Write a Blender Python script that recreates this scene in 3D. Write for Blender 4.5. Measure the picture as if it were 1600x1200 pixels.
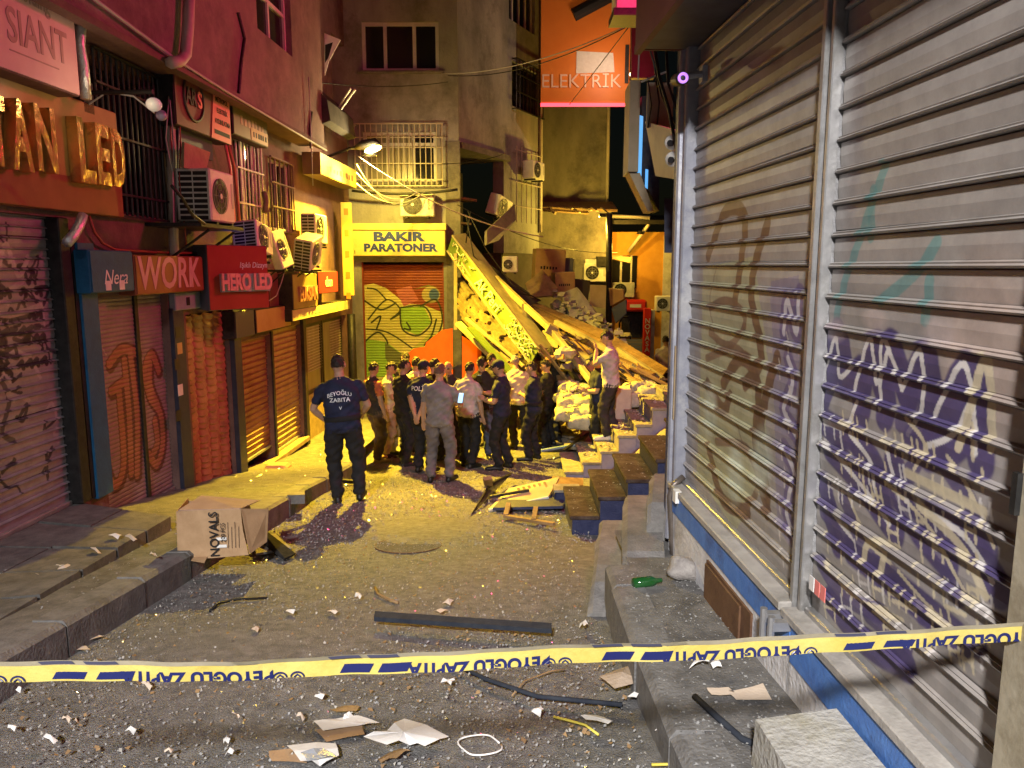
import bpy, bmesh, math, random
import numpy as np
from mathutils import Vector, Matrix, kdtree, bvhtree
for o in list(bpy.data.objects): bpy.data.objects.remove(o)
random.seed(7); RNG = np.random.default_rng(7)
SC = bpy.context.scene; COL = SC.collection
R = math.radians
# ---------------------------------------------------------------- camera
CZ = 1.58; FP = 1200.0; PITCH = math.atan(185/1200)
cd = bpy.data.cameras.new('camera'); cam = bpy.data.objects.new('camera', cd); COL.objects.link(cam)
cam.location = (0, 0, CZ); cam.rotation_euler = (math.pi/2 - PITCH, 0, 0)
cd.sensor_width = 36; cd.lens = FP/1600*36; cd.clip_start = .05; cd.clip_end = 400
SC.camera = cam
# ---------------------------------------------------------------- night sky, moon, exposure
W = bpy.data.worlds.new('World'); SC.world = W; W.use_nodes = True
nt = W.node_tree; bg = nt.nodes['Background']
sk = nt.nodes.new('ShaderNodeTexSky'); sk.sky_type = 'NISHITA'; sk.sun_disc = False
sk.sun_elevation = R(4); sk.sun_rotation = R(200)
nt.links.new(sk.outputs[0], bg.inputs[0]); bg.inputs[1].default_value = .0012
sl = bpy.data.lights.new('moon', 'SUN'); sl.energy = .015; sl.angle = R(10); sl.color = (.8, .85, 1)
so = bpy.data.objects.new('moon', sl); COL.objects.link(so); so.rotation_euler = (R(50), 0, R(20))
SC.view_settings.view_transform = 'Standard'; SC.view_settings.look = 'None'
SC.view_settings.exposure = 0; SC.view_settings.gamma = 1
SC.render.engine = 'CYCLES'; SC.cycles.max_bounces = 4; SC.cycles.diffuse_bounces = 2; SC.cycles.glossy_bounces = 2; SC.cycles.sample_clamp_indirect = 4
# ---------------------------------------------------------------- helpers
cP, sP = math.cos(PITCH), math.sin(PITCH)
def ray(px, py):
    a = (px-800)/FP; b = (600-py)/FP
    return Vector((a, cP+b*sP, -sP+b*cP))
def at(px, py, d):                      # the point at distance d down the street seen there
    r = ray(px, py); r = r*(d/r.y); return Vector((r.x, r.y, r.z+CZ))
GY = [-30, 0, 9, 11.2, 12.5, 14, 17, 90]; GZ = [4, 0, -1.25, -1.6, -1.73, -1.84, -1.9, -1.9]
def G(y): return float(np.interp(y, GY, GZ))
def gp(px, py, h=0):                    # the point of the street seen there
    lo, hi = .5, 60
    for _ in range(50):
        m = (lo+hi)/2; p = at(px, py, m)
        if p.z > G(m)+h: lo = m
        else: hi = m
    return at(px, py, lo)
def hz(px, py, z):
    r = ray(px, py); t = (z-CZ)/r.z; return Vector((r.x*t, r.y*t, z))
class Wall:                             # a vertical plane: origin, direction u, normal n to the street
    def __init__(s, x, y, dx, dy, side):
        l = math.hypot(dx, dy); s.o = Vector((x, y, 0)); s.u = Vector((dx/l, dy/l, 0)); s.n = Vector((dy/l, -dx/l, 0))*side
    def hit(s, px, py, off=0):
        r = ray(px, py); q = s.o + s.n*off - Vector((0, 0, CZ)); t = q.dot(s.n)/r.dot(s.n)
        p = r*t + Vector((0, 0, CZ)); return (p-s.o).dot(s.u), p.z
    def p(s, u, off, z): return s.o + s.u*u + s.n*off + Vector((0, 0, z))
    def rot(s):                         # columns u, outward n, z
        return Matrix(((s.u.x, s.n.x, 0), (s.u.y, s.n.y, 0), (s.u.z, s.n.z, 1)))
LW = Wall(-4.3, 0, .0417, 1, 1)         # left shops
RW = Wall(1.43, 0, -.0558, 1, -1)       # right shop
BW = Wall(-3.6, 17.6, 1, 0, 1)          # end of the street
SW = Wall(-1.28, 17.6, .487, 1, 1)      # its flank, going away to the right
FW = Wall(0, 24, 1, 0, 1)               # far wall
class MB:
    def __init__(s): s.v = []; s.f = []; s.m = []
    def add(s, vs, fs, m=0):
        b = len(s.v); s.v += [tuple(x) for x in vs]; s.f += [tuple(i+b for i in f) for f in fs]; s.m += [m]*len(fs); return s
    def box(s, c, sz, rot=None, m=0, bev=0):
        x, y, z = sz[0]/2, sz[1]/2, sz[2]/2; c = Vector(c)
        if bev:
            b = min(bev, x*.9, y*.9, z*.9); vs = []
            for dz, i in ((-z, b), (-z+b, 0), (z-b, 0), (z, b)):
                X, Y = x-i, y-i; e = b if not i else b*.3
                vs += [(-X+e, -Y, dz), (X-e, -Y, dz), (X, -Y+e, dz), (X, Y-e, dz), (X-e, Y, dz), (-X+e, Y, dz), (-X, Y-e, dz), (-X, -Y+e, dz)]
            fs = [tuple(range(7, -1, -1)), tuple(range(24, 32))]
            for k in range(3):
                for i in range(8): fs.append((k*8+i, k*8+(i+1) % 8, k*8+8+(i+1) % 8, k*8+8+i))
        else:
            vs = [(-x, -y, -z), (x, -y, -z), (x, y, -z), (-x, y, -z), (-x, -y, z), (x, -y, z), (x, y, z), (-x, y, z)]
            fs = [(3, 2, 1, 0), (4, 5, 6, 7), (0, 1, 5, 4), (1, 2, 6, 5), (2, 3, 7, 6), (3, 0, 4, 7)]
        vs = [Vector(v) for v in vs]
        if rot is not None: vs = [rot @ v for v in vs]
        return s.add([v+c for v in vs], fs, m)
    def hexa(s, lo, hi, m=0):            # two quads of four points
        return s.add(list(lo)+list(hi), [(3, 2, 1, 0), (4, 5, 6, 7), (0, 1, 5, 4), (1, 2, 6, 5), (2, 3, 7, 6), (3, 0, 4, 7)], m)
    def wbox(s, w, u0, u1, z0, z1, o0, o1, m=0, bev=0):   # a box in a wall's frame
        return s.box(w.p((u0+u1)/2, (o0+o1)/2, (z0+z1)/2), (abs(u1-u0), abs(o1-o0), abs(z1-z0)), w.rot(), m, bev)
    def slab(s, pts, th, m=0):            # polygon thickened along its normal
        pts = [Vector(p) for p in pts]; n = (pts[1]-pts[0]).cross(pts[2]-pts[0]).normalized()*th; k = len(pts)
        vs = pts+[p-n for p in pts]
        fs = [tuple(range(k)), tuple(range(2*k-1, k-1, -1))]+[(i, k+i, k+(i+1) % k, (i+1) % k) for i in range(k)]
        return s.add(vs, fs, m)
    def beam(s, a, b, w, h, up=(0, 0, 1), m=0, bev=0):
        a, b = Vector(a), Vector(b); y = (b-a); L = y.length; y.normalize(); x = y.cross(Vector(up))
        if x.length < 1e-4: x = Vector((1, 0, 0))
        x.normalize(); z = x.cross(y)
        return s.box((a+b)/2, (w, L, h), Matrix((x, y, z)).transposed(), m, bev)
    def tube(s, path, r, n=8, m=0, cap=True):
        path = [Vector(p) for p in path]; N = len(path); rs = r if hasattr(r, '__len__') else [r]*N
        vs = []; pn = None
        for i, p in enumerate(path):
            t = (path[min(i+1, N-1)]-path[max(i-1, 0)]).normalized()
            if pn is None:
                q = Vector((0, 0, 1)) if abs(t.z) < .9 else Vector((1, 0, 0)); pn = t.cross(q).normalized()
            else:
                pn = (pn-t*pn.dot(t)).normalized()
            b = t.cross(pn)
            for k in range(n):
                a = 2*math.pi*k/n; vs.append(p+(pn*math.cos(a)+b*math.sin(a))*rs[i])
        fs = [(i*n+k, i*n+(k+1) % n, (i+1)*n+(k+1) % n, (i+1)*n+k) for i in range(N-1) for k in range(n)]
        if cap: fs += [tuple(range(n-1, -1, -1)), tuple(range((N-1)*n, N*n))]
        return s.add(vs, fs, m)
    def disc(s, c, n, r, th, k=20, m=0, r0=0):
        c = Vector(c); n = Vector(n).normalized(); return s.tube([c-n*th/2, c+n*th/2], r, k, m)
    def ball(s, c, r, seg=14, m=0, jit=0, rot=None):
        r = r if hasattr(r, '__len__') else (r, r, r); vs = []; fs = []; k = seg//2
        for i in range(k+1):
            for j in range(seg):
                a, b = math.pi*i/k, 2*math.pi*j/seg; q = 1+jit*random.uniform(-1, 1)
                v = Vector((math.sin(a)*math.cos(b)*r[0]*q, math.sin(a)*math.sin(b)*r[1]*q, math.cos(a)*r[2]*q))
                if rot is not None: v = rot @ v
                vs.append(v+Vector(c))
        for i in range(k):
            for j in range(seg): fs.append((i*seg+j, (i+1)*seg+j, (i+1)*seg+(j+1) % seg, i*seg+(j+1) % seg))
        return s.add(vs, fs, m)
    def build(s, name, mats, parent=None, smooth=False, clean=False):
        me = bpy.data.meshes.new(name); v = np.array(s.v, float); c = (v.min(0)+v.max(0))/2
        if parent is None: c[2] = v[:, 2].min()
        me.from_pydata((v-c).tolist(), [], s.f)
        for mt in (mats if isinstance(mats, (list, tuple)) else [mats]): me.materials.append(mt)
        me.polygons.foreach_set('material_index', s.m)
        if clean:
            bm = bmesh.new(); bm.from_mesh(me); bmesh.ops.remove_doubles(bm, verts=bm.verts, dist=1e-5)
            bmesh.ops.recalc_face_normals(bm, faces=bm.faces); bm.to_mesh(me); bm.free()
        if smooth: me.polygons.foreach_set('use_smooth', [True]*len(me.polygons))
        me.update(); o = bpy.data.objects.new(name, me); COL.objects.link(o); o.location = c
        if parent is not None: adopt(o, parent)
        return o
WORLDLOC = {}
def wl(o): return Vector(WORLDLOC.get(o.name, o.location))
def adopt(o, parent):
    loc = Vector(o.location); WORLDLOC[o.name] = loc.copy(); o.parent = parent; o.location = loc-wl(parent)
def thing(name, label, cat, loc, group=None):
    o = bpy.data.objects.new(name, None); COL.objects.link(o); o.location = loc; o.empty_display_size = .1
    return tag(o, label, cat, group)
def tag(o, label, cat, group=None, kind=None):
    if label: o['label'] = label
    if cat: o['category'] = cat
    if group: o['group'] = group
    if kind: o['kind'] = kind
    return o
def struct(o, kind='structure'): o['kind'] = kind; return o
def place(mesh_ob, loc, parent, name):     # another piece that shares the mesh
    o = bpy.data.objects.new(name, mesh_ob.data); COL.objects.link(o); o.location = loc; o.rotation_euler = mesh_ob.rotation_euler
    adopt(o, parent); return o
def catenary(a, b, sag, n=14):
    a, b = Vector(a), Vector(b); return [a.lerp(b, i/n)-Vector((0, 0, sag*4*(i/n)*(1-i/n))) for i in range(n+1)]
def wob(a, b, amp, n=10):
    a, b = Vector(a), Vector(b); return [a.lerp(b, i/n)+Vector((random.uniform(-amp, amp), random.uniform(-amp, amp), random.uniform(-amp, amp)))*(0 if i in (0, n) else 1) for i in range(n+1)]
# ---------------------------------------------------------------- materials
MATS = {}
def M(name, c1, c2=None, rough=.7, metal=0, scale=3, bump=.15, bs=60, spec=.4, streak=0, dirt=None, emit=None, es=0, c3=None):
    if name in MATS: return MATS[name]
    m = bpy.data.materials.new(name); m.use_nodes = True; MATS[name] = m; t = m.node_tree; N, L = t.nodes, t.links
    b = N['Principled BSDF']; b.inputs['Roughness'].default_value = rough; b.inputs['Metallic'].default_value = metal
    b.inputs['Specular IOR Level'].default_value = spec; c1 = tuple(c1)+(1,)
    g = N.new('ShaderNodeNewGeometry'); b.inputs['Base Color'].default_value = c1; out = None
    if c2 is not None:
        n = N.new('ShaderNodeTexNoise'); n.inputs['Scale'].default_value = scale; n.inputs['Detail'].default_value = 8; n.inputs['Roughness'].default_value = .65
        if streak:
            mp = N.new('ShaderNodeMapping'); mp.inputs['Scale'].default_value = (1, 1, streak); L.new(g.outputs['Position'], mp.inputs[0]); L.new(mp.outputs[0], n.inputs['Vector'])
        else: L.new(g.outputs['Position'], n.inputs['Vector'])
        r = N.new('ShaderNodeValToRGB'); r.color_ramp.elements[0].position = .36; r.color_ramp.elements[1].position = .66
        r.color_ramp.elements[0].color = c1; r.color_ramp.elements[1].color = tuple(c2)+(1,)
        if c3 is not None:
            e = r.color_ramp.elements.new(.5); e.color = tuple(c3)+(1,)
        L.new(n.outputs['Fac'], r.inputs[0]); out = r.outputs[0]
        if dirt is not None:
            n2 = N.new('ShaderNodeTexNoise'); n2.inputs['Scale'].default_value = scale*.35; n2.inputs['Detail'].default_value = 10; n2.inputs['Roughness'].default_value = .75
            L.new(g.outputs['Position'], n2.inputs['Vector'])
            r2 = N.new('ShaderNodeValToRGB'); r2.color_ramp.elements[0].position = .5; r2.color_ramp.elements[1].position = .68
            L.new(n2.outputs['Fac'], r2.inputs[0]); mx = N.new('ShaderNodeMix'); mx.data_type = 'RGBA'
            L.new(r2.outputs[0], mx.inputs[0]); L.new(out, mx.inputs[6]); mx.inputs[7].default_value = tuple(dirt)+(1,); out = mx.outputs[2]
        L.new(out, b.inputs['Base Color'])
    if bump:
        n3 = N.new('ShaderNodeTexNoise'); n3.inputs['Scale'].default_value = bs; n3.inputs['Detail'].default_value = 5; L.new(g.outputs['Position'], n3.inputs['Vector'])
        bp = N.new('ShaderNodeBump'); bp.inputs['Strength'].default_value = bump; bp.inputs['Distance'].default_value = .02
        L.new(n3.outputs['Fac'], bp.inputs['Height']); L.new(bp.outputs[0], b.inputs['Normal'])
    if emit: b.inputs['Emission Color'].default_value = tuple(emit)+(1,); b.inputs['Emission Strength'].default_value = es
    return m
def glassy(name, c, rough=.08):
    return M(name, c, rough=rough, bump=0, spec=.6)
class Paint:                               # flat print (graffiti) drawn as strokes into a picture made here
    def __init__(s, w, h, res, base): s.w, s.h, s.r = w, h, res; s.W, s.H = int(w*res), int(h*res); s.a = np.zeros((s.H, s.W, 4)); s.a[..., :3] = base; s.a[..., 3] = 1; s.Y, s.X = np.mgrid[0:s.H, 0:s.W]; s.X = (s.X+.5)/res; s.Y = (s.Y+.5)/res
    def put(s, mask, c, al=1):
        k = np.clip(mask, 0, 1)[..., None]*al; s.a[..., :3] = s.a[..., :3]*(1-k)+np.array(c)*k
    def stroke(s, pts, wd, c, al=1, soft=.18, curve=True):
        pts = [np.array(p, float) for p in pts]
        if curve and len(pts) > 2:
            q = []
            for i in range(len(pts)-1):
                p0, p1, p2, p3 = pts[max(i-1, 0)], pts[i], pts[i+1], pts[min(i+2, len(pts)-1)]
                for t in np.linspace(0, 1, 6, endpoint=False): q.append(.5*((2*p1)+(p2-p0)*t+(2*p0-5*p1+4*p2-p3)*t*t+(3*p1-p0-3*p2+p3)*t**3))
            pts = q+[pts[-1]]
        xs = [p[0] for p in pts]; ys = [p[1] for p in pts]; pad = wd*1.5
        i0, i1 = max(int((min(ys)-pad)*s.r), 0), min(int((max(ys)+pad)*s.r)+1, s.H); j0, j1 = max(int((min(xs)-pad)*s.r), 0), min(int((max(xs)+pad)*s.r)+1, s.W)
        if i0 >= i1 or j0 >= j1: return
        X, Y = s.X[i0:i1, j0:j1], s.Y[i0:i1, j0:j1]; D = np.full(X.shape, 9.)
        for a, b in zip(pts[:-1], pts[1:]):
            d = b-a; l = max(d@d, 1e-9); t = np.clip(((X-a[0])*d[0]+(Y-a[1])*d[1])/l, 0, 1); D = np.minimum(D, np.hypot(X-a[0]-t*d[0], Y-a[1]-t*d[1]))
        k = np.clip((wd/2-D)/(wd*soft*.5)+.5, 0, 1)[..., None]*al; A = s.a[i0:i1, j0:j1, :3]; s.a[i0:i1, j0:j1, :3] = A*(1-k)+np.array(c)*k
    def poly(s, pts, c, al=1):
        m = np.zeros(s.X.shape, bool); n = len(pts)
        for i in range(n):
            (x0, y0), (x1, y1) = pts[i], pts[(i+1) % n]
            if y0 == y1: continue
            m ^= ((s.Y >= min(y0, y1)) & (s.Y < max(y0, y1)) & (s.X < x0+(s.Y-y0)*(x1-x0)/(y1-y0)))
        s.put(m.astype(float), c, al)
    def blob(s, x, y, rx, ry, c, al=1, soft=.5): s.put((1-np.hypot((s.X-x)/rx, (s.Y-y)/ry))/soft, c, al)
    def mat(s, name, wall, u0, z0, rough=.45, metal=.3, bump=.05, grime=.35):
        im = bpy.data.images.new(name, s.W, s.H, float_buffer=True); im.colorspace_settings.name = 'Non-Color'; im.pixels.foreach_set(s.a.astype(np.float32).ravel()); im.update(); im.pack()
        m = M(name, (.5, .5, .5), rough=rough, metal=metal, bump=bump, bs=14); t = m.node_tree; N, L = t.nodes, t.links
        g = N.new('ShaderNodeNewGeometry'); mp = N.new('ShaderNodeVectorMath'); mp.operation = 'SUBTRACT'; L.new(g.outputs['Position'], mp.inputs[0]); mp.inputs[1].default_value = wall.p(u0, 0, z0)
        d = N.new('ShaderNodeVectorMath'); d.operation = 'DOT_PRODUCT'; d.inputs[1].default_value = wall.u; L.new(mp.outputs[0], d.inputs[0])
        sp = N.new('ShaderNodeSeparateXYZ'); L.new(mp.outputs[0], sp.inputs[0]); cb = N.new('ShaderNodeCombineXYZ')
        for src, k, sz in ((d.outputs['Value'], 0, s.w), (sp.outputs['Z'], 1, s.h)):
            q = N.new('ShaderNodeMath'); q.operation = 'DIVIDE'; q.inputs[1].default_value = sz; L.new(src, q.inputs[0]); L.new(q.outputs[0], cb.inputs[k])
        ti = N.new('ShaderNodeTexImage'); ti.image = im; ti.extension = 'EXTEND'; L.new(cb.outputs[0], ti.inputs[0])
        n = N.new('ShaderNodeTexNoise'); n.inputs['Scale'].default_value = 5; n.inputs['Detail'].default_value = 9; n.inputs['Roughness'].default_value = .7; L.new(g.outputs['Position'], n.inputs['Vector'])
        r = N.new('ShaderNodeMapRange'); r.inputs[1].default_value = .35; r.inputs[2].default_value = .75; r.inputs[3].default_value = 1; r.inputs[4].default_value = 1-grime; L.new(n.outputs['Fac'], r.inputs[0])
        mx = N.new('ShaderNodeVectorMath'); mx.operation = 'SCALE'; L.new(ti.outputs[0], mx.inputs[0]); L.new(r.outputs[0], mx.inputs['Scale'])
        L.new(mx.outputs[0], N['Principled BSDF'].inputs['Base Color']); return m
def text(name, body, size, mat, parent, origin, ux, uz, depth=.004, bold=0, sx=1, align='CENTER', shear=0, fn=None):
    c = bpy.data.curves.new(name, 'FONT'); c.body = body; c.size = 1; c.extrude = depth/2/size; c.offset = bold; c.align_x = align; c.align_y = 'CENTER'; c.shear = shear; c.resolution_u = 3
    t = bpy.data.objects.new(name, c); COL.objects.link(t); me = bpy.data.meshes.new_from_object(t); bpy.data.objects.remove(t); bpy.data.curves.remove(c)
    ux, uz = Vector(ux).normalized(), Vector(uz).normalized(); n = ux.cross(uz); o = Vector(origin)
    for v in me.vertices:
        q = v.co
        v.co = fn(q.x*size*sx, q.y*size, q.z*size) if fn else ux*q.x*size*sx+uz*q.y*size+n*q.z*size
    me.materials.clear(); me.materials.append(mat); ob = bpy.data.objects.new(name, me); COL.objects.link(ob); ob.location = o
    if parent is not None: adopt(ob, parent)
    return ob
asphalt = M('asphalt', (.1, .1, .102), (.19, .19, .192), rough=.7, scale=16, bump=1, bs=120, dirt=(.24, .235, .23))
concrete = M('concrete', (.13, .125, .12), (.23, .22, .21), rough=.85, scale=6, bump=.5, bs=60, dirt=(.12, .115, .11))
paving = M('paving', (.09, .088, .088), (.17, .165, .16), rough=.8, scale=8, bump=.5, bs=80, dirt=(.065, .062, .06))
kerbmat = M('kerb_stone', (.12, .118, .118), (.19, .187, .185), rough=.8, scale=10, bump=.5, bs=50, dirt=(.08, .077, .075))
stair_brown = M('brown_tread_paint', (.035, .022, .018), (.075, .05, .04), rough=.85, scale=9, bump=.5, spec=.15, dirt=(.12, .1, .08))
stair_blue = M('navy_riser_paint', (.012, .018, .06), (.03, .035, .09), rough=.5, scale=12, bump=.3)
tile_purple = M('grey_violet_tile', (.19, .17, .25), (.26, .24, .32), rough=.5, scale=5, bump=.1)
stone_tread = M('pale_stone_tread', (.2, .18, .15), (.32, .29, .24), rough=.8, scale=10, bump=.6, dirt=(.13, .115, .09))
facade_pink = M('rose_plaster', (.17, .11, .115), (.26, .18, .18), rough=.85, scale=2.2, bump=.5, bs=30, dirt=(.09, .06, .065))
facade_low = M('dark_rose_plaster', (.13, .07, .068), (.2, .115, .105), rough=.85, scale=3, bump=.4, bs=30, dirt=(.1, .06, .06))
plaster_grey = M('grey_render', (.23, .23, .22), (.37, .365, .35), rough=.9, scale=1.6, bump=.6, bs=26, dirt=(.12, .118, .11), streak=.35)
plaster_far = M('old_far_render', (.2, .18, .15), (.32, .29, .24), rough=.9, scale=1.8, bump=.5, bs=20, dirt=(.1, .09, .08), streak=.4)
plaster_white = M('white_wall_paint', (.5, .5, .52), (.66, .66, .68), rough=.8, scale=6, bump=.4, bs=40, dirt=(.3, .29, .28))
blue_paint = M('blue_wall_paint', (.06, .16, .46), (.09, .22, .55), rough=.55, scale=9, bump=.2, dirt=(.05, .1, .26))
orange_wall = M('orange_wall_paint', (.62, .3, .05), (.7, .36, .07), rough=.8, scale=4, bump=.3)
dark_metal = M('dark_metal', (.03, .03, .033), (.06, .055, .055), rough=.5, metal=.6, scale=14, bump=.1)
black_metal = M('black_metal', (.012, .012, .013), (.03, .03, .03), rough=.5, metal=.3, scale=14, bump=.1)
steel = M('galvanised_steel', (.36, .36, .37), (.48, .48, .48), rough=.42, metal=.7, scale=9, bump=.08, dirt=(.28, .27, .25))
white_plastic = M('white_plastic', (.68, .67, .63), (.76, .75, .71), rough=.45, scale=9, bump=.03, dirt=(.52, .5, .45))
dark_plastic = M('dark_plastic', (.02, .02, .022), rough=.45, bump=.05)
pane = glassy('dark_glass', (.015, .015, .018))
pane_warm = M('curtained_glass', (.2, .17, .11), (.3, .26, .18), rough=.3, scale=5, bump=0, streak=.2)
frame_white = M('white_window_frame', (.6, .58, .54), (.7, .68, .64), rough=.5, scale=9, bump=.05)
cable_black = M('black_cable', (.012, .012, .012), rough=.5, bump=0)
cable_grey = M('pale_cable', (.4, .4, .4), rough=.5, bump=0)
cardboard = M('cardboard', (.36, .225, .12), (.44, .285, .16), rough=.85, scale=9, bump=.15)
cardboard_pale = M('pale_cardboard', (.52, .42, .33), (.6, .5, .4), rough=.85, scale=9, bump=.15)
paper = M('white_paper', (.66, .64, .62), (.76, .75, .73), rough=.8, scale=12, bump=.1)
wood_pale = M('pale_timber', (.26, .19, .1), (.42, .32, .18), rough=.7, scale=6, bump=.3, dirt=(.3, .2, .1))
wood_brown = M('brown_boards', (.2, .12, .055), (.34, .215, .1), rough=.7, scale=4, bump=.3, dirt=(.12, .07, .035))
rust = M('rusty_plate', (.1, .05, .028), (.16, .085, .045), rough=.7, metal=.2, scale=7, bump=.2)
ink = M('black_ink', (.012, .012, .014), rough=.6, bump=0)
navy_ink = M('navy_ink', (.02, .035, .2), rough=.5, bump=0)
white_ink = M('white_ink', (.75, .75, .76), rough=.5, bump=0)
plastic_sack = M('woven_white_sack', (.36, .33, .26), (.5, .46, .37), rough=.6, scale=14, bump=.6, bs=24)
# ================================================================ ground
def sheet(name, x0, x1, ys, zf, mat, nx=8, kind='structure', jit=0):
    b = MB(); ys = list(ys); xs = np.linspace(0, 1, nx+1); vs = []
    for y in ys:
        a, c = (x0(y) if callable(x0) else x0), (x1(y) if callable(x1) else x1)
        for t in xs: vs.append((a+(c-a)*t, y, zf(a+(c-a)*t, y)+random.uniform(-jit, jit)))
    n = nx+1; b.add(vs, [(i*n+j, i*n+j+1, (i+1)*n+j+1, (i+1)*n+j) for i in range(len(ys)-1) for j in range(nx)])
    return struct(b.build(name, mat, smooth=True), kind)
def Gs(y):
    return (G(y-.5)+2*G(y)+G(y+.5))/4
sheet('street', -9, 14, np.concatenate([np.arange(-12, 22, .25), np.arange(22, 90, 8)]), lambda x, y: Gs(y)+.012*math.sin(x*2.1+y*1.3)+.01*math.sin(x*1.1-y*2.2)-.012*abs(x+.9), asphalt, 46)
sheet('left_pavement', lambda y: -4.45+.0417*y, -2.62, np.arange(-4, 17.4, .3), lambda x, y: Gs(y)+.185, paving, 6, jit=.004)
def kerb(name, xs, y0, y1, L, zt, label=None):
    e = bpy.data.objects.new(name, None); COL.objects.link(e); e.location = (xs(y0), y0, G(y0)); struct(e)
    y = y0
    while y < y1:
        l = L*random.uniform(.85, 1.15); ya, yb = y+.008, min(y+l, y1)-.008; b = MB(); j = [random.uniform(-.005, .005) for _ in range(4)]
        xa, xb = xs(ya), xs(yb); w = .19; za, zb = zt(ya)+j[0], zt(yb)+j[0]; s = 1 if xs(0) < 0 else -1
        lo = [(xa-w*s, ya, za-.5), (xa+j[1], ya, za-.5), (xb+j[1], yb, zb-.5), (xb-w*s, yb, zb-.5)]
        md = [(p[0], p[1], p[2]+.47) for p in lo]; hi = [(xa-w*s, ya+.01, za), (xa+j[1]-.03*s, ya+.01, za), (xb+j[1]-.03*s, yb-.01, zb), (xb-w*s, yb-.01, zb)]
        b.hexa(lo, md); b.hexa(md, hi); b.build('kerb_stone', kerbmat, e); y += l
    return e
kerb('left_kerb', lambda y: -2.45, -2, 12.6, .85, lambda y: G(y)+.2)
# raised slab in front of the near left shops
b = MB()
e0, e1, e2, e3 = (-2.84, 3.9, -.35), (-2.97, 6.45, -.58), (-4.06, 6.95, -.615), (-4.16, 3.9, -.53)
for k in range(5):
    for q in range(2):
        def bl(s, t): return [e0[i]*(1-s)*(1-t)+e1[i]*s*(1-t)+e2[i]*s*t+e3[i]*(1-s)*t for i in range(3)]
        g = .006; s0, s1, t0, t1 = k/5+g, (k+1)/5-g, q/2+g, (q+1)/2-g; dz = random.uniform(-.006, .006)
        top = [bl(s0, t0), bl(s1, t0), bl(s1, t1), bl(s0, t1)]; top = [(x, y, z+dz) for x, y, z in top]
        if k == 0 and q == 0: root = bpy.data.objects.new('raised_slab', None); COL.objects.link(root); root.location = e0; struct(root)
        b = MB(); b.hexa([(x, y, z-.5) for x, y, z in top], top); b.build('paving_slab', paving, root)
def Rz(y): return -.23-.05*(y-2.6)
sheet('right_pavement', lambda y: .76, lambda y: 1.5, np.arange(-4, 5.6, .25), lambda x, y: Rz(y), paving, 4, jit=.006)
kerb('right_kerb', lambda y: .6+.02*max(0, 3.2-y)*2, -2, 4.75, .8, lambda y: Rz(y)+.004)
# concrete entrance steps, nearest stair
st = thing('concrete_stairs', 'worn bare grey concrete entrance steps beside the wall with the blue stripe', 'stairs', (.8, 5.2, -.8))
for (xa, ya, xb, yb, w, z, z0) in [(.49, 4.66, .72, 6.1, .26, -.5, -.95), (.71, 4.7, .93, 6.15, .28, -.3, -.95), (.955, 5.25, 1.14, 6.1, .5, -.1, -.95), (1.4, 5.5, 1.5, 6.1, .9, .08, -.95)]:
    b = MB(); n = 6; vs = []
    for i in range(n+1):
        t = i/n; x, y = xa+(xb-xa)*t, ya+(yb-ya)*t; j = lambda: random.uniform(-.014, .014); dz = -.12*max(0, 1-t*5)+j()*.5
        vs += [(x+j(), y, z0), (x+j(), y, z+dz-.03), (x+.03, y, z+dz), (x+w, y, z+dz), (x+w, y, z0)]
    b.add(vs, [(i*5+k, (i+1)*5+k, (i+1)*5+(k+1) % 5, i*5+(k+1) % 5) for i in range(n) for k in range(5)]+[(0, 1, 2, 3, 4), tuple(n*5+k for k in (4, 3, 2, 1, 0))])
    b.build('step', concrete, st, clean=True)
# brown and navy painted stair
st = thing('painted_stairs', 'brown painted entrance stairs with navy blue risers and sides', 'stairs', (1.2, 7.7, -1.1))
xs = [.59, .863, 1.128, 1.409, 1.69, 1.97, 2.5]; zs = [-.846, -.651, -.471, -.266, -.07, .12]
for i in range(6):
    b = MB(); o = (.0, .0, -.05, -.1, -.1, -.1)[i]; ya, yb = 7.25+o*.3, 8.28
    b.box(((xs[i]+xs[i+1])/2, (ya+yb)/2, (zs[i]-.04-1.4)/2), (xs[i+1]-xs[i]-.002, yb-ya, zs[i]-.04+1.4), m=0)
    b.box(((xs[i]+xs[i+1])/2-.012, (ya+yb)/2-.006, zs[i]-.02), (xs[i+1]-xs[i]+.022, yb-ya+.02, .04), m=1, bev=.008)
    b.build('step', [stair_blue, stair_brown], st)
# tiled stair further down
st = thing('tiled_stairs', 'pale stone stairs with grey violet tiled side, where the white shirted man stands', 'stairs', (1.6, 12, -1.6))
xs = [.83, 1.10, 1.376, 1.636, 1.906, 2.143, 2.42, 3.2]; zs = [-1.56, -1.41, -1.237, -.986, -.816, -.558, -.4]
for i in range(7):
    b = MB(); ya, yb = 11.5, 12.75
    b.box(((xs[i]+xs[i+1])/2, (ya+yb)/2, (zs[i]-.045-2.2)/2), (xs[i+1]-xs[i]-.002, yb-ya, zs[i]-.045+2.2), m=0)
    b.box(((xs[i]+xs[i+1])/2-.012, (ya+yb)/2-.008, zs[i]-.022), (xs[i+1]-xs[i]+.022, yb-ya+.03, .045), m=1, bev=.008)
    b.build('step', [tile_purple, stone_tread], st)
for i in range(1, 5):                        # tiles of its side
    z1 = zs[i]-.05; z = z1
    while z > -1.75:
        h = min(.24, z+1.78)
        if h > .05:
            b = MB(); b.box(((xs[i]+xs[i+1])/2, 11.493, z-h/2), (xs[i+1]-xs[i]-.012, .012, h-.01), bev=.003); b.build('tile', tile_purple, st)
        z -= .25
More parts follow.
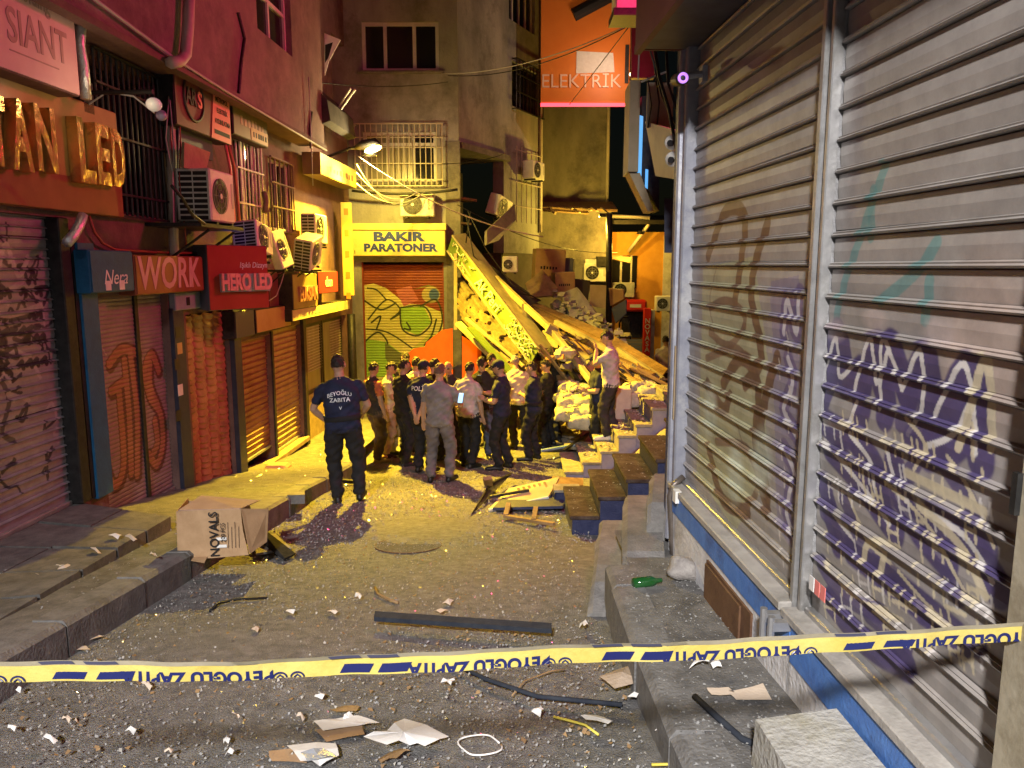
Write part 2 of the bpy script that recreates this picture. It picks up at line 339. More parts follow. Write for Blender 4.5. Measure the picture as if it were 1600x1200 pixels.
b = MB(); b.hexa([(1.2, 8.32, -2), (2.7, 8.32, -2), (2.7, 11.48, -2), (1.2, 11.48, -2)], [(1.2, 8.32, -1.3), (2.7, 8.32, -.55), (2.7, 11.48, -.55), (1.2, 11.48, -1.78)])
struct(b.build('side_ramp', stone_tread))
# ================================================================ shared builders
def holed(w, u0, u1, z0, z1, holes, th, off, b=None, m=0):
    b = b or MB(); us = sorted({u0, u1, *[h[0] for h in holes], *[h[1] for h in holes]}); zs = sorted({z0, z1, *[h[2] for h in holes], *[h[3] for h in holes]})
    us = [x for x in us if u0 <= x <= u1]; zs = [x for x in zs if z0 <= x <= z1]
    full = lambda i, k: not (i < 0 or k < 0 or i >= len(us)-1 or k >= len(zs)-1) and not any(h[0] <= (us[i]+us[i+1])/2 <= h[1] and h[2] <= (zs[k]+zs[k+1])/2 <= h[3] for h in holes)
    P = lambda u, o, z: w.p(u, o, z)
    for i in range(len(us)-1):
        for k in range(len(zs)-1):
            if not full(i, k): continue
            a, c, d, e = us[i], us[i+1], zs[k], zs[k+1]; f, g = off, off-th
            b.add([P(a, f, d), P(c, f, d), P(c, f, e), P(a, f, e)], [(0, 1, 2, 3)], m); b.add([P(a, g, d), P(c, g, d), P(c, g, e), P(a, g, e)], [(3, 2, 1, 0)], m)
            if not full(i-1, k): b.add([P(a, f, d), P(a, f, e), P(a, g, e), P(a, g, d)], [(0, 1, 2, 3)], m)
            if not full(i+1, k): b.add([P(c, f, d), P(c, f, e), P(c, g, e), P(c, g, d)], [(3, 2, 1, 0)], m)
            if not full(i, k-1): b.add([P(a, f, d), P(c, f, d), P(c, g, d), P(a, g, d)], [(3, 2, 1, 0)], m)
            if not full(i, k+1): b.add([P(a, f, e), P(c, f, e), P(c, g, e), P(a, g, e)], [(0, 1, 2, 3)], m)
    return b
PROF = [(0, 0), (.005, .35), (.003, .76), (-.012, .775), (-.012, .8), (.019, .81), (.023, .865), (.014, .915), (.016, .955), (.002, .985), (0, 1)]
PROF2 = [(0, 0), (.012, .2), (.017, .5), (.012, .8), (0, 1)]
def shutter(w, u0, u1, z0, z1, off, pitch, mat, parent, prof=PROF, single=False, amp=1, label=None, bar=True):
    e = bpy.data.objects.new('roller_shutter', None); COL.objects.link(e); e.location = w.p((u0+u1)/2, off, z0); adopt(e, parent)
    if label: e['label'] = label
    n = max(1, round((z1-z0)/pitch)); pitch = (z1-z0)/n
    def strip(b, k):
        vs = []
        for o, t in prof: vs += [w.p(u0, off+o*amp, z0+(k+t)*pitch), w.p(u1, off+o*amp, z0+(k+t)*pitch)]
        b.add(vs, [(2*i, 2*i+1, 2*i+3, 2*i+2) for i in range(len(prof)-1)])
    if single:
        b = MB()
        for k in range(n): strip(b, k)
        c = b.build('curtain', mat, e); c['kind'] = 'stuff'
    else:
        b = MB(); strip(b, 0); b.add([w.p(u0, off-.02, z0), w.p(u1, off-.02, z0), w.p(u1, off-.02, z0+pitch), w.p(u0, off-.02, z0+pitch)], [(3, 2, 1, 0)])
        s = b.build('slat', mat, e); l = wl(s)
        for k in range(1, n): place(s, l+Vector((0, 0, k*pitch))+w.n*random.uniform(-.004, .004), e, 'slat').rotation_euler = w.n*random.gauss(0, .0022)+w.u*random.gauss(0, .02)
    if bar:
        b = MB(); b.wbox(w, u0, u1, z0-.045, z0-.001, off-.02, off+.035, bev=.006); b.build('bottom_bar', steel, e)
    return e
def part(parent, name, mat, fn, smooth=False):
    b = MB(); fn(b); return b.build(name, mat, parent, smooth)
def window(w, u0, u1, z0, z1, parent, off=-.08, frame=frame_white, glass=pane, mull=(1/3, 2/3), rail=None, fw=.055, sill=True):
    e = bpy.data.objects.new('window', None); COL.objects.link(e); e.location = w.p((u0+u1)/2, off, z0); adopt(e, parent)
    b = MB()
    b.wbox(w, u0, u0+fw, z0, z1, off-.03, off+.03); b.wbox(w, u1-fw, u1, z0, z1, off-.03, off+.03); b.wbox(w, u0+fw, u1-fw, z0, z0+fw, off-.03, off+.029); b.wbox(w, u0+fw, u1-fw, z1-fw, z1, off-.03, off+.029)
    cuts = [u0+fw]
    for k in mull:
        x = u0+(u1-u0)*k; b.wbox(w, x-fw/2, x+fw/2, z0+fw, z1-fw, off-.03, off+.027); cuts.append(x)
    cuts.append(u1-fw)
    if rail:
        zr = z0+(z1-z0)*rail; b.wbox(w, u0+fw, u1-fw, zr-fw/2, zr+fw/2, off-.03, off+.024)
    b.build('frame', frame, e)
    for i in range(len(cuts)-1): part(e, 'pane', glass if not isinstance(glass, list) else glass[i % len(glass)], lambda b: b.wbox(w, cuts[i], cuts[i+1], z0+fw*.8, z1-fw*.8, off-.012, off-.004))
    if sill: part(e, 'sill', concrete, lambda b: b.wbox(w, u0-.1, u1+.1, z0-.06, z0-.001, off-.02, .09, bev=.01))
    return e
def bars(w, u0, u1, z0, z1, off, nv, hs, parent, mat, r=.011, name='window_bars', depth=0):
    e = bpy.data.objects.new(name, None); COL.objects.link(e); e.location = w.p((u0+u1)/2, off, z0); adopt(e, parent)
    for i in range(nv):
        u = u0+(u1-u0)*i/(nv-1); part(e, 'bar', mat, lambda b: b.tube([w.p(u, off, z0), w.p(u, off, z1)], r, 6))
    for h in hs:
        z = z0+(z1-z0)*h; part(e, 'rail', mat, lambda b: b.beam(w.p(u0-.02, off+r, z), w.p(u1+.02, off+r, z), r*2.4, r*1.6))
    if depth:
        for u in (u0, u1):
            for z in (z0, z1): part(e, 'stay', mat, lambda b: b.tube([w.p(u, off, z), w.p(u, off-depth, z)], r, 6))
    return e
def ac_unit(label, c, rot, size=(.78, .28, .54), brand=None, mat=white_plastic, group='air conditioner outdoor units', tilt=None, louvre=None):
    w, d, h = size; c = Vector(c); Rm = rot @ tilt if tilt is not None else rot; T = lambda x, y, z: c+Rm @ Vector((x, y, z))
    e = thing('air_conditioner', label, 'air conditioner', T(0, 0, -h/2), group)
    part(e, 'casing', mat, lambda b: b.box(c, (w, d, h), Rm, bev=.018))
    fx = -w*.13; r = min(h*.42, w*.3); n = Rm @ Vector((0, 1, 0))
    part(e, 'fan_opening', dark_plastic, lambda b: b.disc(T(fx, d/2+.002, 0), n, r, .008, 26))
    def blades(b):
        for k in range(4):
            a = k*math.pi/2+.4; q = [(.03, -.3), (.95, -.28), (.95, .32), (.03, .25)]
            b.add([T(fx+r*s*math.cos(a+t*.9), d/2+.007+.006*(t > 0), r*s*math.sin(a+t*.9)) for s, t in q], [(0, 1, 2, 3)])
    part(e, 'fan', dark_metal, blades)
    def grille(b):
        for q in (.35, .68, 1.0):
            b.tube([T(fx+r*q*math.cos(a), d/2+.014, r*q*math.sin(a)) for a in np.linspace(0, 2*math.pi, 25)], .004, 4, cap=False)
        for k in range(8):
            a = k*math.pi/4; b.tube([T(fx, d/2+.014, 0), T(fx+r*math.cos(a), d/2+.014, r*math.sin(a))], .0035, 4)
    part(e, 'fan_guard', M('fan_guard_wire', (.25, .25, .24), rough=.5, bump=0), grille)
    part(e, 'hub', white_plastic, lambda b: b.disc(T(fx, d/2+.016, 0), n, r*.16, .01, 12))
    if louvre:
        def lv(b):
            s = louvre
            for k in range(9):
                z = h*(.42-.105*k)
                for y0, y1 in ((-.4, -.02), (.02, .4)): b.box(T(s*(w/2+.001), d*(y0+y1)/2, z-.01), (.006, d*(y1-y0), h*.07), Rm)
        part(e, 'coil_opening', dark_plastic, lv)
    for s in (-1, 1): part(e, 'foot', dark_metal, lambda b: b.box(T(s*w*.32, 0, -h/2-.02), (.05, d*1.05, .036), Rm))
    part(e, 'service_cover', M('grey_cover', (.5, .5, .47), rough=.5, bump=.03), lambda b: b.box(T(w*.42, d/2, h*.05), (w*.1, .008, h*.5), Rm))
    if brand: text('lettering', brand, .085, M('red_logo', (.5, .08, .05), rough=.5, bump=0), e, T(w*.34, d/2+.007, 0), Rm @ Vector((0, 0, 1)), Rm @ Vector((-1, 0, 0)), .003, .01)
    return e
def signbox(name, label, w, u0, u1, z0, z1, o0, o1, mat, cat='sign', side=None, group=None, frame=None):
    e = thing(name, label, cat, w.p((u0+u1)/2, o0, z0), group)
    part(e, 'box', side or dark_metal, lambda b: b.wbox(w, u0, u1, z0, z1, o0, o1-.012, bev=.006))
    part(e, 'face', mat, lambda b: b.wbox(w, u0+.012, u1-.012, z0+.012, z1-.012, o1-.011, o1))
    return e
def wtext(e, body, w, u, z, off, size, mat, flip=False, **k):
    return text('lettering', body, size, mat, e, w.p(u, off, z), w.u*(-1 if flip else 1), (0, 0, 1), **k)
def cable(label, pts, r, mat, cat='cable', name='cable', n=6):
    b = MB(); b.tube(pts, r, n); return tag(b.build(name, mat, smooth=True), label, cat)
# ================================================================ left row of shops
def LU(x, y=500): return LW.hit(x, y)[0]
def LZ(x, y, off=0): return LW.hit(x, y, off)[1]
lb = thing('shop_building', 'long rose coloured building with closed shop shutters along the left side', 'building', LW.p(10, 0, -1.5))
uS1, uP1 = LU(99), LU(118)
u2a, u2b = LU(147), LU(264); u3a, u3b = LU(290), LU(356); u4a, u4b = LU(368), LU(420); u5a, u5b = LU(423), LU(468); u6a, u6b = LU(473), LU(541)
zS2 = LZ(200, 463); zS3 = LZ(320, 488); zS4 = LZ(395, 530); zS5 = LZ(445, 512); zS6 = LZ(505, 500)
holes = [(3.2, uS1, -.65, 2.0), (u2a, u2b, -1.2, zS2), (u3a, u3b, -1.5, zS3), (u4a, u4b, -1.8, zS4), (u5a, u5b, -1.8, zS5), (u6a, u6b, -1.9, zS6)]
w1 = (LU(147, 200), 8.97, 2.1, 3.55)
ww2 = (LU(368, 290), LU(407, 290), LZ(385, 372), LZ(368, 205)); ww3 = (LU(421, 300), LU(456, 300), LZ(440, 362), LZ(421, 245))
holes += [w1, ww2, ww3]
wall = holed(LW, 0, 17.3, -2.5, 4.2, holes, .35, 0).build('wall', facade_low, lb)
part(lb, 'back_wall', dark_metal, lambda b: b.wbox(LW, 0, 17.3, -2.5, 9, -.9, -.8))
# cantilevered upper storey
zo = 3.66; uw = (LU(405, 60), LU(452, 60)); o2 = .45
hz2 = [(LW.hit(402, 40, o2)[0], LW.hit(455, 40, o2)[0], LW.hit(440, 75, o2)[1], 6.6), (LW.hit(150, 0, o2)[0]-2.2, LW.hit(150, 0, o2)[0]-.9, 4.6, 6.0)]
uE = LW.hit(506, 200, o2)[0]
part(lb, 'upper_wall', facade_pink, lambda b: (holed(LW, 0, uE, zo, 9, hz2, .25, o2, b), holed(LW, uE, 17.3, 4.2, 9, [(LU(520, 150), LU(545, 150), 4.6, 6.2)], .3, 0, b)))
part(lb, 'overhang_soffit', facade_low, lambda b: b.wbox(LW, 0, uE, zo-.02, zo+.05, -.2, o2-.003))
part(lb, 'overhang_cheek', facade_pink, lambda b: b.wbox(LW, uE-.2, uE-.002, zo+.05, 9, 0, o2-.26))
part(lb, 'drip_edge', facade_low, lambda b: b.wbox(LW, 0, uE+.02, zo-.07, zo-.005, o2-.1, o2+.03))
part(lb, 'parapet', facade_low, lambda b: b.wbox(LW, 0, 17.3, 9, 9.2, -.9, .5))
for h in hz2: window(LW, h[0]+.003, h[1]-.003, h[2]+.003, h[3]-.003, lb, off=o2-.12, mull=(.5,), rail=.3, frame=frame_white, sill=False)
# dark cracks and patched strips of the upper wall
for pts in ([(372, 20), (382, 60), (377, 95), (373, 145)], [(487, 175), (484, 205), (486, 232)]):
    part(lb, 'broken_conduit', dark_metal, lambda b: b.tube([LW.p(*(lambda h: (h[0], o2+.015, h[1]))(LW.hit(x, y, o2+.015))) for x, y in pts], .022, 6))
# near shutter with scrawls
pt = Paint(4.0, 2.7, 150, (.4, .37, .42))
for k in range(40):                      # painted scrawl, mostly on the upper right of the curtain
    x = random.uniform(2.0, 3.75); y = random.choice([random.gauss(1.9, .25), random.gauss(1.5, .2)]); c = random.choice([(.08, .07, .1), (.6, .56, .6), (.1, .08, .1)])
    pt.stroke([(x, y), (x+random.uniform(.05, .16), y+random.uniform(-.05, .12)), (x+random.uniform(.1, .3), y+random.uniform(-.06, .06))], random.uniform(.02, .045), c, .9)
pt.blob(2.45, 1.1, .5, .55, (.16, .2, .42), .9); pt.stroke([(2.9, 2.3), (3.05, 1.7), (2.85, 1.1), (2.95, .5), (2.8, .2)], .04, (.62, .58, .62), .8)
pt.stroke([(3.1, 1.3), (3.2, 1.1), (3.08, .85), (3.2, .75)], .05, (.06, .05, .08), .8); pt.stroke([(2.75, .6), (2.9, .45), (2.85, .15)], .05, (.06, .05, .08), .8)
pt.stroke([(2.4, 1.95), (2.8, 2.05), (3.2, 1.95), (3.5, 2.05)], .05, (.6, .56, .6), .7)
for k in range(46):
    x = random.uniform(2.75, 3.8); y = random.uniform(.3, 2.45); c = random.choice([(.05, .045, .07), (.55, .52, .56), (.05, .045, .07)]); pt.stroke([(x, y), (x+random.uniform(-.05, .12), y+random.uniform(-.12, .1)), (x+random.uniform(0, .2), y+random.uniform(-.1, .1)), (x+random.uniform(0, .22), y+random.uniform(-.2, .12))], random.uniform(.018, .04), c, .9)
for row in (1.35, 1.55, 1.75, 1.95):
    for k in range(9):
        if random.random() < .75: x = 2.85+k*.1+random.uniform(-.02, .02); pt.stroke([(x, row), (x+.05, row+.03), (x+.06, row-.02)], .05, (.05, .04, .06), .9)
pt.stroke([(2.9, 2.15), (3.1, 2.3), (3.2, 2.15), (3.35, 2.35), (3.45, 2.1), (3.6, 2.25)], .05, (.6, .57, .62), .9); pt.stroke([(3.0, 1.85), (3.3, 1.78), (3.7, 1.84)], .05, (.58, .54, .6), .85)
for k in range(12): x = 2.5+k*.1; pt.stroke([(x, 1.62+.02*(k % 3)), (x+.06, 1.66)], .05, (.07, .06, .09), .85)
mS1 = pt.mat('scrawled_grey_shutter', LW, 3.0, -.6, rough=.38, metal=.35)
shutter(LW, 3.2, uS1-.03, -.56, 2.0, -.08, .088, mS1, lb, amp=1.1, label='grey shutter covered in black and white scrawls')
part(lb, 'shutter_guide', black_metal, lambda b: (b.wbox(LW, uS1-.028, uS1+.12, -.6, 2.0, -.1, .05, bev=.01), b.wbox(LW, uS1+.15, uS1+.25, -.6, 1.9, -.02, .035)))
part(lb, 'threshold', kerbmat, lambda b: b.wbox(LW, 3.2, uS1, -.67, -.607, -.1, .06))
# blue frame and the JTS shutter
part(lb, 'blue_post', M('petrol_blue_paint', (.008, .07, .17), (.014, .1, .22), rough=.5, scale=9, bump=.15), lambda b: (b.wbox(LW, LU(121), u2a-.01, -.62, LZ(130, 380), -.1, .06)))
pt = Paint(u2b-u2a, 2.2, 170, (.3, .25, .28)); Wd = u2b-u2a
pt.blob(Wd*.5, .9, Wd*.6, 1.0, (.34, .24, .25), .8)
def jts(col, wd, dx=0, dy=0):
    for p in ([(.42, 1.25), (.42, .55), (.34, .3), (.2, .28), (.12, .5), (.12, .9)], [(.3, 1.22), (.5, 1.28)], [(.3, 1.5), (.52, 1.62), (.78, 1.55)], [(.66, 1.55), (.7, .9), (.62, .25)], [(.55, 1.5), (.56, .9), (.52, .3)], [(1.16, 1.3), (1.05, 1.5), (.9, 1.35), (.95, 1.05), (1.14, .8), (1.14, .45), (1.0, .25), (.86, .4)], [(1.0, 1.4), (.98, 1.15), (1.1, .9)], [(1.02, .75), (1.04, .5), (.95, .4)]):
        pt.stroke([(x/1.3*Wd+dx, y+dy) for x, y in p], wd, col, .95)
jts((.12, .05, .04), .17, .015, -.015); jts((.42, .2, .12), .1)
pt.stroke([(.12*Wd, 1.75), (.2*Wd, 1.6)], .02, (.5, .48, .5), .6)
mS2 = pt.mat('orange_lettered_shutter', LW, u2a, -.9, rough=.5, metal=.2)
shutter(LW, u2a, u2b, -1.0, zS2, -.09, .045, mS2, lb, prof=PROF2, single=True, amp=.55, label='fine ribbed shutter with big orange graffiti letters')
part(lb, 'centre_channel', dark_metal, lambda b: b.wbox(LW, u2a+Wd*.585, u2a+Wd*.63, -1.0, zS2, -.085, -.06))
part(lb, 'shutter_guide', M('blue_black_post', (.02, .025, .05), (.035, .04, .07), rough=.5, scale=9, bump=.1), lambda b: b.wbox(LW, u2b+.005, u3a-.15, -1.1, zS3+.1, -.1, .05))
part(lb, 'shutter_guide', M('blue_black_post', (0, 0, 0)), lambda b: b.wbox(LW, u3b+.01, u4a-.01, -1.6, zS3+.1, -.1, .07))
# tile-like red shutter
def scal(b):
    n, m = 40, 96; vs = []
    z0, z1 = -1.25, zS3
    for i in range(m+1):
        for j in range(n+1):
            s, t = j/n, i/m; r = (t*26) % 1; c = (s*4.0) % 1; o = .03*(1-r)+.03*abs(math.sin(math.pi*c))**.6
            vs.append(LW.p(u3a+(u3b-u3a)*s, -.09+o, z0+(z1-z0)*(t-.012*abs(math.sin(math.pi*c)))))
    b.add(vs, [(i*(n+1)+j, i*(n+1)+j+1, (i+1)*(n+1)+j+1, (i+1)*(n+1)+j) for i in range(m) for j in range(n)])
sh = bpy.data.objects.new('roller_shutter', None); COL.objects.link(sh); sh.location = LW.p((u3a+u3b)/2, 0, -1.2); adopt(sh, lb); sh['label'] = 'red scalloped security shutter with tile-like plates'
q = part(sh, 'curtain', M('red_plate', (.3, .1, .07), (.42, .17, .12), rough=.45, scale=7, bump=.1, dirt=(.15, .06, .05)), scal); q['kind'] = 'stuff'
mBr = M('brown_shutter_paint', (.3, .16, .08), (.4, .23, .12), rough=.5, metal=.2, scale=5, bump=.08, dirt=(.2, .1, .05))
mBe = M('beige_shutter_paint', (.36, .25, .14), (.46, .33, .2), rough=.5, metal=.2, scale=5, bump=.08, dirt=(.24, .16, .09))
shutter(LW, u4a+.02, u4b, -1.24, zS4, -.08, .088, mBr, lb, amp=1.2, label='brown slatted shutter')
shutter(LW, u5a, u5b, -1.4, zS5, -.08, .088, mBe, lb, amp=1.2, label='beige brown slatted shutter')
part(lb, 'shutter_guide', dark_metal, lambda b: (b.wbox(LW, u4b+.005, u5a-.005, -1.6, zS5, -.1, .03), b.wbox(LW, u5b+.01, u6a-.02, -1.7, zS5+.2, -.1, .06)))
part(lb, 'threshold', wood_pale, lambda b: b.wbox(LW, u4a, u5b, -1.52, -1.45, -.05, .1))
# glazed shop at the end of the row
ue = (u6a+u6b)/2
for a, c in ((u6a+.02, u6a+(u6b-u6a)*.48), (u6a+(u6b-u6a)*.5, u6b-.02)):
    d = bpy.data.objects.new('door', None); COL.objects.link(d); d.location = LW.p((a+c)/2, 0, -1.6); adopt(d, lb)
    part(d, 'frame', dark_metal, lambda b: holed(LW, a, c, -1.75, zS6, [(a+.07, c-.07, -.75, zS6-.08)], .05, -.1, b))
    part(d, 'pane', pane_warm, lambda b: b.wbox(LW, a+.065, c-.065, -.755, zS6-.075, -.13, -.12))
    part(d, 'kick_panel', wood_pale, lambda b: b.wbox(LW, a+.03, c-.03, -1.7, -.82, -.098, -.085))
    for k in range(30): part(d, 'blind_slat', frame_white, lambda b: b.box(LW.p((a+c)/2+.3, -.115, -.4+k*.055), (.9, .02, .006), LW.rot()))
part(lb, 'drain_pipe', dark_metal, lambda b: b.tube([LW.p(u6b+.12, .08, -1.7), LW.p(u6b+.12, .08, zS6)], .09, 10), True)
# ---- windows
window(LW, w1[0]+.003, w1[1]-.003, w1[2]+.003, w1[3]-.003, lb, off=-.25, frame=dark_metal, mull=(.5,), sill=False)
bars(LW, w1[0]-.03, w1[1]+.03, w1[2]-.03, w1[3]+.05, .06, 15, (0, .14, .5, .8, 1), lb, dark_metal, .013)
window(LW, ww2[0]+.003, ww2[1]-.003, ww2[2]+.003, ww2[3]-.003, lb, off=-.1, mull=(.5,), sill=False, fw=.08)
bars(LW, ww2[0], ww2[1], ww2[2], ww2[3], .03, 8, (0, .33, .66, 1), lb, frame_white, .014)
window(LW, ww3[0]+.003, ww3[1]-.003, ww3[2]+.003, ww3[3]-.003, lb, off=-.1, mull=(.5,), sill=False)
bars(LW, ww3[0], ww3[1], ww3[2], ww3[3], .03, 6, (0, .33, .66, 1), lb, facade_pink, .014)
# ---- signs of the left side
def lsign(name, label, xl, yt, yb, xr, o0, o1, mat, **k):
    u0, z1 = LW.hit(xl, yt, o1); _, z0 = LW.hit(xl, yb, o1); u1 = LW.hit(xr, (yt+yb)/2, o1)[0]
    return signbox(name, label, LW, u0, u1, z0, z1, o0, o1, mat, **k), u0, u1, z0, z1
bronze = M('bronze_board', (.32, .18, .055), (.42, .25, .085), rough=.35, metal=.1, scale=2.5, bump=.05)
gold = M('polished_gold', (.8, .48, .13), (.9, .6, .22), rough=.2, metal=.75, scale=5, bump=.8, bs=9)
e = signbox('shop_sign', 'bronze shop sign with polished gold letters reading AN LED', LW, 3.0, LW.hit(187, 250, .1)[0], 2.05, 3.06, .02, .1, bronze, side=M('sign_red_brown', (.2, .05, .03), rough=.5))
part(e, 'lower_panel', M('red_brown_panel', (.22, .055, .03), (.28, .08, .04), rough=.45, scale=3, bump=.05), lambda b: b.wbox(LW, 3.01, LW.hit(187, 250, .1)[0]-.01, 2.06, 2.36, .1, .106))
def biglet(ch, xl, xr, yt, yb):
    u0 = LW.hit(xl, 240, .14)[0]; u1 = LW.hit(xr, 260, .14)[0]; z1 = LW.hit(xl, yt, .14)[1]; z0 = LW.hit(xl, yb, .14)[1]
    h = z1-z0; t = wtext(e, ch, LW, (u0+u1)/2, (z0+z1)/2, .155, h*1.38, gold, depth=.1, bold=.035, sx=.9); t.name = 'gold_letter'
    xs_ = [v.co.dot(LW.u) for v in t.data.vertices]; k = (u1-u0)/(max(xs_)-min(xs_)); mid = (max(xs_)+min(xs_))/2
    for v in t.data.vertices: c = v.co.dot(LW.u); v.co += LW.u*((c-mid)*k-c)
for a in (('A', 8, 42, 160, 268), ('N', 47, 80, 170, 270), ('L', 113, 139, 190, 287), ('E', 141, 163, 199, 290), ('D', 165, 186, 207, 293)): biglet(*a)
biglet('T', -22, 3, 155, 262)
e, a, c, z0, z1 = lsign('shop_sign', 'large pale pink sign board with faded brown lettering above the gold letters', -60, -60, 84, 115, .03, .3, M('pale_pink_board', (.62, .42, .4), (.68, .48, .46), rough=.5, scale=3, bump=.03), side=facade_low)
fade = M('faded_brown_ink', (.36, .22, .2), (.45, .3, .28), rough=.6, scale=5, bump=0)
wtext(e, 'SIANT', LW, LW.hit(60, 58, .3)[0], LW.hit(55, 62, .3)[1]+.02, .303, .36, fade, depth=.002, bold=.012, sx=.75)
wtext(e, 'Holding', LW, LW.hit(50, 10, .3)[0], LW.hit(50, 8, .3)[1]+.06, .303, .2, fade, depth=.002, bold=.01, sx=.7)
part(e, 'rule', fade, lambda b: b.wbox(LW, LW.hit(15, 78, .3)[0], LW.hit(92, 105, .3)[0], LW.hit(15, 76, .3)[1]-.01, LW.hit(15, 76, .3)[1], .3, .303))
maroon = M('maroon_board', (.14, .035, .045), (.18, .05, .06), rough=.45, scale=3, bump=.03); pinkb = M('coral_board', (.75, .2, .18), (.8, .26, .22), rough=.45, scale=3, bump=.02)
e, a, c, z0, z1 = lsign('shop_sign', 'maroon sign with a ringed emblem and coral end panel below the overhang', 270, 98, 192, 357, .05, .25, maroon)
ua = a+(c-a)*.62
part(e, 'coral_panel', pinkb, lambda b: b.slab([LW.p(ua-.04, .258, z0+.004), LW.p(c-.012, .258, z0+.004), LW.p(c-.012, .258, z1-.012), LW.p(ua+.1, .258, z1-.012)], .006))
part(e, 'ring', M('dark_ring', (.04, .015, .02), rough=.4, bump=0), lambda b: b.tube([LW.p(a+(c-a)*.3+.25*math.cos(t), .256, (z0+z1)/2+.04+.25*math.sin(t)) for t in np.linspace(0, 6.283, 33)], .018, 6))
wtext(e, 'AR', LW, a+(c-a)*.25, (z0+z1)/2+.04, .262, .26, M('dark_ring', (0, 0, 0)), depth=.01, bold=.02, sx=.8)
wtext(e, 'S', LW, a+(c-a)*.4, (z0+z1)/2+.04, .262, .26, pinkb, depth=.01, bold=.02)
for k, t in enumerate(('METROPOL', 'ELEKTRİK', 'AYDINLATMA')): wtext(e, t, LW, (ua+c)/2+.02, z1-.16-k*.13, .262, .085, ink, depth=.002, bold=.012, sx=.85)
part(e, 'dark_line', ink, lambda b: b.wbox(LW, ua+.05, c-.06, z0+.07, z0+.12, .258, .261))
e, a, c, z0, z1 = lsign('shop_sign', 'small olive brown sign with yellow strip next to the maroon sign', 363, 156, 208, 417, .05, .22, M('olive_board', (.16, .12, .06), (.2, .15, .08), rough=.5, scale=3, bump=.03))
part(e, 'yellow_strip', M('dull_yellow', (.5, .4, .14), rough=.5, bump=.02), lambda b: b.wbox(LW, a+.6, c-.02, z0+.02, z0+.19, .22, .225))
for k in range(7): part(e, 'faded_stroke', M('tan_ink', (.4, .3, .18), rough=.5, bump=0), lambda b: b.wbox(LW, a+.25+k*.13, a+.25+k*.13+random.uniform(.05, .1), z1-.26, z1-.14-random.uniform(0, .04), .22, .223))
for k in range(6): part(e, 'dark_stroke', ink, lambda b: b.wbox(LW, a+.68+k*.09, a+.68+k*.09+random.uniform(.04, .07), z0+.07, z0+.14, .225, .228))
# lintel boxes above the shutters
e, a, c, z0, z1 = lsign('lintel_box', 'petrol blue shutter box with white scribbled tag', 139, 390, 459, 209, -.05, .18, M('petrol_blue_paint', (0, 0, 0)), cat='shutter box', side=M('petrol_blue_paint', (0, 0, 0)))
wtext(e, 'Nera', LW, (a+c)/2+.03, (z0+z1)/2-.06, .183, .2, white_ink, depth=.002, bold=-.006, shear=.3)
for k in (.3, .62): part(e, 'sticker', paper, lambda b: b.wbox(LW, a+(c-a)*k, a+(c-a)*k+.09, z0+.02, z0+.11, .18, .183))
e, a, c, z0, z1 = lsign('lintel_box', 'red brown shutter box tagged WORK in pink spray', 210, 398, 462, 318, -.05, .19, M('red_brown_panel', (0, 0, 0)), cat='shutter box', side=M('red_brown_panel', (0, 0, 0)))
wtext(e, 'WORK', LW, a+(c-a)*.47, (z0+z1)/2, .193, .47, M('pink_spray', (.6, .36, .38), (.5, .28, .3), rough=.6, bump=0), depth=.002, bold=.018, sx=.95, shear=.1)
part(e, 'drip', M('pink_spray', (0, 0, 0)), lambda b: b.wbox(LW, c-.32, c-.29, z0+.05, z1-.05, .19, .193))
# HERO LED
heror = M('dark_red_board', (.3, .035, .02), (.36, .05, .03), rough=.45, scale=3, bump=.03)
hw = Wall(*LW.p(LW.hit(325, 430, .25)[0], .25, 0)[:2], .62, .78, 1)
hu1 = hw.hit(419, 430)[0]; hz1 = hw.hit(325, 382)[1]; hz0 = hw.hit(325, 486)[1]
e = thing('shop_sign', 'dark red box sign with raised pink letters reading HERO LED', 'sign', hw.p(hu1/2, -.2, hz0))
part(e, 'box', M('grey_return', (.1, .1, .13), rough=.5, bump=.05), lambda b: b.wbox(hw, 0, hu1, hz0, hz1, -.45, -.012, bev=.005))
part(e, 'face', heror, lambda b: b.wbox(hw, .008, hu1-.008, hz0+.008, hz1-.008, -.011, 0))
part(e, 'letter_block', M('grey_block', (.35, .35, .38), rough=.5, bump=.03), lambda b: b.wbox(hw, hu1*.18, hu1*.99, hz0+(hz1-hz0)*.28, hz0+(hz1-hz0)*.56, 0, .045))
pinkl = M('pink_letter', (.8, .32, .3), rough=.4, bump=0)
wtext(e, 'HERO LED', hw, hu1*.585, hz0+(hz1-hz0)*.42, .06, (hz1-hz0)*.34, pinkl, depth=.03, bold=.045, sx=.56)
wtext(e, 'Işıklı Dizayn', hw, hu1*.75, hz0+(hz1-hz0)*.69, .003, .1, white_ink, depth=.003, shear=.2, sx=.8)
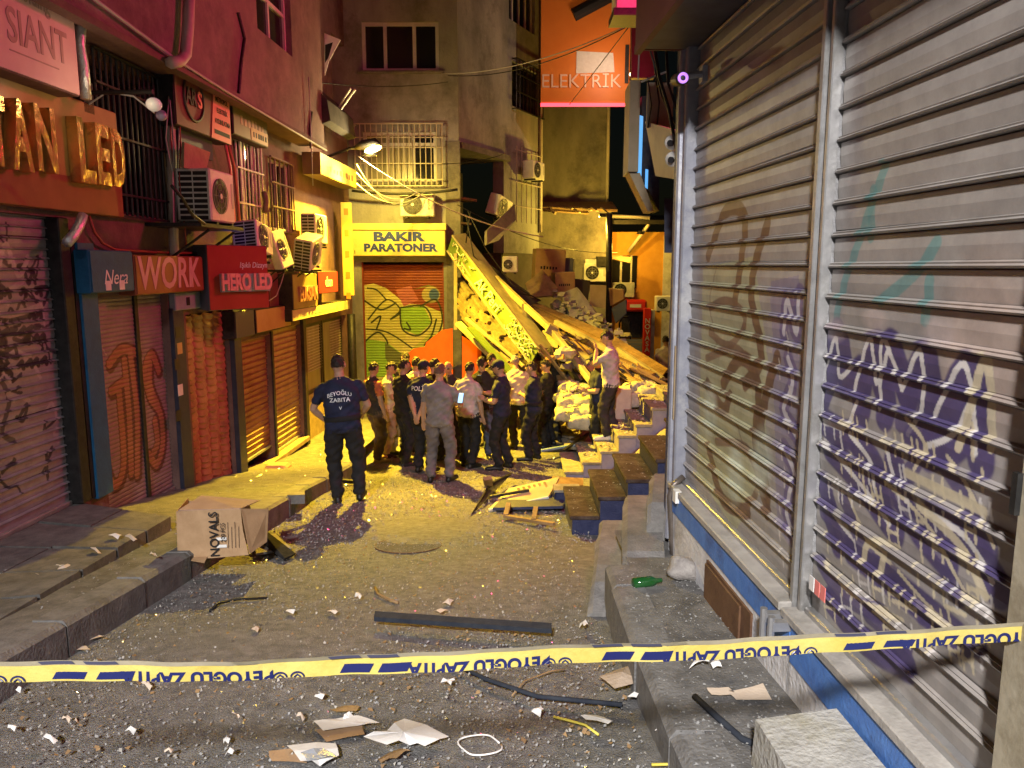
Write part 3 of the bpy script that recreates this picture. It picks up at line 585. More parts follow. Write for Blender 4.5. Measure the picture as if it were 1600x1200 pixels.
# small boxes right of it
e, a, c, z0, z1 = lsign('lintel_box', 'tan shutter box above the brown and beige shutters', 400, 484, 522, 455, -.05, .15, M('tan_panel', (.42, .24, .1), (.48, .3, .14), rough=.5, scale=4, bump=.05), cat='shutter box')
e, a, c, z0, z1 = lsign('lintel_box', 'small navy grey panel left of the tan shutter box', 367, 487, 531, 398, -.05, .14, M('navy_grey_panel', (.06, .06, .09), rough=.5, bump=.05), cat='shutter box')
e, a, c, z0, z1 = lsign('shop_sign', 'dim brass sign with raised letters reading EUKSAN', 457, 428, 485, 496, -.02, .3, M('brass_board', (.32, .24, .09), (.4, .3, .12), rough=.35, metal=.3, scale=4, bump=.04))
wtext(e, 'EUKSAN', LW, (a+c)/2+.08, (z0+z1)/2-.06, .315, .34, M('pink_bronze', (.5, .25, .18), rough=.35, metal=.4, bump=0), depth=.04, bold=.02, sx=.78)
e, a, c, z0, z1 = lsign('shop_sign', 'small maroon sign reading elsan in white', 497, 424, 460, 528, -.02, .32, M('crimson_board', (.22, .02, .03), rough=.45, bump=.02))
wtext(e, 'elsan', LW, (a+c)/2, (z0+z1)/2, .325, .26, white_ink, depth=.004, bold=.006, sx=.9)
e, a, c, z0, z1 = lsign('shop_sign', 'low yellow cream fascia band over the glazed shop', 457, 484, 503, 547, -.02, .28, M('cream_board', (.55, .46, .22), (.62, .53, .28), rough=.5, scale=4, bump=.04))
for k in range(9): part(e, 'faded_stroke', M('tan_ink', (0, 0, 0)), lambda b: b.wbox(LW, a+1.0+k*.2, a+1.0+k*.2+random.uniform(.06, .15), z0+.06, z1-.08-random.uniform(0, .05), .28, .283))
yellowb = M('yellow_board', (.68, .5, .1), (.74, .57, .14), rough=.5, scale=3, bump=.03)
e, a, c, z0, z1 = lsign('shop_sign', 'yellow box sign just below the lit street lamp', 500, 237, 272, 556, .1, .42, yellowb, side=M('olive_board', (0, 0, 0)))
for k in range(9): part(e, 'brown_stroke', M('brown_ink', (.25, .12, .04), rough=.5, bump=0), lambda b: b.wbox(LW, a+.4+k*.22, a+.4+k*.22+random.uniform(.05, .14), z0+.12, z1-.14-random.uniform(0, .08), .42, .423))
vw = Wall(*LW.p(LW.hit(534, 390, .2)[0], .2, 0)[:2], 1, .12, 1)
vz1, vz0, vu = vw.hit(534, 316)[1], vw.hit(534, 462)[1], vw.hit(551, 390)[0]
e = thing('hanging_sign', 'tall narrow yellow sign standing out from the corner under the lamp', 'sign', vw.p(vu/2, 0, vz0))
part(e, 'box', yellowb, lambda b: b.wbox(vw, 0, vu, vz0, vz1, -.12, 0, bev=.01))
for k in range(5): part(e, 'symbol', M('orange_mark', (.7, .25, .04), rough=.5, bump=0), lambda b: b.wbox(vw, vu*.3, vu*.7, vz1-.25-k*.42, vz1-.12-k*.42, 0, .003))
# dark rolled awning, hanging board
b = MB(); p0 = LW.p(LW.hit(512, 215, .3)[0], .35, 0)
a1, a2 = LW.hit(508, 200, .5)[0], LW.hit(548, 215, .5)[0]
vs = [LW.p(u, o, z) for u in (a1, a2) for o, z in ((0, 4.75), (.25, 4.7), (.55, 4.4), (.6, 4.05), (.45, 4.0), (0, 4.3))]
b.add(vs, [(i, (i+1) % 6, 6+(i+1) % 6, 6+i) for i in range(6)]+[(5, 4, 3, 2, 1, 0), tuple(range(6, 12))])
tag(b.build('awning', M('dark_canvas', (.03, .028, .03), (.06, .05, .05), rough=.8, scale=5, bump=.4, bs=12)), 'dark folded shop awning above the yellow box sign', 'awning')
bo = o2+.01
b = MB(); b.slab([at(x, y, 15.2) for x, y in ((507, 118), (507, 52), (532, 62), (514, 95))], -.03)
hb = b.build('loose_board', [paper]); tag(hb, 'torn white and black board hanging off the upper left wall', 'board')
part(hb, 'black_mark', ink, lambda b: b.slab([at(x, y, 15.16) for x, y in ((508, 98), (508, 70), (520, 66), (513, 90))], -.008))
# AC units of the left side
def lac(label, x, y, off, size, tilt=None, **k):
    u, z = LW.hit(x, y, off); return ac_unit(label, LW.p(u, off, z), LW.rot(), size, tilt=tilt, **k)
A1 = lac('large outdoor unit on a dark shelf below the maroon sign', 322, 308, .36, (.66, .4, .58), louvre=-1)
u, z = LW.hit(322, 308, .36)
sh = thing('wall_shelf', 'dark steel bracket shelf carrying the large outdoor unit', 'bracket', LW.p(u, 0, z-.35))
part(sh, 'plate', dark_metal, lambda b: b.wbox(LW, u-.75, u+.42, z-.37, z-.33, .0, .62))
for du in (-.4, .3): part(sh, 'brace', dark_metal, lambda b: b.tube([LW.p(u+du, .02, z-.75), LW.p(u+du, .55, z-.39)], .016, 6))
RX = lambda d: Matrix.Rotation(R(d), 3, 'X'); RY = lambda d: Matrix.Rotation(R(d), 3, 'Y'); RZ = lambda d: Matrix.Rotation(R(d), 3, 'Z')
lac('white outdoor unit tipped over on top of the dark red box sign', 395, 374, .38, (.55, .34, .4), RY(9) @ RX(6), louvre=-1)
lac('narrow outdoor unit leaning between two others above the red sign', 436, 390, .36, (.5, .14, .56), RY(-8) @ RX(14))
lac('outdoor unit knocked askew above the brass sign', 481, 393, .42, (.62, .3, .5), RY(-12) @ RX(-10), louvre=-1)
lac('dark sided outdoor unit on the wall near the glazed shop', 491, 358, .28, (.7, .26, .5), louvre=-1)
for i, (x, y, o) in enumerate(((395, 374, .38), (436, 390, .36), (481, 393, .42), (491, 358, .28))):
    u, z = LW.hit(x, y, o); bk = thing('wall_bracket', ('thin steel bracket under the tipped outdoor unit', 'thin steel bracket under the narrow leaning outdoor unit', 'thin steel bracket under the askew outdoor unit', 'thin steel bracket under the dark sided outdoor unit')[i], 'bracket', LW.p(u, 0, z-.3), 'outdoor unit brackets')
    for s in (-.22, .22): part(bk, 'arm', dark_metal, lambda b: (b.beam(LW.p(u+s, 0, z-.31), LW.p(u+s, o+.15, z-.31), .03, .03), b.beam(LW.p(u+s, .02, z-.6), LW.p(u+s, o, z-.32), .02, .02)))
# pipes, ducts, cables on the left wall
def lp(x, y, off): u, z = LW.hit(x, y, off); return LW.p(u, off, z)
def lcab(label, pts, off, r, mat, cat='cable', name='cable'): return cable(label, [lp(x, y, off) for x, y in pts], r, mat, cat, name)
creamp = M('cream_pipe', (.42, .36, .33), (.5, .44, .4), rough=.55, scale=8, bump=.1)
lcab('cream downpipe running down over the overhang edge', [(296, -30), (294, 40), (290, 85), (281, 96), (266, 98)], .55, .06, creamp, 'pipe', 'downpipe')
lcab('lower cream and dark pipe beside the barred window', [(262, 96), (264, 130), (266, 200), (269, 290), (272, 400)], .1, .055, creamp, 'pipe', 'downpipe')
lcab('pale conduit running along the bottom edge of the overhang', [(100, -38), (150, 0), (240, 67), (275, 93), (357, 145), (450, 200), (510, 235)], .5, .016, cable_grey, 'conduit', 'conduit')
foil = M('foil_duct', (.55, .57, .6), (.65, .66, .68), rough=.35, metal=.6, scale=12, bump=.5, bs=40)
lcab('silver wrapped duct dropping beside the pale pink sign', [(133, -10), (127, 30), (124, 70), (131, 110), (134, 155)], .25, .045, foil, 'duct', 'duct')
lcab('short silver duct bent over the dark shutter post', [(130, 336), (124, 352), (115, 368), (104, 380)], .16, .045, foil, 'duct', 'duct')
red = M('red_cable', (.35, .06, .05), rough=.5, bump=0)
lcab('thin red cables drooping over the blue shutter box', [(139, 338), (147, 362), (160, 380), (180, 390), (240, 394), (316, 396)], .06, .014, red)
lcab('pair of orange pipes beside the white barred window', [(356, 225), (366, 260), (370, 300), (374, 345), (378, 372)], .2, .022, M('orange_pipe', (.5, .2, .1), rough=.5, bump=0), 'pipe', 'refrigerant_pipe')
lcab('second pink pipe beside the white barred window', [(352, 225), (360, 265), (364, 320), (368, 365)], .2, .02, pinkb, 'pipe', 'refrigerant_pipe')
lcab('black cable looping from the shelf to the outdoor unit', [(268, 290), (285, 310), (300, 335), (320, 350)], .7, .016, cable_black)
lcab('thin vertical wire on the overhang face', [(482, 120), (485, 180), (487, 240), (489, 290)], .5, .008, cable_grey)
lcab('white oval meter hose between the two barred windows', [(413, 300), (416, 315), (414, 332)], .1, .045, facade_pink, 'pipe', 'pipe_end')
lcab('loose black wires hanging below the red box sign', [(420, 470), (432, 462), (440, 440), (446, 420), (452, 410)], .25, .008, cable_grey)
b = MB(); q = [lp(x, y, .3) for x, y in ((283, 262), (284, 222), (325, 238), (318, 268))]; b.slab(q, .03); tag(b.build('crumpled_cloth', M('tan_cloth', (.3, .2, .13), (.4, .28, .18), rough=.9, scale=7, bump=.8, bs=8)), 'tan crumpled sheet behind the large outdoor unit', 'cloth')
b = MB(); u, z = LW.hit(300, 235, .12); b.wbox(LW, LW.hit(282, 215, .12)[0], LW.hit(332, 230, .12)[0], LW.hit(282, 235, .12)[1], LW.hit(282, 192, .12)[1], .02, .12); tag(b.build('rolled_shutter', M('blue_grey_roll', (.05, .06, .12), rough=.5, bump=.2)), 'dark blue rolled blind behind the maroon sign', 'blind')
# round LED spot on its arm
u0, z0 = LW.hit(146, 145, .15); tip = LW.p(LW.hit(240, 158, .75)[0], .75, LW.hit(240, 158, .75)[1]); tipS = tip.copy()
sp = thing('spot_lamp', 'white globe spot lamp on a black arm beside the barred window', 'lamp', LW.p(u0, .05, z0))
top = LW.p(u0, .1, z0)
part(sp, 'arm', black_metal, lambda b: b.tube([top, tip+Vector((0, 0, .08))], .022, 8))
part(sp, 'cable', cable_grey, lambda b: b.tube([top-Vector((0, 0, .1)), top.lerp(tip, .3)+Vector((0, 0, .03)), top.lerp(tip, .7)+Vector((0, 0, .02)), tip-Vector((0, 0, .1))], .008, 5))
part(sp, 'mount', black_metal, lambda b: b.wbox(LW, u0-.08, u0+.08, z0-.18, z0+.1, 0, .1))
part(sp, 'globe', M('milky_globe', (.8, .8, .78), rough=.25, bump=0, emit=(1, .97, .9), es=.12), lambda b: b.ball(tip-Vector((0, 0, .03)), (.07, .07, .062)), True)
part(sp, 'cap', M('violet_lens', (.3, .28, .45), rough=.2, bump=0), lambda b: b.ball(tip+LW.u*.13-Vector((0, 0, .1)), (.05, .05, .05)), True)
# small things between the signs
p = lp(362, 390, .3); b = MB(); b.tube([p-Vector((0, 0, .05)), p+Vector((0, 0, .05))], .09, 14); q = tag(b.build('beacon_light', M('blue_beacon', (.05, .1, .8), bump=0, rough=.2, emit=(.05, .12, 1), es=3)), 'small blue glowing beacon on top of the dark red box sign', 'beacon light')
part(q, 'base', dark_plastic, lambda b: b.tube([p-Vector((0, 0, .1)), p-Vector((0, 0, .051))], .1, 14))
u0, z1 = LW.hit(283, 457, .08); z0 = LW.hit(283, 485, .08)[1]; b = MB(); b.wbox(LW, u0-.15, LW.hit(318, 470, .08)[0], z0, z1, .0, .08, bev=.01); q = tag(b.build('meter_box', M('pale_blue_box', (.2, .25, .34), (.28, .33, .42), rough=.5, scale=6, bump=.05)), 'pale blue grey meter box above the red scalloped shutter', 'meter box')
part(q, 'dial', ink, lambda b: b.wbox(LW, u0+.12, u0+.2, z0+.05, z1-.06, .08, .085))
b = MB(); ua, za = LW.hit(421, 440, .06); b.wbox(LW, LW.hit(420, 440, .06)[0], LW.hit(453, 440, .06)[0], LW.hit(430, 478, .06)[1], LW.hit(430, 420, .06)[1], -.0, .06); tag(b.build('wall_panel', maroon), 'dark maroon wall panel with wires right of the HERO LED sign', 'panel')
for i in range(5):
    x0 = random.uniform(255, 280); lcab(('upper left', 'upper right', 'middle', 'lower left', 'lower right')[i]+' strand of the thin cable tangle by the downpipe', [(x0, 120+i*12), (x0+random.uniform(-6, 10), 200+i*8), (x0+random.uniform(-4, 8), 280), (x0+random.uniform(0, 14), 350+i*9)], .14+.02*i, .007, random.choice((cable_black, red, cable_grey)))
for i, (x, y, m) in enumerate(((278, 520, 'k'), (281, 545, 'y'), (277, 570, 'k'), (282, 610, 'w'), (279, 650, 'k'))):
    h = LW.hit(x, y, .052); b = MB(); b.wbox(LW, h[0]-.06, h[0]+.06, h[1]-.06, h[1]+.07, .05, .054); tag(b.build('sticker', {'k': dark_plastic, 'y': M('dull_yellow', (0, 0, 0)), 'w': paper}[m]), ('topmost dark sticker on the post left of the red shutter', 'yellowish sticker on the post left of the red shutter', 'dark sticker under the yellowish one on that post', 'white sticker low on the post left of the red shutter', 'lowest dark sticker on the post left of the red shutter')[i], 'sticker')
# ================================================================ building closing the street
bb = thing('corner_building', 'grey rendered corner building at the end of the street, half torn open', 'building', (-2.4, 17.8, -1.9))
wU = (.33, 2.01, 5.77, 6.8); wG = (.3, 1.93, 3.42, 4.5); sH = (.19, 2.05, -1.3, 1.66)
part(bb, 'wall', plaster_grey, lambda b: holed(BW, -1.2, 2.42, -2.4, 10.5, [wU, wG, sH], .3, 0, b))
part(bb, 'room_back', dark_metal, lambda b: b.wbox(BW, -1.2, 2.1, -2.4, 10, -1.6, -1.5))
part(bb, 'column', concrete, lambda b: b.wbox(BW, 2.12, 2.44, -2.4, 4.3, -.25, .03))
window(BW, *[v+d for v, d in zip(wU, (.003, -.003, .003, -.003))], bb, off=-.1, mull=(.3, .68), fw=.075)
window(BW, *[v+d for v, d in zip(wG, (.003, -.003, .003, -.003))], bb, off=-.1, mull=(.33, .68), rail=.76, glass=[pane_warm, pane_warm, pane], frame=frame_white, fw=.07)
bars(BW, .16, 2.07, 3.32, 4.63, .22, 17, (0, .1, .36, .62, .78, 1), bb, M('cream_bar', (.5, .46, .36), rough=.5, bump=0), .012, depth=.2)
holesS = [(2.92, 4.58, 5.57, 6.67), (2.75, 4.3, 7.6, 9.2)]
part(bb, 'side_wall', plaster_grey, lambda b: (holed(SW, .02, 4.65, 4.3, 10.5, holesS, .3, 0, b), holed(SW, 2.45, 4.65, 1.9, 4.298, [], .3, 0, b)))
window(SW, 2.923, 4.577, 5.573, 6.667, bb, off=-.12, frame=dark_metal, sill=False); bars(SW, 2.92, 4.6, 5.5, 6.7, .12, 9, (0, .35, .7, 1), bb, dark_metal, .016, depth=.1)
window(SW, 2.753, 4.297, 7.603, 9.197, bb, off=-.12, mull=(.25, .5, .75), sill=False)
part(bb, 'floor_slab', concrete, lambda b: b.wbox(SW, .15, 2.6, 4.16, 4.296, -2.2, .12))
part(bb, 'dark_room', M('dark_matte', (.05, .045, .04), (.09, .08, .07), rough=.9, scale=3, bump=.3), lambda b: (b.wbox(SW, .1, 4.6, -2, 4.2, -2.6, -2.4), b.wbox(SW, 2.5, 2.6, -2, 1.9, -2.4, -.1)))  # plain dark brown walls of the torn open room
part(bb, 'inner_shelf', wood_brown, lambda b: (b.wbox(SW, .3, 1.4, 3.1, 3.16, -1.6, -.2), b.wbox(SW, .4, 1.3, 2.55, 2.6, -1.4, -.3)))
part(bb, 'drain_pipe', creamp, lambda b: b.tube([SW.p(4.6, .06, 2.5), SW.p(4.6, .06, 10)], .05, 8), True)
for k in range(6): part(bb, 'cage_bar', creamp, lambda b: b.tube([SW.p(3.0+k*.3, .1, 2.7), SW.p(3.0+k*.3, .1, 4.6)], .012, 5))
for z in (3.1, 3.7, 4.5): part(bb, 'cage_rail', creamp, lambda b: b.tube([SW.p(2.9, .1, z), SW.p(4.6, .1, z)], .014, 5))
part(bb, 'roof_edge', concrete, lambda b: (b.wbox(BW, -1.3, 2.5, 10.5, 10.7, -1.5, .2)))
# graffiti shutter
pt = Paint(1.86, 2.96, 130, (.26, .055, .026)); x = lambda px: (px-563)/131*1.86; z = lambda py: 1.66-(py-412)/140*2.08+1.3
lime = (.3, .55, .05); yel = (.68, .66, .2); dk = (.035, .05, .012)
pt.poly([(x(a), z(c)) for a, c in ((563, 448), (580, 445), (600, 452), (630, 475), (660, 478), (692, 490), (692, 700), (563, 700))], yel)
pt.poly([(x(a), z(c)) for a, c in ((575, 470), (625, 480), (640, 500), (618, 560), (585, 600), (563, 580), (563, 520))], (.62, .62, .16))
for k in ([(570, 500), (600, 470), (622, 485), (606, 500), (640, 480)], [(566, 515), (600, 520), (640, 545), (655, 560)], [(600, 470), (585, 455), (570, 452)]): pt.stroke([(x(a), z(c)) for a, c in k], .035, dk)
pt.poly([(x(a), z(c)) for a, c in ((622, 482), (660, 480), (672, 505), (650, 525), (625, 515))], lime)
pt.poly([(x(a), z(c)) for a, c in ((615, 455), (640, 448), (652, 470), (628, 480))], (.5, .16, .14))
pt.blob(x(672), z(462), .22, .2, (.45, .4, .16), 1, .1); pt.blob(x(677), z(462), .13, .15, (.06, .12, .32), 1, .2)
pt.poly([(x(a), z(c)) for a, c in ((563, 530), (598, 535), (625, 555), (640, 590), (563, 590))], lime); pt.poly([(x(a), z(c)) for a, c in ((640, 545), (672, 520), (692, 540), (692, 600), (640, 600))], (.48, .56, .1))
for k in ([(622, 482), (660, 480), (672, 505), (650, 525), (625, 515), (622, 482)], [(655, 480), (680, 470), (690, 500), (680, 530)], [(563, 535), (585, 520), (600, 535), (598, 550), (620, 560), (626, 580)], [(632, 505), (638, 516), (628, 514)], [(660, 540), (672, 525), (680, 500)], [(600, 565), (598, 540)], [(563, 470), (590, 485), (615, 475)], [(575, 505), (590, 495), (583, 515)]): pt.stroke([(x(a), z(c)) for a, c in k], .04, dk)
pt.poly([(x(a), z(c)) for a, c in ((596, 536), (626, 556), (612, 590), (596, 560))], (.15, .18, .05)); pt.poly([(x(a), z(c)) for a, c in ((640, 455), (668, 447), (690, 452), (675, 448))], (.2, .22, .05))
mG = pt.mat('graffiti_shutter', BW, .19, -1.3, rough=.5, metal=.1, grime=.2)
shutter(BW, .21, 2.03, -1.3, 1.6, -.12, .062, mG, bb, prof=PROF2, single=True, amp=.9, label='brick red shutter with a large green and yellow graffiti')
part(bb, 'shutter_guide', M('brick_red_metal', (.25, .05, .025), rough=.5, bump=.1), lambda b: (b.wbox(BW, .192, .22, -1.3, 1.65, -.11, -.02), b.wbox(BW, 2.02, 2.048, -1.3, 1.65, -.11, -.02)))
part(bb, 'orange_panel', M('bright_orange', (.75, .1, .01), (.8, .13, .015), rough=.5, scale=5, bump=.05), lambda b: (b.slab([at(px, py, 17.1) for px, py in ((628, 640), (628, 560), (646, 545), (664, 542), (666, 535), (690, 516), (707, 513), (708, 640))], -.03), b.slab([at(px, py, 17.1) for px, py in ((722, 640), (722, 525), (738, 535), (752, 545), (752, 640))], -.03)))
ybk = M('yellow_shop_board', (.82, .72, .2), (.88, .78, .25), rough=.5, scale=3, bump=.03, dirt=(.7, .6, .16))
e = signbox('shop_sign', 'yellow shop sign with blue letters reading BAKIR PARATONER', BW, .0, 2.12, 1.79, 2.36, .02, .3, ybk, side=ybk)
part(e, 'hood', ybk, lambda b: b.wbox(BW, -.02, 2.14, 2.363, 2.5, -.0, .34))
bl = M('blue_letter', (.03, .06, .3), rough=.5, bump=0)
wtext(e, 'BAKIR', BW, 1.08, 2.205, .303, .27, bl, depth=.006, bold=.05, sx=1.5); wtext(e, 'PARATONER', BW, 1.12, 1.965, .303, .23, bl, depth=.006, bold=.05, sx=1.22)
wtext(e, '21', BW, .08, 1.87, .303, .12, ink, depth=.004, bold=.01)
ac_unit('white outdoor unit with red logo above the yellow BAKIR PARATONER sign', BW.p(1.52, .25, 2.9), BW.rot(), (.74, .3, .5), brand='arçelik')
ac_unit('small outdoor unit on the flank of the corner building', SW.p(3.6, .3, 4.03), SW.rot(), (.75, .3, .45))
ac_unit('outdoor unit dangling in the torn open room', SW.p(2.0, .1, 3.0), SW.rot(), (.7, .3, .5), tilt=RY(12) @ RX(-14))
ac_unit('pale unit caught among the dark wreckage below the torn room', at(797, 413, 17.5), BW.rot(), (.34, .25, .36))
# ================================================================ far wall and annex
fb = thing('far_building', 'tall dark rendered building standing behind the rubble', 'building', (1.9, 24.3, -1.9))
part(fb, 'tower_wall', plaster_far, lambda b: b.box((1.9, 25.2, 7), (2.1, 2.2, 7.6)))
part(fb, 'lower_wall', plaster_far, lambda b: b.box((1.2, 23.6, .6), (3.5, .6, 5.2)))
part(fb, 'eave', wood_brown, lambda b: (b.slab([(-.6, 22.6, 3.3), (3.05, 22.7, 3.18), (3.05, 23.9, 3.5), (-.6, 23.9, 3.5)], .07), b.slab([(.1, 22.4, 3.2), (2.2, 22.5, 3.06), (2.2, 22.9, 3.2), (.1, 22.9, 3.3)], .04)))
part(fb, 'downpipe', creamp, lambda b: b.tube([(2.9, 24.02, 3.5), (2.9, 24.02, 6.3), (2.8, 24.02, 9)], .05, 8), True)
part(fb, 'pole', dark_metal, lambda b: b.tube([at(951, 560, 21), at(952, 333, 21)], .085, 8), True)
for k in range(9): part(fb, 'broken_lath', wood_pale, lambda b: b.beam((.2+k*.3, 22.6+random.uniform(0, .3), 3.24), (.5+k*.3+random.uniform(-.2, .2), 22.2, 3.1+random.uniform(-.1, .08)), .07, .03))
ab = thing('annex_building', 'low orange painted shop building at the far right', 'building', (4.3, 24.4, -1.9))
part(ab, 'wall', orange_wall, lambda b: b.box((4.45, 24.4, .3), (2.8, .7, 4.6)))
part(ab, 'eave', dark_metal, lambda b: b.slab([(3.0, 23.0, 2.9), (5.9, 23.0, 2.9), (5.9, 24.8, 3.15), (3.0, 24.8, 3.15)], .12))
part(ab, 'gutter', creamp, lambda b: b.tube([at(950, 338, 23.1), at(1015, 340, 23.1), at(1013, 352, 23.2), at(982, 393, 23.6)], .055, 8), True)
part(ab, 'plaster_strip', plaster_white, lambda b: b.box((4.95, 24.03, .3), (.55, .06, 4.4)))
part(ab, 'window', pane, lambda b: b.box(tuple(at(972, 425, 24.03)), (.9, .05, 1.0)))
part(ab, 'window_frame', frame_white, lambda b: (b.box(tuple(at(970, 425, 23.99)), (.07, .05, 1.0)), b.box(tuple(at(986, 425, 23.99)), (.05, .05, 1.0))))
part(ab, 'shop_shutter', M('grey_far_shutter', (.3, .3, .26), rough=.5, metal=.3, bump=.1), lambda b: [b.box(tuple(at(990, 532+k*5, 23.9)), (.72, .04, .085)) for k in range(10)])
part(ab, 'dark_doorway', dark_metal, lambda b: b.box(tuple(at(990, 505, 24.02)), (.76, .06, .9)))
e = thing('shop_awning', 'bright red box awning over the far shop', 'awning', at(992, 485, 23.6)); redb = M('bright_red_board', (.65, .03, .02), rough=.45, bump=.03)
part(e, 'box', redb, lambda b: b.box(tuple(at(992, 477, 23.6)), (.66, .5, .36), bev=.06)); part(e, 'panel', paper, lambda b: b.box(tuple(at(993, 478, 23.34)), (.34, .01, .1)))
e = thing('hanging_sign', 'tall narrow red sign with white vertical letters NOVASA', 'sign', at(1013, 560, 22)); NW = Wall(*at(1007, 500, 22)[:2], 1, 0, 1)
na, nb = NW.hit(1007, 500)[0], NW.hit(1017, 500)[0]; nz1, nz0 = NW.hit(1012, 482)[1], NW.hit(1012, 556)[1]
part(e, 'box', redb, lambda b: b.wbox(NW, na, nb, nz0, nz1, -.25, 0))
for k, c in enumerate('NOVASA'): wtext(e, c, NW, (na+nb)/2, nz1-.36-k*.165, .004, .2, white_ink, depth=.004, bold=.015)
part(e, 'post', plaster_white, lambda b: b.wbox(NW, nb+.01, nb+.12, nz0-.5, nz1-.05, -.3, -.05))
ac_unit('outdoor unit hung on the far yellow lit wall', at(929, 426, 23.15), BW.rot(), (.66, .3, .54))
ac_unit('outdoor unit at the far right behind the near shop corner', at(1037, 474, 22.6), BW.rot(), (.5, .3, .44))
ac_unit('outdoor unit on the annex wall by the pole', at(973, 453, 23.8), BW.rot(), (.7, .2, .46))
b = MB(); b.box(tuple(at(924, 409, 23.2)), (.4, .2, .14), bev=.02); tag(b.build('wall_unit', white_plastic), 'small white box above the far outdoor unit', 'wall unit')
b = MB(); b.box(tuple(at(941, 409, 23.1)), (.36, .3, .3), bev=.02); tag(b.build('meter_box', dark_metal), 'dark meter box next to the far pole', 'meter box')
b = MB(); b.slab([at(956, 400, 23.2), at(988, 403, 22.9), at(984, 412, 22.6), at(954, 405, 22.9)], .03); tag(b.build('canopy', wood_brown), 'small dark canopy sheet on the annex wall', 'canopy')
# orange ELEKTRIK sign
EW = Wall(*at(845, 150, 20)[:2], 1, .0, 1); eu = EW.hit(984, 100)[0]; ez0 = EW.hit(900, 163)[1]
e = thing('shop_sign', 'huge orange sign board reading ELEKTRİK with a red neon line at its foot', 'sign', EW.p(eu/2, 0, ez0))
orb = M('orange_board_glow', (.62, .17, .025), (.68, .21, .035), rough=.5, scale=1.2, bump=.03, emit=(1, .2, .02), es=.06)  # faint glow put into the board material; the board itself is no lamp
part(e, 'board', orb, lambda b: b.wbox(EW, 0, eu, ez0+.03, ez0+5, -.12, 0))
part(e, 'neon_line', M('red_neon', (.9, .1, .08), rough=.4, bump=0, emit=(1, .035, .06), es=5), lambda b: b.wbox(EW, 0, eu, ez0-.035, ez0+.028, -.1, .02))
wtext(e, 'ELEKTRİK', EW, EW.hit(908, 128)[0], EW.hit(908, 128)[1], .01, .46, M('pale_orange_letter', (.85, .6, .5), rough=.4, bump=0), depth=.05, bold=-.004, sx=.98)
part(e, 'taped_paper', paper, lambda b: b.slab([EW.p(*(lambda h: (h[0], .012, h[1]))(EW.hit(px, py))) for px, py in ((900, 115), (960, 113), (958, 83), (901, 80))], -.004))
part(e, 'black_stroke', ink, lambda b: b.tube([EW.p(*(lambda h: (h[0], .0, h[1]))(EW.hit(px, py))) for px, py in ((896, 24), (945, -2), (960, -10))], .16, 10))
part(e, 'side_bar', dark_metal, lambda b: b.wbox(EW, eu-.12, eu-.03, ez0+.5, ez0+1.4, 0, .03))
# ================================================================ near shop on the right
def RU(x, y=500): return RW.hit(x, y)[0]
rb = thing('shop_building', 'near right shop building with two tall graffiti covered shutters', 'building', RW.p(3, 0, -.3))
sl_z = .113; zT = 2.93; uA, uB, uC, uD = 1.91, 3.12, 3.205, 5.08
nz = RW.hit(1275, 1003, .06)[1]
Hs = [(uC, uD, sl_z, zT), (uA, uB, nz, zT)]
part(rb, 'wall', plaster_white, lambda b: holed(RW, -4, 5.36, -1, 3.6, Hs+[(RW.hit(1102, 900)[0], RW.hit(1165, 950)[0], -.34, RW.hit(1166, 925)[1]+.02)][:2], .35, -.02, b))
part(rb, 'upper_wall', facade_low, lambda b: b.wbox(RW, -4, 5.36, 3.6, 8.5, -.6, -.02))
part(rb, 'back_wall', dark_metal, lambda b: b.wbox(RW, -4, 5.3, -1, 8, -1.6, -1.5))
part(rb, 'end_wall', facade_low, lambda b: b.wbox(RW, 5.36, 5.4, -1.2, 8.5, -1.6, -.02))
# paintings on the two curtains
def pane_paint(seed, w, h):
    return Paint(w, h, 190, (.35, .325, .305))
purple = (.085, .065, .17); pale = (.6, .56, .52)
# far panel: left in the picture is far (u large)
FWd, FH = uD-uC, zT-sl_z; pt = pane_paint(1, FWd, FH)
def fx(px, py):
    u, z = RW.hit(px, py, -.03); return (u-uC, z-sl_z)
pt.poly([fx(*p) for p in ((1100, 420), (1180, 400), (1200, 560), (1195, 760), (1150, 830), (1090, 740))], (.42, .42, .27), .9); pt.poly([fx(*p) for p in ((1205, 440), (1250, 430), (1252, 880), (1215, 820))], (.25, .22, .32), .75)
for k in ([(1108, 400), (1135, 330), (1165, 345), (1150, 470)], [(1200, 350), (1175, 450), (1190, 560), (1165, 600)], [(1130, 600), (1160, 560), (1185, 600), (1180, 700), (1200, 800)], [(1105, 600), (1130, 640), (1140, 620)], [(1108, 700), (1130, 780), (1170, 800)], [(1215, 560), (1190, 660), (1200, 780)]): pt.stroke([fx(*p) for p in k], .085, (.15, .085, .06), .95)
for k in ([(1120, 420), (1110, 480), (1125, 560)], [(1125, 640), (1150, 660), (1160, 700)]): pt.stroke([fx(*p) for p in k], .02, (.25, .2, .15), .7)
for k in ([(1225, 520), (1232, 470), (1245, 520), (1250, 460)], [(1232, 560), (1240, 600), (1225, 640), (1245, 680)], [(1225, 700), (1240, 740), (1230, 800), (1246, 850)]):
    pt.stroke([fx(*p) for p in k], .1, (.13, .1, .24), .8); pt.stroke([fx(*p) for p in k], .035, (.62, .6, .64), .9)
for r_ in range(9):
    a, c = 1222+random.uniform(-6, 14), 520+r_*42; pt.stroke([fx(a, c), fx(a+3, c+30)], .014, pale, .8); pt.stroke([fx(a, c+14), fx(a+14, c+20)], .014, pale, .8)
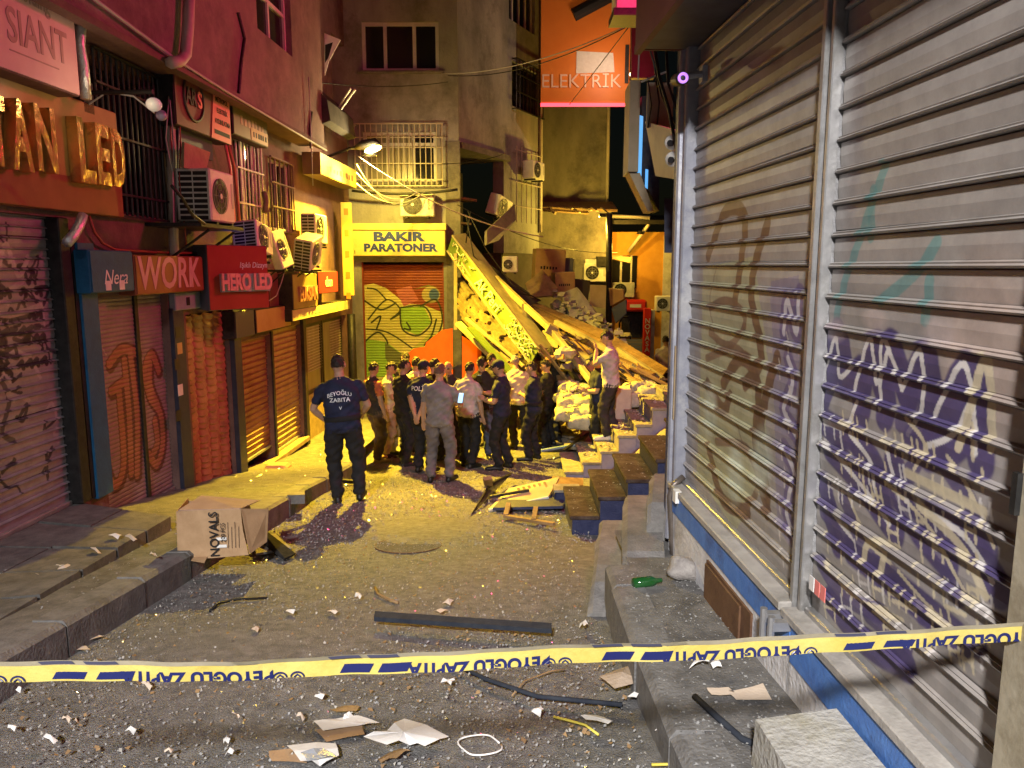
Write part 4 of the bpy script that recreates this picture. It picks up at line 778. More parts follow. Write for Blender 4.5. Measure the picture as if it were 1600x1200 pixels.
for k in ([(1110, 480), (1140, 470), (1165, 500), (1140, 540), (1110, 520)], [(1105, 560), (1150, 545), (1170, 570)], [(1120, 690), (1165, 700), (1185, 760), (1160, 800)]): pt.stroke([fx(*p) for p in k], .05, (.2, .12, .09), .85)
for p in ((1110, 640), (1150, 740), (1190, 720)): q = fx(*p); pt.blob(q[0], q[1], .16, .2, (.6, .66, .55), .7)
mF = pt.mat('far_panel_graffiti', RW, uC, sl_z, rough=.45, metal=.1, grime=.4, bump=.05)
NWd, NH = uB-uA, zT-nz; pt = pane_paint(2, NWd, NH)
def nx(px, py):
    u, z = RW.hit(px, py, -.03); return (u-uA, z-nz)
purple = (.085, .065, .17); pale = (.7, .67, .65); cream = (.68, .6, .42); teal = (.12, .3, .3)
pt.blob(*nx(1440, 760), .6, .75, (.3, .27, .28), .55, .6); pt.blob(*nx(1540, 540), .25, .35, (.55, .42, .36), .6)
for k in ([(1385, 260), (1350, 360), (1320, 450), (1300, 560)], [(1465, 380), (1430, 430), (1380, 470)], [(1365, 300), (1362, 370)], [(1455, 440), (1450, 500)]): pt.stroke([nx(*p) for p in k], .05, teal, .75)
L1 = [[(1290, 620), (1318, 540), (1322, 600), (1345, 580)], [(1345, 620), (1372, 540), (1380, 610), (1400, 560)], [(1385, 650), (1392, 540), (1420, 620)], [(1420, 620), (1450, 560), (1452, 640), (1430, 690)], [(1470, 660), (1520, 580), (1535, 720)], [(1455, 710), (1500, 690), (1535, 620)], [(1290, 660), (1330, 680), (1350, 640)], [(1300, 700), (1350, 760), (1400, 830)], [(1400, 720), (1420, 800), (1480, 880)], [(1340, 690), (1370, 730), (1380, 780)], [(1460, 810), (1520, 850), (1560, 920)], [(1290, 760), (1310, 850)], [(1330, 860), (1420, 930), (1500, 1000)], [(1300, 940), (1350, 1000), (1420, 1040)], [(1290, 560), (1310, 520)]]
for k in L1: pt.stroke([nx(*p) for p in k], .12, purple, .97)
for k in L1[:11]: pt.stroke([nx(p[0]-9, p[1]-11) for p in k], .022, pale, 1)
L2 = [[(1290, 800), (1330, 850), (1365, 870)], [(1320, 780), (1350, 850), (1400, 900), (1440, 960)], [(1380, 760), (1440, 820), (1500, 930)], [(1475, 720), (1510, 770), (1550, 860)], [(1285, 880), (1320, 930), (1380, 960)], [(1400, 900), (1470, 980), (1530, 1010)], [(1300, 1010), (1330, 1060), (1400, 1110)], [(1360, 960), (1420, 1010)], [(1410, 660), (1440, 700), (1425, 740)]]
for k in L2: pt.stroke([nx(*p) for p in k], .075, purple, .85); pt.stroke([nx(p[0]+7, p[1]-6) for p in k], .016, random.choice((pale, cream)), .85)
for r_ in range(7):
    for c_ in range(11):
        a, c = 1292+c_*24+random.uniform(-5, 5), 640+r_*48+c_*9+random.uniform(-8, 8)
        if random.random() < .3: continue
        col = random.choice((pale, cream, cream)); pt.stroke([nx(a, c), nx(a+2, c+34)], .013, col, .8)
        if random.random() < .7: pt.stroke([nx(a, c+16), nx(a+16, c+22)], .013, col, .8); pt.stroke([nx(a+15, c+5), nx(a+17, c+40)], .013, col, .8)
for k in range(12):
    a, c = random.uniform(1285, 1520), random.uniform(600, 960)
    if random.random() < .6: pt.stroke([nx(a, c), nx(a+4, c+55)], .016, random.choice((pale, cream)), .8)
    else: pt.stroke([nx(a, c), nx(a+32, c+14)], .016, cream, .8)
for k in ([(1350, 880), (1360, 850), (1385, 860), (1375, 900)], [(1440, 790), (1500, 850), (1540, 930)], [(1500, 700), (1545, 560), (1550, 700)], [(1420, 740), (1480, 770), (1540, 800)]): pt.stroke([nx(*p) for p in k], .035, cream, .85)
pt.blob(*nx(1330, 1130), .3, .25, purple, .85, .4); pt.blob(*nx(1400, 1100), .12, .12, pale, .5)
for p in ((1310, 515), (1370, 500), (1470, 520)): pt.blob(*nx(*p), .1, .06, (.6, .5, .48), .6)
mN = pt.mat('near_panel_graffiti', RW, uA, nz, rough=.45, metal=.1, grime=.4, bump=.05)
shutter(RW, uC+.01, uD-.02, sl_z+.04, zT, -.03, .12, mF, rb, label='far shutter panel with brown and cream graffiti and a yellow sheen')
shutter(RW, uA, uB-.01, nz+.04, zT, -.03, .12, mN, rb, label='near shutter panel with purple outlined graffiti')
part(rb, 'shutter_post', steel, lambda b: (b.wbox(RW, uB, uB+.03, nz-.1, zT, -.06, .02, bev=.005), b.wbox(RW, uB+.031, uB+.055, nz-.1, zT, -.06, .005, bev=.004), b.wbox(RW, uB+.056, uC+.008, nz-.1, zT, -.06, .028, bev=.005)))
part(rb, 'corner_post', M('weathered_post', (.4, .35, .25), (.5, .45, .34), rough=.5, metal=.3, scale=6, bump=.1, dirt=(.2, .16, .1)), lambda b: b.wbox(RW, uA-.22, uA-.005, nz-.6, zT, -.06, .03, bev=.01))
part(rb, 'post_latch', black_metal, lambda b: b.wbox(RW, uA-.02, uA+.0, .95, 1.06, .03, .045))
gpipe = M('grey_blue_pipe', (.25, .26, .32), (.34, .35, .4), rough=.45, metal=.4, scale=9, bump=.1, dirt=(.45, .45, .46))
part(rb, 'end_post', gpipe, lambda b: (b.wbox(RW, uD-.018, uD+.045, sl_z-.1, zT+.02, -.05, .05, bev=.01), b.tube([RW.p(uD+.08, .045, -.3), RW.p(uD+.08, .045, zT)], .03, 10)))
part(rb, 'blue_strip', M('navy_wall_paint', (.012, .022, .07), (.03, .05, .12), rough=.5, scale=9, bump=.15), lambda b: b.wbox(RW, uD+.11, 5.38, -.6, 3.5, -.02, .03))
part(rb, 'wood_batten', wood_pale, lambda b: b.beam(RW.p(uD+.15, .05, .9), RW.p(uD+.13, .05, 2.05), .02, .02))
part(rb, 'yellow_plate', wood_pale, lambda b: b.wbox(RW, uD+.03, uD+.06, .55, 1.05, .05, .056))
# sills, blue band, hatch
grey_sill = M('grey_sill_paint', (.3, .28, .26), (.4, .38, .35), rough=.6, scale=7, bump=.2, dirt=(.2, .19, .17))
part(rb, 'sill', grey_sill, lambda b: (b.wbox(RW, uC-.02, uD+.02, sl_z-.03, sl_z+.012, -.05, .085, bev=.006)))
part(rb, 'sill', grey_sill, lambda b: b.wbox(RW, .8, uB+.05, nz-.03, nz+.012, -.05, .085, bev=.006))
part(rb, 'plinth', plaster_white, lambda b: b.wbox(RW, uC-.14, 5.07, -.9, sl_z-.031, -.019, .07))
part(rb, 'plinth', plaster_white, lambda b: b.wbox(RW, .8, uB-.02, -.9, nz-.031, -.019, .07))
part(rb, 'blue_band', blue_paint, lambda b: (b.wbox(RW, uC-.12, 5.05, sl_z-.165, sl_z-.034, .07, .075), b.wbox(RW, .8, uB-.05, nz-.19, nz-.034, .07, .075)))
for uu in (uC-.02, uB-.02): part(rb, 'shutter_lock', steel, lambda b: (b.tube([RW.p(uu, .15, -.03), RW.p(uu, .15, .1)], .016, 8), b.wbox(RW, uu-.02, uu+.02, .04, .08, 0, .15)))
ha, hb_ = RW.hit(1103, 925, .08)[0], RW.hit(1160, 940, .08)[0]
part(rb, 'hatch_frame', rust, lambda b: b.wbox(RW, hb_-.12, ha+.01, -.36, -.085, .07, .082)); part(rb, 'hatch_door', rust, lambda b: b.wbox(RW, hb_, ha, -.345, -.1, .082, .094, bev=.004))
for k in range(3): part(rb, 'graffiti_tag', pinkb if k else paper, lambda b: b.wbox(RW, uB-.14+.0-.05*k, uB-.1-.05*k, nz+.16, nz+.22, .03, .033))
b = MB(); b.hexa([RW.p(2.15, .09, -.6), RW.p(2.62, .09, -.6), RW.p(2.62, .42, -.6), RW.p(2.05, .42, -.6)], [RW.p(2.15, .09, -.03), RW.p(2.62, .09, -.03), RW.p(2.6, .4, -.05), RW.p(2.07, .4, -.05)])
tag(b.build('concrete_block', M('whitewashed_block', (.3, .29, .27), (.42, .41, .38), rough=.85, scale=7, bump=.6, bs=40, dirt=(.26, .24, .17))), 'whitewashed concrete block below the near shutter', 'block')
# overhanging sign box
wine = M('wine_brown_board', (.09, .022, .02), (.12, .034, .03), rough=.5, scale=4, bump=.05)
e = thing('shop_sign', 'long wine brown sign box overhanging the near right shutters', 'sign', RW.p(3, 0, 2.95))
oo = .36
part(e, 'front_board', wine, lambda b: b.wbox(RW, .5, 5.15, 2.95, 3.7, oo-.02, oo))
part(e, 'soffit', M('grey_soffit', (.06, .06, .075), (.1, .1, .12), rough=.5, metal=.3, scale=5, bump=.05), lambda b: b.wbox(RW, .5, 5.13, 2.93, 2.949, -.06, oo-.03))
part(e, 'end_cap', wine, lambda b: b.wbox(RW, 5.151, 5.17, 2.93, 3.7, -.0, oo))
part(e, 'bottom_trim', wine, lambda b: b.wbox(RW, .5, 5.15, 2.9, 2.948, oo-.028, oo+.01))
for k in range(4): part(e, 'white_mark', white_ink, lambda b: b.wbox(RW, 4.1+k*.2, 4.15+k*.2, 3.25, 3.55, oo, oo+.004))
# CCTV camera with violet ring
cp = at(1067, 122, 4.6); e = thing('security_camera', 'black security camera with glowing violet ring by the shutter top', 'security camera', cp)
part(e, 'body', black_metal, lambda b: b.tube([cp+Vector((.0, .18, .03)), cp+Vector((0, .02, 0)), cp], [.036, .038, .034], 14), True)
part(e, 'led_ring', M('violet_led', (.4, .2, .6), bump=0, emit=(.45, .18, .8), es=1.2), lambda b: b.tube([cp+Vector((.023*math.cos(t), -.005, .023*math.sin(t))) for t in np.linspace(0, 6.283, 17)], .0085, 6))
part(e, 'bracket', gpipe, lambda b: (b.tube([cp+Vector((.0, .1, .03)), cp+Vector((.14, .12, .05))], .02, 8), b.box(cp+Vector((.15, .14, .05)), (.03, .08, .09))))
# bent hand rail, sack, bottle on the steps
b = MB(); hp = [at(1052, 882, 4.95), at(1050, 830, 4.98), at(1047, 775, 5.0), at(1053, 757, 5.0), at(1068, 745, 5.02)]
b.tube(hp, .022, 8); tag(b.build('hand_rail', M('dull_brown_rail', (.12, .1, .085), (.18, .15, .13), rough=.4, metal=.5, scale=12, bump=.1), smooth=True), 'bent brown tube hand rail at the shop corner', 'rail')
b = MB(); b.wbox(RW, 4.83, 4.9, .17-.12, .25-.12, .06, .1); tag(b.build('junction_box', white_plastic), 'small white junction box on the corner of the shop sill', 'junction box')
def sack(name, label, c, r, mat, seed, cat='sack', group=None, rz=0, squash=.75):
    rnd = random.Random(seed); b = MB(); ph = [rnd.uniform(0, 6) for _ in range(6)]; vs = []; n, k = 20, 14
    for i in range(k+1):
        for j in range(n):
            a, q = math.pi*i/k, 2*math.pi*j/n; s = Vector((math.sin(a)*math.cos(q), math.sin(a)*math.sin(q), math.cos(a)))
            e_ = [abs(t)**.62*(1 if t > 0 else -1) for t in s]; f = 1+.1*math.sin(4*q+ph[0]+3*a)+.09*math.sin(8*q+ph[1])*math.sin(6*a+ph[2])+.06*abs(math.sin(9*a+ph[3]+5*q))+.07*math.sin(3*a+ph[4]+2*q)
            z_ = e_[2]*r[2]*f; z_ = max(z_, -r[2]*squash); v = Vector((e_[0]*r[0]*f, e_[1]*r[1]*f, z_)); v.rotate(Matrix.Rotation(rz, 3, 'Z')); vs.append(Vector(c)+v)
    b.add(vs, [(i*n+j, (i+1)*n+j, (i+1)*n+(j+1) % n, i*n+(j+1) % n) for i in range(k) for j in range(n)])
    return tag(b.build(name, mat, smooth=True, clean=True), label, cat, group)
p = at(1073, 900, 4.55); b = MB(); b.ball((p.x-.03, p.y-.05, Rz(4.5)+.062), (.105, .1, .075), 20); b.v = [(x+.012*math.sin(z*60+y*30), y+.01*math.sin(x*50), z+.008*math.sin(x*45+y*25)) for x, y, z in b.v]; tag(b.build('sack', M('grey_sack', (.22, .2, .19), (.32, .3, .28), rough=.8, scale=14, bump=.5), smooth=True), 'grey filled sack slumped beside the rusty hatch', 'sack')
p = hz(1010, 918, -.33); b = MB(); d = Vector((.12, .035, 0)).normalized(); p.z += .035
b.tube([p-d*.09, p-d*.085, p+d*.03, p+d*.06, p+d*.09, p+d*.1], [.02, .034, .034, .02, .013, .014], 12); tag(b.build('glass_bottle', M('green_glass', (.01, .07, .015), rough=.08, bump=0, spec=.8), smooth=True), 'green glass bottle lying by the concrete steps', 'bottle')
# ---- next house on the right (behind the near corner) with its signs
r2 = thing('right_house', 'dark house behind the near right shop, seen only as a sliver', 'building', (3.6, 10, -1.2))
W2 = Wall(2.2, 0, .09, 1, -1)
part(r2, 'wall', facade_low, lambda b: b.wbox(W2, 5.5, 16.4, -2.2, 8.5, -.6, 0)); part(r2, 'return_wall', facade_low, lambda b: b.box((4.6, 16.6, 3), (1.8, .3, 10.4)))
for a in (5.9, 11.9, 14.0): window(W2, a, a+1.1, 3.2, 4.5, r2, off=.04, mull=(.5,), sill=False)
for a, z in ((7.35, .12), (11.75, -.4)):
    d = bpy.data.objects.new('door', None); COL.objects.link(d); d.location = W2.p(a, 0, z); adopt(d, r2); part(d, 'leaf', dark_metal, lambda b: b.wbox(W2, a, a+.85, z, z+2.05, .0, .05, bev=.01)); part(d, 'handle', steel, lambda b: b.wbox(W2, a+.08, a+.12, z+.95, z+1.15, .05, .09))
# lit lightbox standing out from it
def quadbox(name, label, pts, th, mat, cat='sign', group=None):
    b = MB(); b.slab(pts, th); return tag(b.build(name, mat), label, cat, group)
e = thing('light_box_sign', 'beige edged lightbox sign with a lit cyan face, seen end on', 'sign', at(990, 268, 8.2))
beige = M('beige_metal', (.42, .36, .22), (.5, .43, .28), rough=.5, scale=6, bump=.1, dirt=(.3, .27, .16))
c1 = [at(x, y, 8.2) for x, y in ((981, 268), (997, 268), (1001, 125), (985, 125))]
part(e, 'edge', beige, lambda b: b.hexa(c1, [p+Vector((.02, .5, 0)) for p in c1]))
c2 = [at(x, y, 8.2) for x, y in ((997, 275), (1003, 278), (1006, 180), (1000, 178))]
part(e, 'lit_face', M('cyan_led_screen', (.2, .5, .7), bump=0, emit=(.12, .45, .95), es=.9), lambda b: b.hexa([p+Vector((.004, .06, 0)) for p in c2], [p+Vector((.0, .45, 0)) for p in c2]))
c3 = [at(x, y, 8.25) for x, y in ((983, 270), (1000, 270), (1022, 330), (1012, 330))]
part(e, 'sloped_edge', beige, lambda b: b.hexa(c3, [p+Vector((.02, .4, 0)) for p in c3]))
part(e, 'dark_face', dark_metal, lambda b: b.hexa(*(lambda q: (q, [p+Vector((0, .4, 0)) for p in q]))([at(x, y, 8.4) for x, y in ((1000, 272), (1030, 330), (1030, 150), (1003, 150))])))
part(e, 'lit_strip', M('cyan_led_screen', (0, 0, 0)), lambda b: b.slab([at(x, y, 8.3) for x, y in ((1008, 292), (1012, 295), (1013, 265), (1009, 264))], .02))
b = MB(); b.slab([at(x, y, 7.2) for x, y in ((1009, 200), (1050, 200), (1051, 130), (1011, 130))], -.03); e = b.build('wire_panel', M('grey_beige_panel', (.33, .3, .22), (.4, .37, .28), rough=.6, scale=5, bump=.1)); tag(e, 'grey beige panel hung with wires above the pale canopy', 'panel')
b = MB(); b.slab([at(x, y, d) for x, y, d in ((1008, 190, 7.4), (1054, 203, 6.2), (1054, 280, 6.1), (1024, 275, 6.9))], -.02); tag(b.build('canopy', M('white_canopy_sheet', (.5, .52, .56), (.6, .62, .66), rough=.5, scale=4, bump=.3, bs=10)), 'pale sheet canopy lit blue by the lightbox', 'canopy')
for i, (x, y) in enumerate(((1052, 222), (1053, 248))):
    p = at(x, y, 5.6); e = thing('flood_light', ('upper white floodlight head on the navy wall', 'lower white floodlight head on the navy wall')[i], 'floodlight', p, 'floodlights on the navy wall')
    part(e, 'head', white_plastic, lambda b: b.tube([p+Vector((-.02, -.04, -.01)), p, p+Vector((.05, .03, .01))], [.05, .055, .03], 14), True); part(e, 'lens', dark_plastic, lambda b: b.disc(p+Vector((-.03, -.05, -.015)), (.6, .8, .1), .022, .02, 12)); part(e, 'stem', gpipe, lambda b: b.tube([p+Vector((.04, .02, .01)), p+Vector((.12, .05, .02))], .016, 6))
for i, (pts, d, r) in enumerate((([(1020, 60), (1030, 120), (1045, 170), (1058, 240), (1060, 330), (1055, 420)], 5.5, .012), ([(1005, 40), (1022, 100), (1030, 160), (1026, 200)], 7.0, .008), ([(1000, 45), (997, 124)], 7.6, .008), ([(1024, 110), (1034, 150), (1050, 185), (1056, 195)], 5.6, .007), ([(1040, 60), (1044, 130), (1058, 175), (1062, 260)], 5.45, .009), ([(1012, 120), (1018, 165), (1012, 200)], 7.1, .006), ([(1002, 128), (1026, 118), (1042, 112)], 7.0, .009))):
    cable(('thick black cable hanging down the navy wall strip', 'thin wire hanging in front of the grey beige panel', 'straight drop wire above the lightbox sign', 'slack wire crossing to the floodlights', 'second cable beside the security camera', 'short looping wire on the grey beige panel', 'pale wire tying the lightbox to the wall')[i], [at(x, y, d) for x, y in pts], r, cable_black if i not in (2, 6) else cable_grey)
b = MB(); b.hexa(*(lambda q: (q, [p+Vector((.3, .2, 0)) for p in q]))([at(x, y, 7) for x, y in ((1038, 395), (1062, 395), (1062, 310), (1038, 310))])); tag(b.build('hanging_unit', M('blue_black_post', (0, 0, 0))), 'dark blue boxy unit hanging behind the shop corner', 'unit')
b = MB(); b.box(tuple(at(988, 10, 12)), (.55, .5, .35), bev=.02); q = b.build('wall_unit', white_plastic); tag(q, 'white lit box unit at the top behind the orange sign', 'wall unit')
b = MB(); b.box(tuple(at(988, 28, 11.9)), (.62, .6, .1)); tag(b.build('wall_shelf', dark_metal), 'dark shelf tangled with wires under the white box unit', 'shelf')
b = MB(); b.slab([at(x, y, 14) for x, y in ((985, 125), (1020, 125), (1020, 40), (985, 40))], -.15); q = b.build('dark_red_board', maroon); tag(q, 'dark red board between the orange sign and the wine box', 'board')
part(q, 'yellow_mark', yellowb, lambda b: b.slab([at(x, y, 13.95) for x, y in ((1008, 80), (1014, 80), (1014, 42), (1009, 42))], -.01))
# ================================================================ collapsed front: rubble, beams, boards
ydust = M('dusty_beam_paint', (.28, .24, .14), (.38, .33, .2), rough=.65, scale=5, bump=.2, dirt=(.2, .17, .1))
def heap(name, mat, cx, cy, rx, ry, zf, n=46, jit=.12, kind='stuff', seed=1):
    rnd = random.Random(seed); b = MB(); vs = []
    for i in range(n+1):
        for j in range(n+1):
            x, y = cx+rx*(2*i/n-1), cy+ry*(2*j/n-1); vs.append((x+rnd.uniform(-.03, .03), y+rnd.uniform(-.03, .03), zf(x, y)+rnd.uniform(-jit, jit)))
    b.add(vs, [(i*(n+1)+j, (i+1)*(n+1)+j, (i+1)*(n+1)+j+1, i*(n+1)+j+1) for i in range(n) for j in range(n)])
    return struct(b.build(name, mat), kind)
def hf(x, y):
    top = np.interp(x, [-1.4, -.6, .2, 1.0, 1.8, 2.6, 3.4, 4.2], [-1.7, -1.3, -.2, .35, .1, -.8, -1.3, -1.8])
    return -1.95+(top+1.95)*max(0, min(1, (y-14.6)/4.2))**.8
heap('rubble_heap', M('dark_rubble', (.1, .085, .065), (.22, .19, .14), rough=.95, scale=4, bump=.8, bs=20), 1.2, 17.6, 3.2, 3.4, hf)
# white plaster lumps and broken bricks lying on the heap, one by one
lump_m = [M('plaster_lump', (.36, .34, .29), (.48, .45, .39), rough=.9, scale=6, bump=.5, bs=30), M('broken_brick', (.32, .15, .09), (.4, .2, .12), rough=.9, scale=9, bump=.4), concrete]
def rock(c, r, mat, name, label, cat, group):
    b = MB(); rot = Matrix.Rotation(random.uniform(0, 6), 3, 'Z') @ Matrix.Rotation(random.uniform(-.6, .6), 3, 'X')
    vs = []
    for v in ((-1, -1, -1), (1, -1, -1), (1, 1, -1), (-1, 1, -1), (-1, -1, 1), (1, -1, 1), (1, 1, 1), (-1, 1, 1)): vs.append(Vector(c)+rot @ Vector([v[i]*r[i]*random.uniform(.55, 1.1) for i in range(3)]))
    b.add(vs, [(3, 2, 1, 0), (4, 5, 6, 7), (0, 1, 5, 4), (1, 2, 6, 5), (2, 3, 7, 6), (3, 0, 4, 7)])
    return tag(b.build(name, mat), label, cat, group)
for k in range(150):
    px = random.uniform(865, 968); t = (px-865)/103; py = 452+random.uniform(0, 34)+t*62
    d = 18.6-2.2*t+random.uniform(-.3, .3); s = .05*random.lognormvariate(0, .6); p = at(px, py, d)
    rock(p, (s, s*random.uniform(.6, 1.2), s*random.uniform(.4, .8)), lump_m[0] if random.random() < .8 else lump_m[2], 'plaster_lump', 'whitish broken plaster lump on the slope of the rubble heap', 'rubble', 'plaster lumps on the rubble slope')
b = MB(); b.slab([at(x, y, d) for x, y, d in ((880, 462, 18.9), (905, 452, 18.6), (968, 535, 16.6), (940, 520, 16.9), (890, 485, 18.2))], .1); tag(b.build('fallen_plaster_sheet', lump_m[0]), 'sheet of whitish plaster sliding down the rubble heap', 'plaster')
for k in range(90):
    px = random.uniform(850, 1035); py = np.interp(px, [850, 940, 1035], [575, 585, 610])+random.uniform(-22, 12); p = at(px, py, random.uniform(14.2, 15.6)); s = random.uniform(.04, .12)
    rock(p, (s, s, s*.6), random.choice(lump_m), 'rubble_chunk', 'small broken chunk at the foot of the fallen boards', 'rubble', 'rubble chunks at the foot of the boards')
# tilted fascia with green band
def plank(pts, th, mat, parent=None, name='plank'):
    b = MB(); b.slab(pts, th); return b.build(name, mat, parent)
gA, gB = at(704, 374, 16.9), at(832, 559, 14.9); gC, gD = at(716, 428, 16.9), at(700, 372, 16.9)
e = thing('fallen_fascia', 'long fallen fascia with a green band and white writing, leaning on the heap', 'fascia', gB)
lo0, lo1 = at(699, 392, 16.8), at(829, 568, 14.8); hi0, hi1 = at(707, 368, 16.8), at(842, 546, 14.8); bk0, bk1 = at(727, 364, 17.5), at(864, 542, 15.5)
grn = M('green_band', (.075, .12, .015), (.1, .15, .025), rough=.55, scale=5, bump=.05)
part(e, 'green_face', grn, lambda b: b.hexa([lo0, hi0, hi1, lo1], [p+Vector((.03, .05, 0)) for p in (lo0, hi0, hi1, lo1)]))
part(e, 'top_face', ydust, lambda b: b.hexa([hi0, bk0, bk1, hi1], [p-Vector((0, 0, .04)) for p in (hi0, bk0, bk1, hi1)]))
for a0, a1 in ((lo0, lo1), (hi0, hi1)): part(e, 'edge_trim', ydust, lambda b: b.beam(a0+Vector((0, -.03, 0)), a1+Vector((0, -.03, 0)), .035, .035))
ax = (lo1-lo0).normalized(); up = (hi0-lo0); up = (up-ax*up.dot(ax)).normalized(); L = (lo1-lo0).length; mid = lambda t: (lo0.lerp(lo1, t)+hi0.lerp(hi1, t))/2-Vector((.02, .05, 0))
cream_ink = M('cream_ink', (.7, .68, .5), rough=.5, bump=0)
text('lettering', 'Ak Peri', .3, cream_ink, e, mid(.48)+up*.0, ax, up, .004, .008)
def scribble(t0, t1, v, h, n):          # illegible hand writing
    p = [mid(t0+(t1-t0)*i/n)+up*(v+h*random.choice((-.5, -.3, .3, .5))*random.uniform(.6, 1)) for i in range(n+1)]
    part(e, 'scribble', cream_ink, lambda b: b.tube(p, .011, 5))
scribble(.03, .19, .07, .12, 18); scribble(.06, .24, -.08, .12, 18); scribble(.24, .28, .08, .08, 4)
for v in (.13, .04, -.05, -.13): scribble(.7+random.uniform(0, .04), .97, v, .085, 24)
# fan of timbers under it
e = thing('timber_fan', 'fan of pale yellow timbers and laths spilling below the green fascia', 'timbers', at(770, 560, 15.3))
lath = M('dusty_lath', (.14, .11, .055), (.26, .21, .11), rough=.75, scale=9, bump=.4, dirt=(.08, .06, .03))
rows = [((716, 412), (818, 556), 15.3), ((716, 432), (815, 560), 15.25), ((717, 445), (806, 556), 15.2), ((716, 455), (812, 565), 15.15), ((717, 466), (802, 566), 15.1), ((717, 478), (806, 574), 15.05), ((722, 486), (800, 572), 15.0), ((724, 494), (812, 580), 14.95), ((730, 500), (806, 582), 14.9)]
for i, (a, c, d) in enumerate(rows):
    n = 5 if i % 2 == 0 else 4; P0, P1 = at(*a, d+1.5), at(*c, d)
    for k in range(n):
        t0, t1 = k/n+.008, (k+1)/n-.012+random.uniform(-.03, 0); o = Vector((0, 0, random.uniform(-.04, .04)))
        part(e, 'timber', lath if (i+k) % 4 else wood_brown, lambda b: b.beam(P0.lerp(P1, t0)+o, P0.lerp(P1, t1)+o, .12, .075, m=0))
for (a, c, d, w) in (((712, 396), (712, 515), 16.6, .12), ((722, 410), (820, 560), 15.5, .06), ((728, 497), (818, 572), 14.9, .07), ((716, 505), (800, 588), 14.6, .14), ((740, 515), (812, 600), 14.5, .1)):
    part(e, 'batten', ydust, lambda b: b.beam(at(*a, d+(.9 if a[0] != c[0] else 0)), at(*c, d), w, w*.6))
part(e, 'printed_lath', grn, lambda b: b.beam(at(735, 512, 15.2), at(806, 590, 14.4), .2, .03))
# angled steel post pair, brown boarded sheet
e = thing('fallen_post', 'bent yellow steel post lying across the wreckage from fascia to sandbags', 'post', at(930, 604, 13.6))
P = [at(774, 434, 16.6), at(820, 478, 15.9), at(862, 516, 15.2), at(932, 606, 13.6)]
for i in range(3): part(e, 'tube', ydust, lambda b: (b.beam(P[i], P[i+1], .1, .12, bev=.01)))
part(e, 'flange', ydust, lambda b: b.box(P[2], (.22, .22, .2), Matrix.Rotation(.5, 3, 'Y'), bev=.02)); part(e, 'flange', ydust, lambda b: b.beam(at(818, 474, 15.9), at(820, 500, 15.9), .12, .08))
b = MB(); b.ball(at(883, 553, 14.3), (.2, .15, .13), 12, jit=.2); tag(b.build('knotted_sheet', plastic_sack), 'knotted pale sheet tied round the bent yellow post', 'sheet')
e = thing('boarded_panel', 'large brown boarded panel sloping down over the rubble to the right', 'panel', at(940, 560, 16))
U0, U1 = at(836, 473, 18.4), at(1043, 578, 14.6); V0, V1 = at(820, 492, 17.2), at(1030, 596, 14.0)
Um, Vm = at(943, 517, 16.4), at(926, 562, 15.2)
n = 9
for k in range(n):
    s0, s1 = k/n, (k+.94)/n
    for (ua, ub, va, vb) in ((U0, Um, V0, Vm), (Um, U1, Vm, V1)):
        dz = Vector((0, 0, random.uniform(-.02, .02))); q = [ua.lerp(va, s0)+dz, ub.lerp(vb, s0)+dz, ub.lerp(vb, s1)+dz, ua.lerp(va, s1)+dz]
        part(e, 'board', wood_brown, lambda b: b.slab(q, .035))
for (a, c, d0, d1, w) in (((868, 503), (1030, 590), 16.2, 14.2, .1), ((850, 520), (958, 585), 15.9, 14.4, .12), ((840, 525), (935, 570), 15.9, 14.6, .1), ((965, 545), (1035, 592), 15.0, 14.1, .08)):
    part(e, 'joist', ydust, lambda b: b.beam(at(*a, d0), at(*c, d1), w, w))
e = thing('plank_stack', 'stack of loose pale planks under the right end of the brown panel', 'planks', at(990, 590, 14.3))
for k in range(9):
    a = at(958+k*1.5, 556+k*3.6, 14.6-.06*k); c = at(1022-k*2.5, 585+k*2.2, 14.1-.05*k)
    part(e, 'plank', wood_pale if k % 3 else wood_brown, lambda b: b.beam(a, c, .16, .045, bev=.004))
for i, (a, c, d, w, m) in enumerate((((905, 560), (945, 600), 14.4, .12, steel), ((870, 545), (905, 600), 14.6, .1, dark_metal), ((846, 500), (930, 560), 16.4, .08, dark_metal), ((838, 540), (880, 600), 14.8, .09, wood_brown), ((905, 538), (950, 556), 15.6, .1, black_metal), ((868, 520), (905, 548), 15.8, .1, wood_pale))):
    b = MB(); b.beam(at(*a, d+.3), at(*c, d-.3), w, w*.7); tag(b.build('broken_beam', m), ('grey steel beam end by the man on the stairs', 'dark beam end poking down beside the bent post', 'long dark rail lying under the brown panel', 'short brown timber beside the green fascia foot', 'black beam in the hollow of the panel', 'pale lath wedged below the brown panel')[i], 'beam')
# splintered planks, laths and bent sheets strewn over the whole collapse
def ragged(a, c, w, h, mat, name, label, cat, group):
    a, c = Vector(a), Vector(c); y = (c-a).normalized(); x = y.cross(Vector((random.uniform(-.4, .4), random.uniform(-.4, .4), 1))).normalized(); z = x.cross(y); n = 4; b = MB(); vs = []
    for e_, base in ((-1, a), (1, c)):
        for i in range(n):
            for hh in (-1, 1): vs.append(base+x*w*(i/(n-1)-.5)+z*h*hh*.5+y*e_*random.uniform(0, 1)**2*w*1.6)
    m = n*2; fs = []
    for i in range(n-1):
        p = 2*i; fs += [(p, p+2, m+p+2, m+p), (p+1, m+p+1, m+p+3, p+3), (p, p+1, p+3, p+2), (m+p, m+p+2, m+p+3, m+p+1)]
    fs += [(0, m, m+1, 1), (m-2, m-1, 2*m-1, 2*m-2)]; b.add(vs, fs); return tag(b.build(name, mat), label, cat, group)
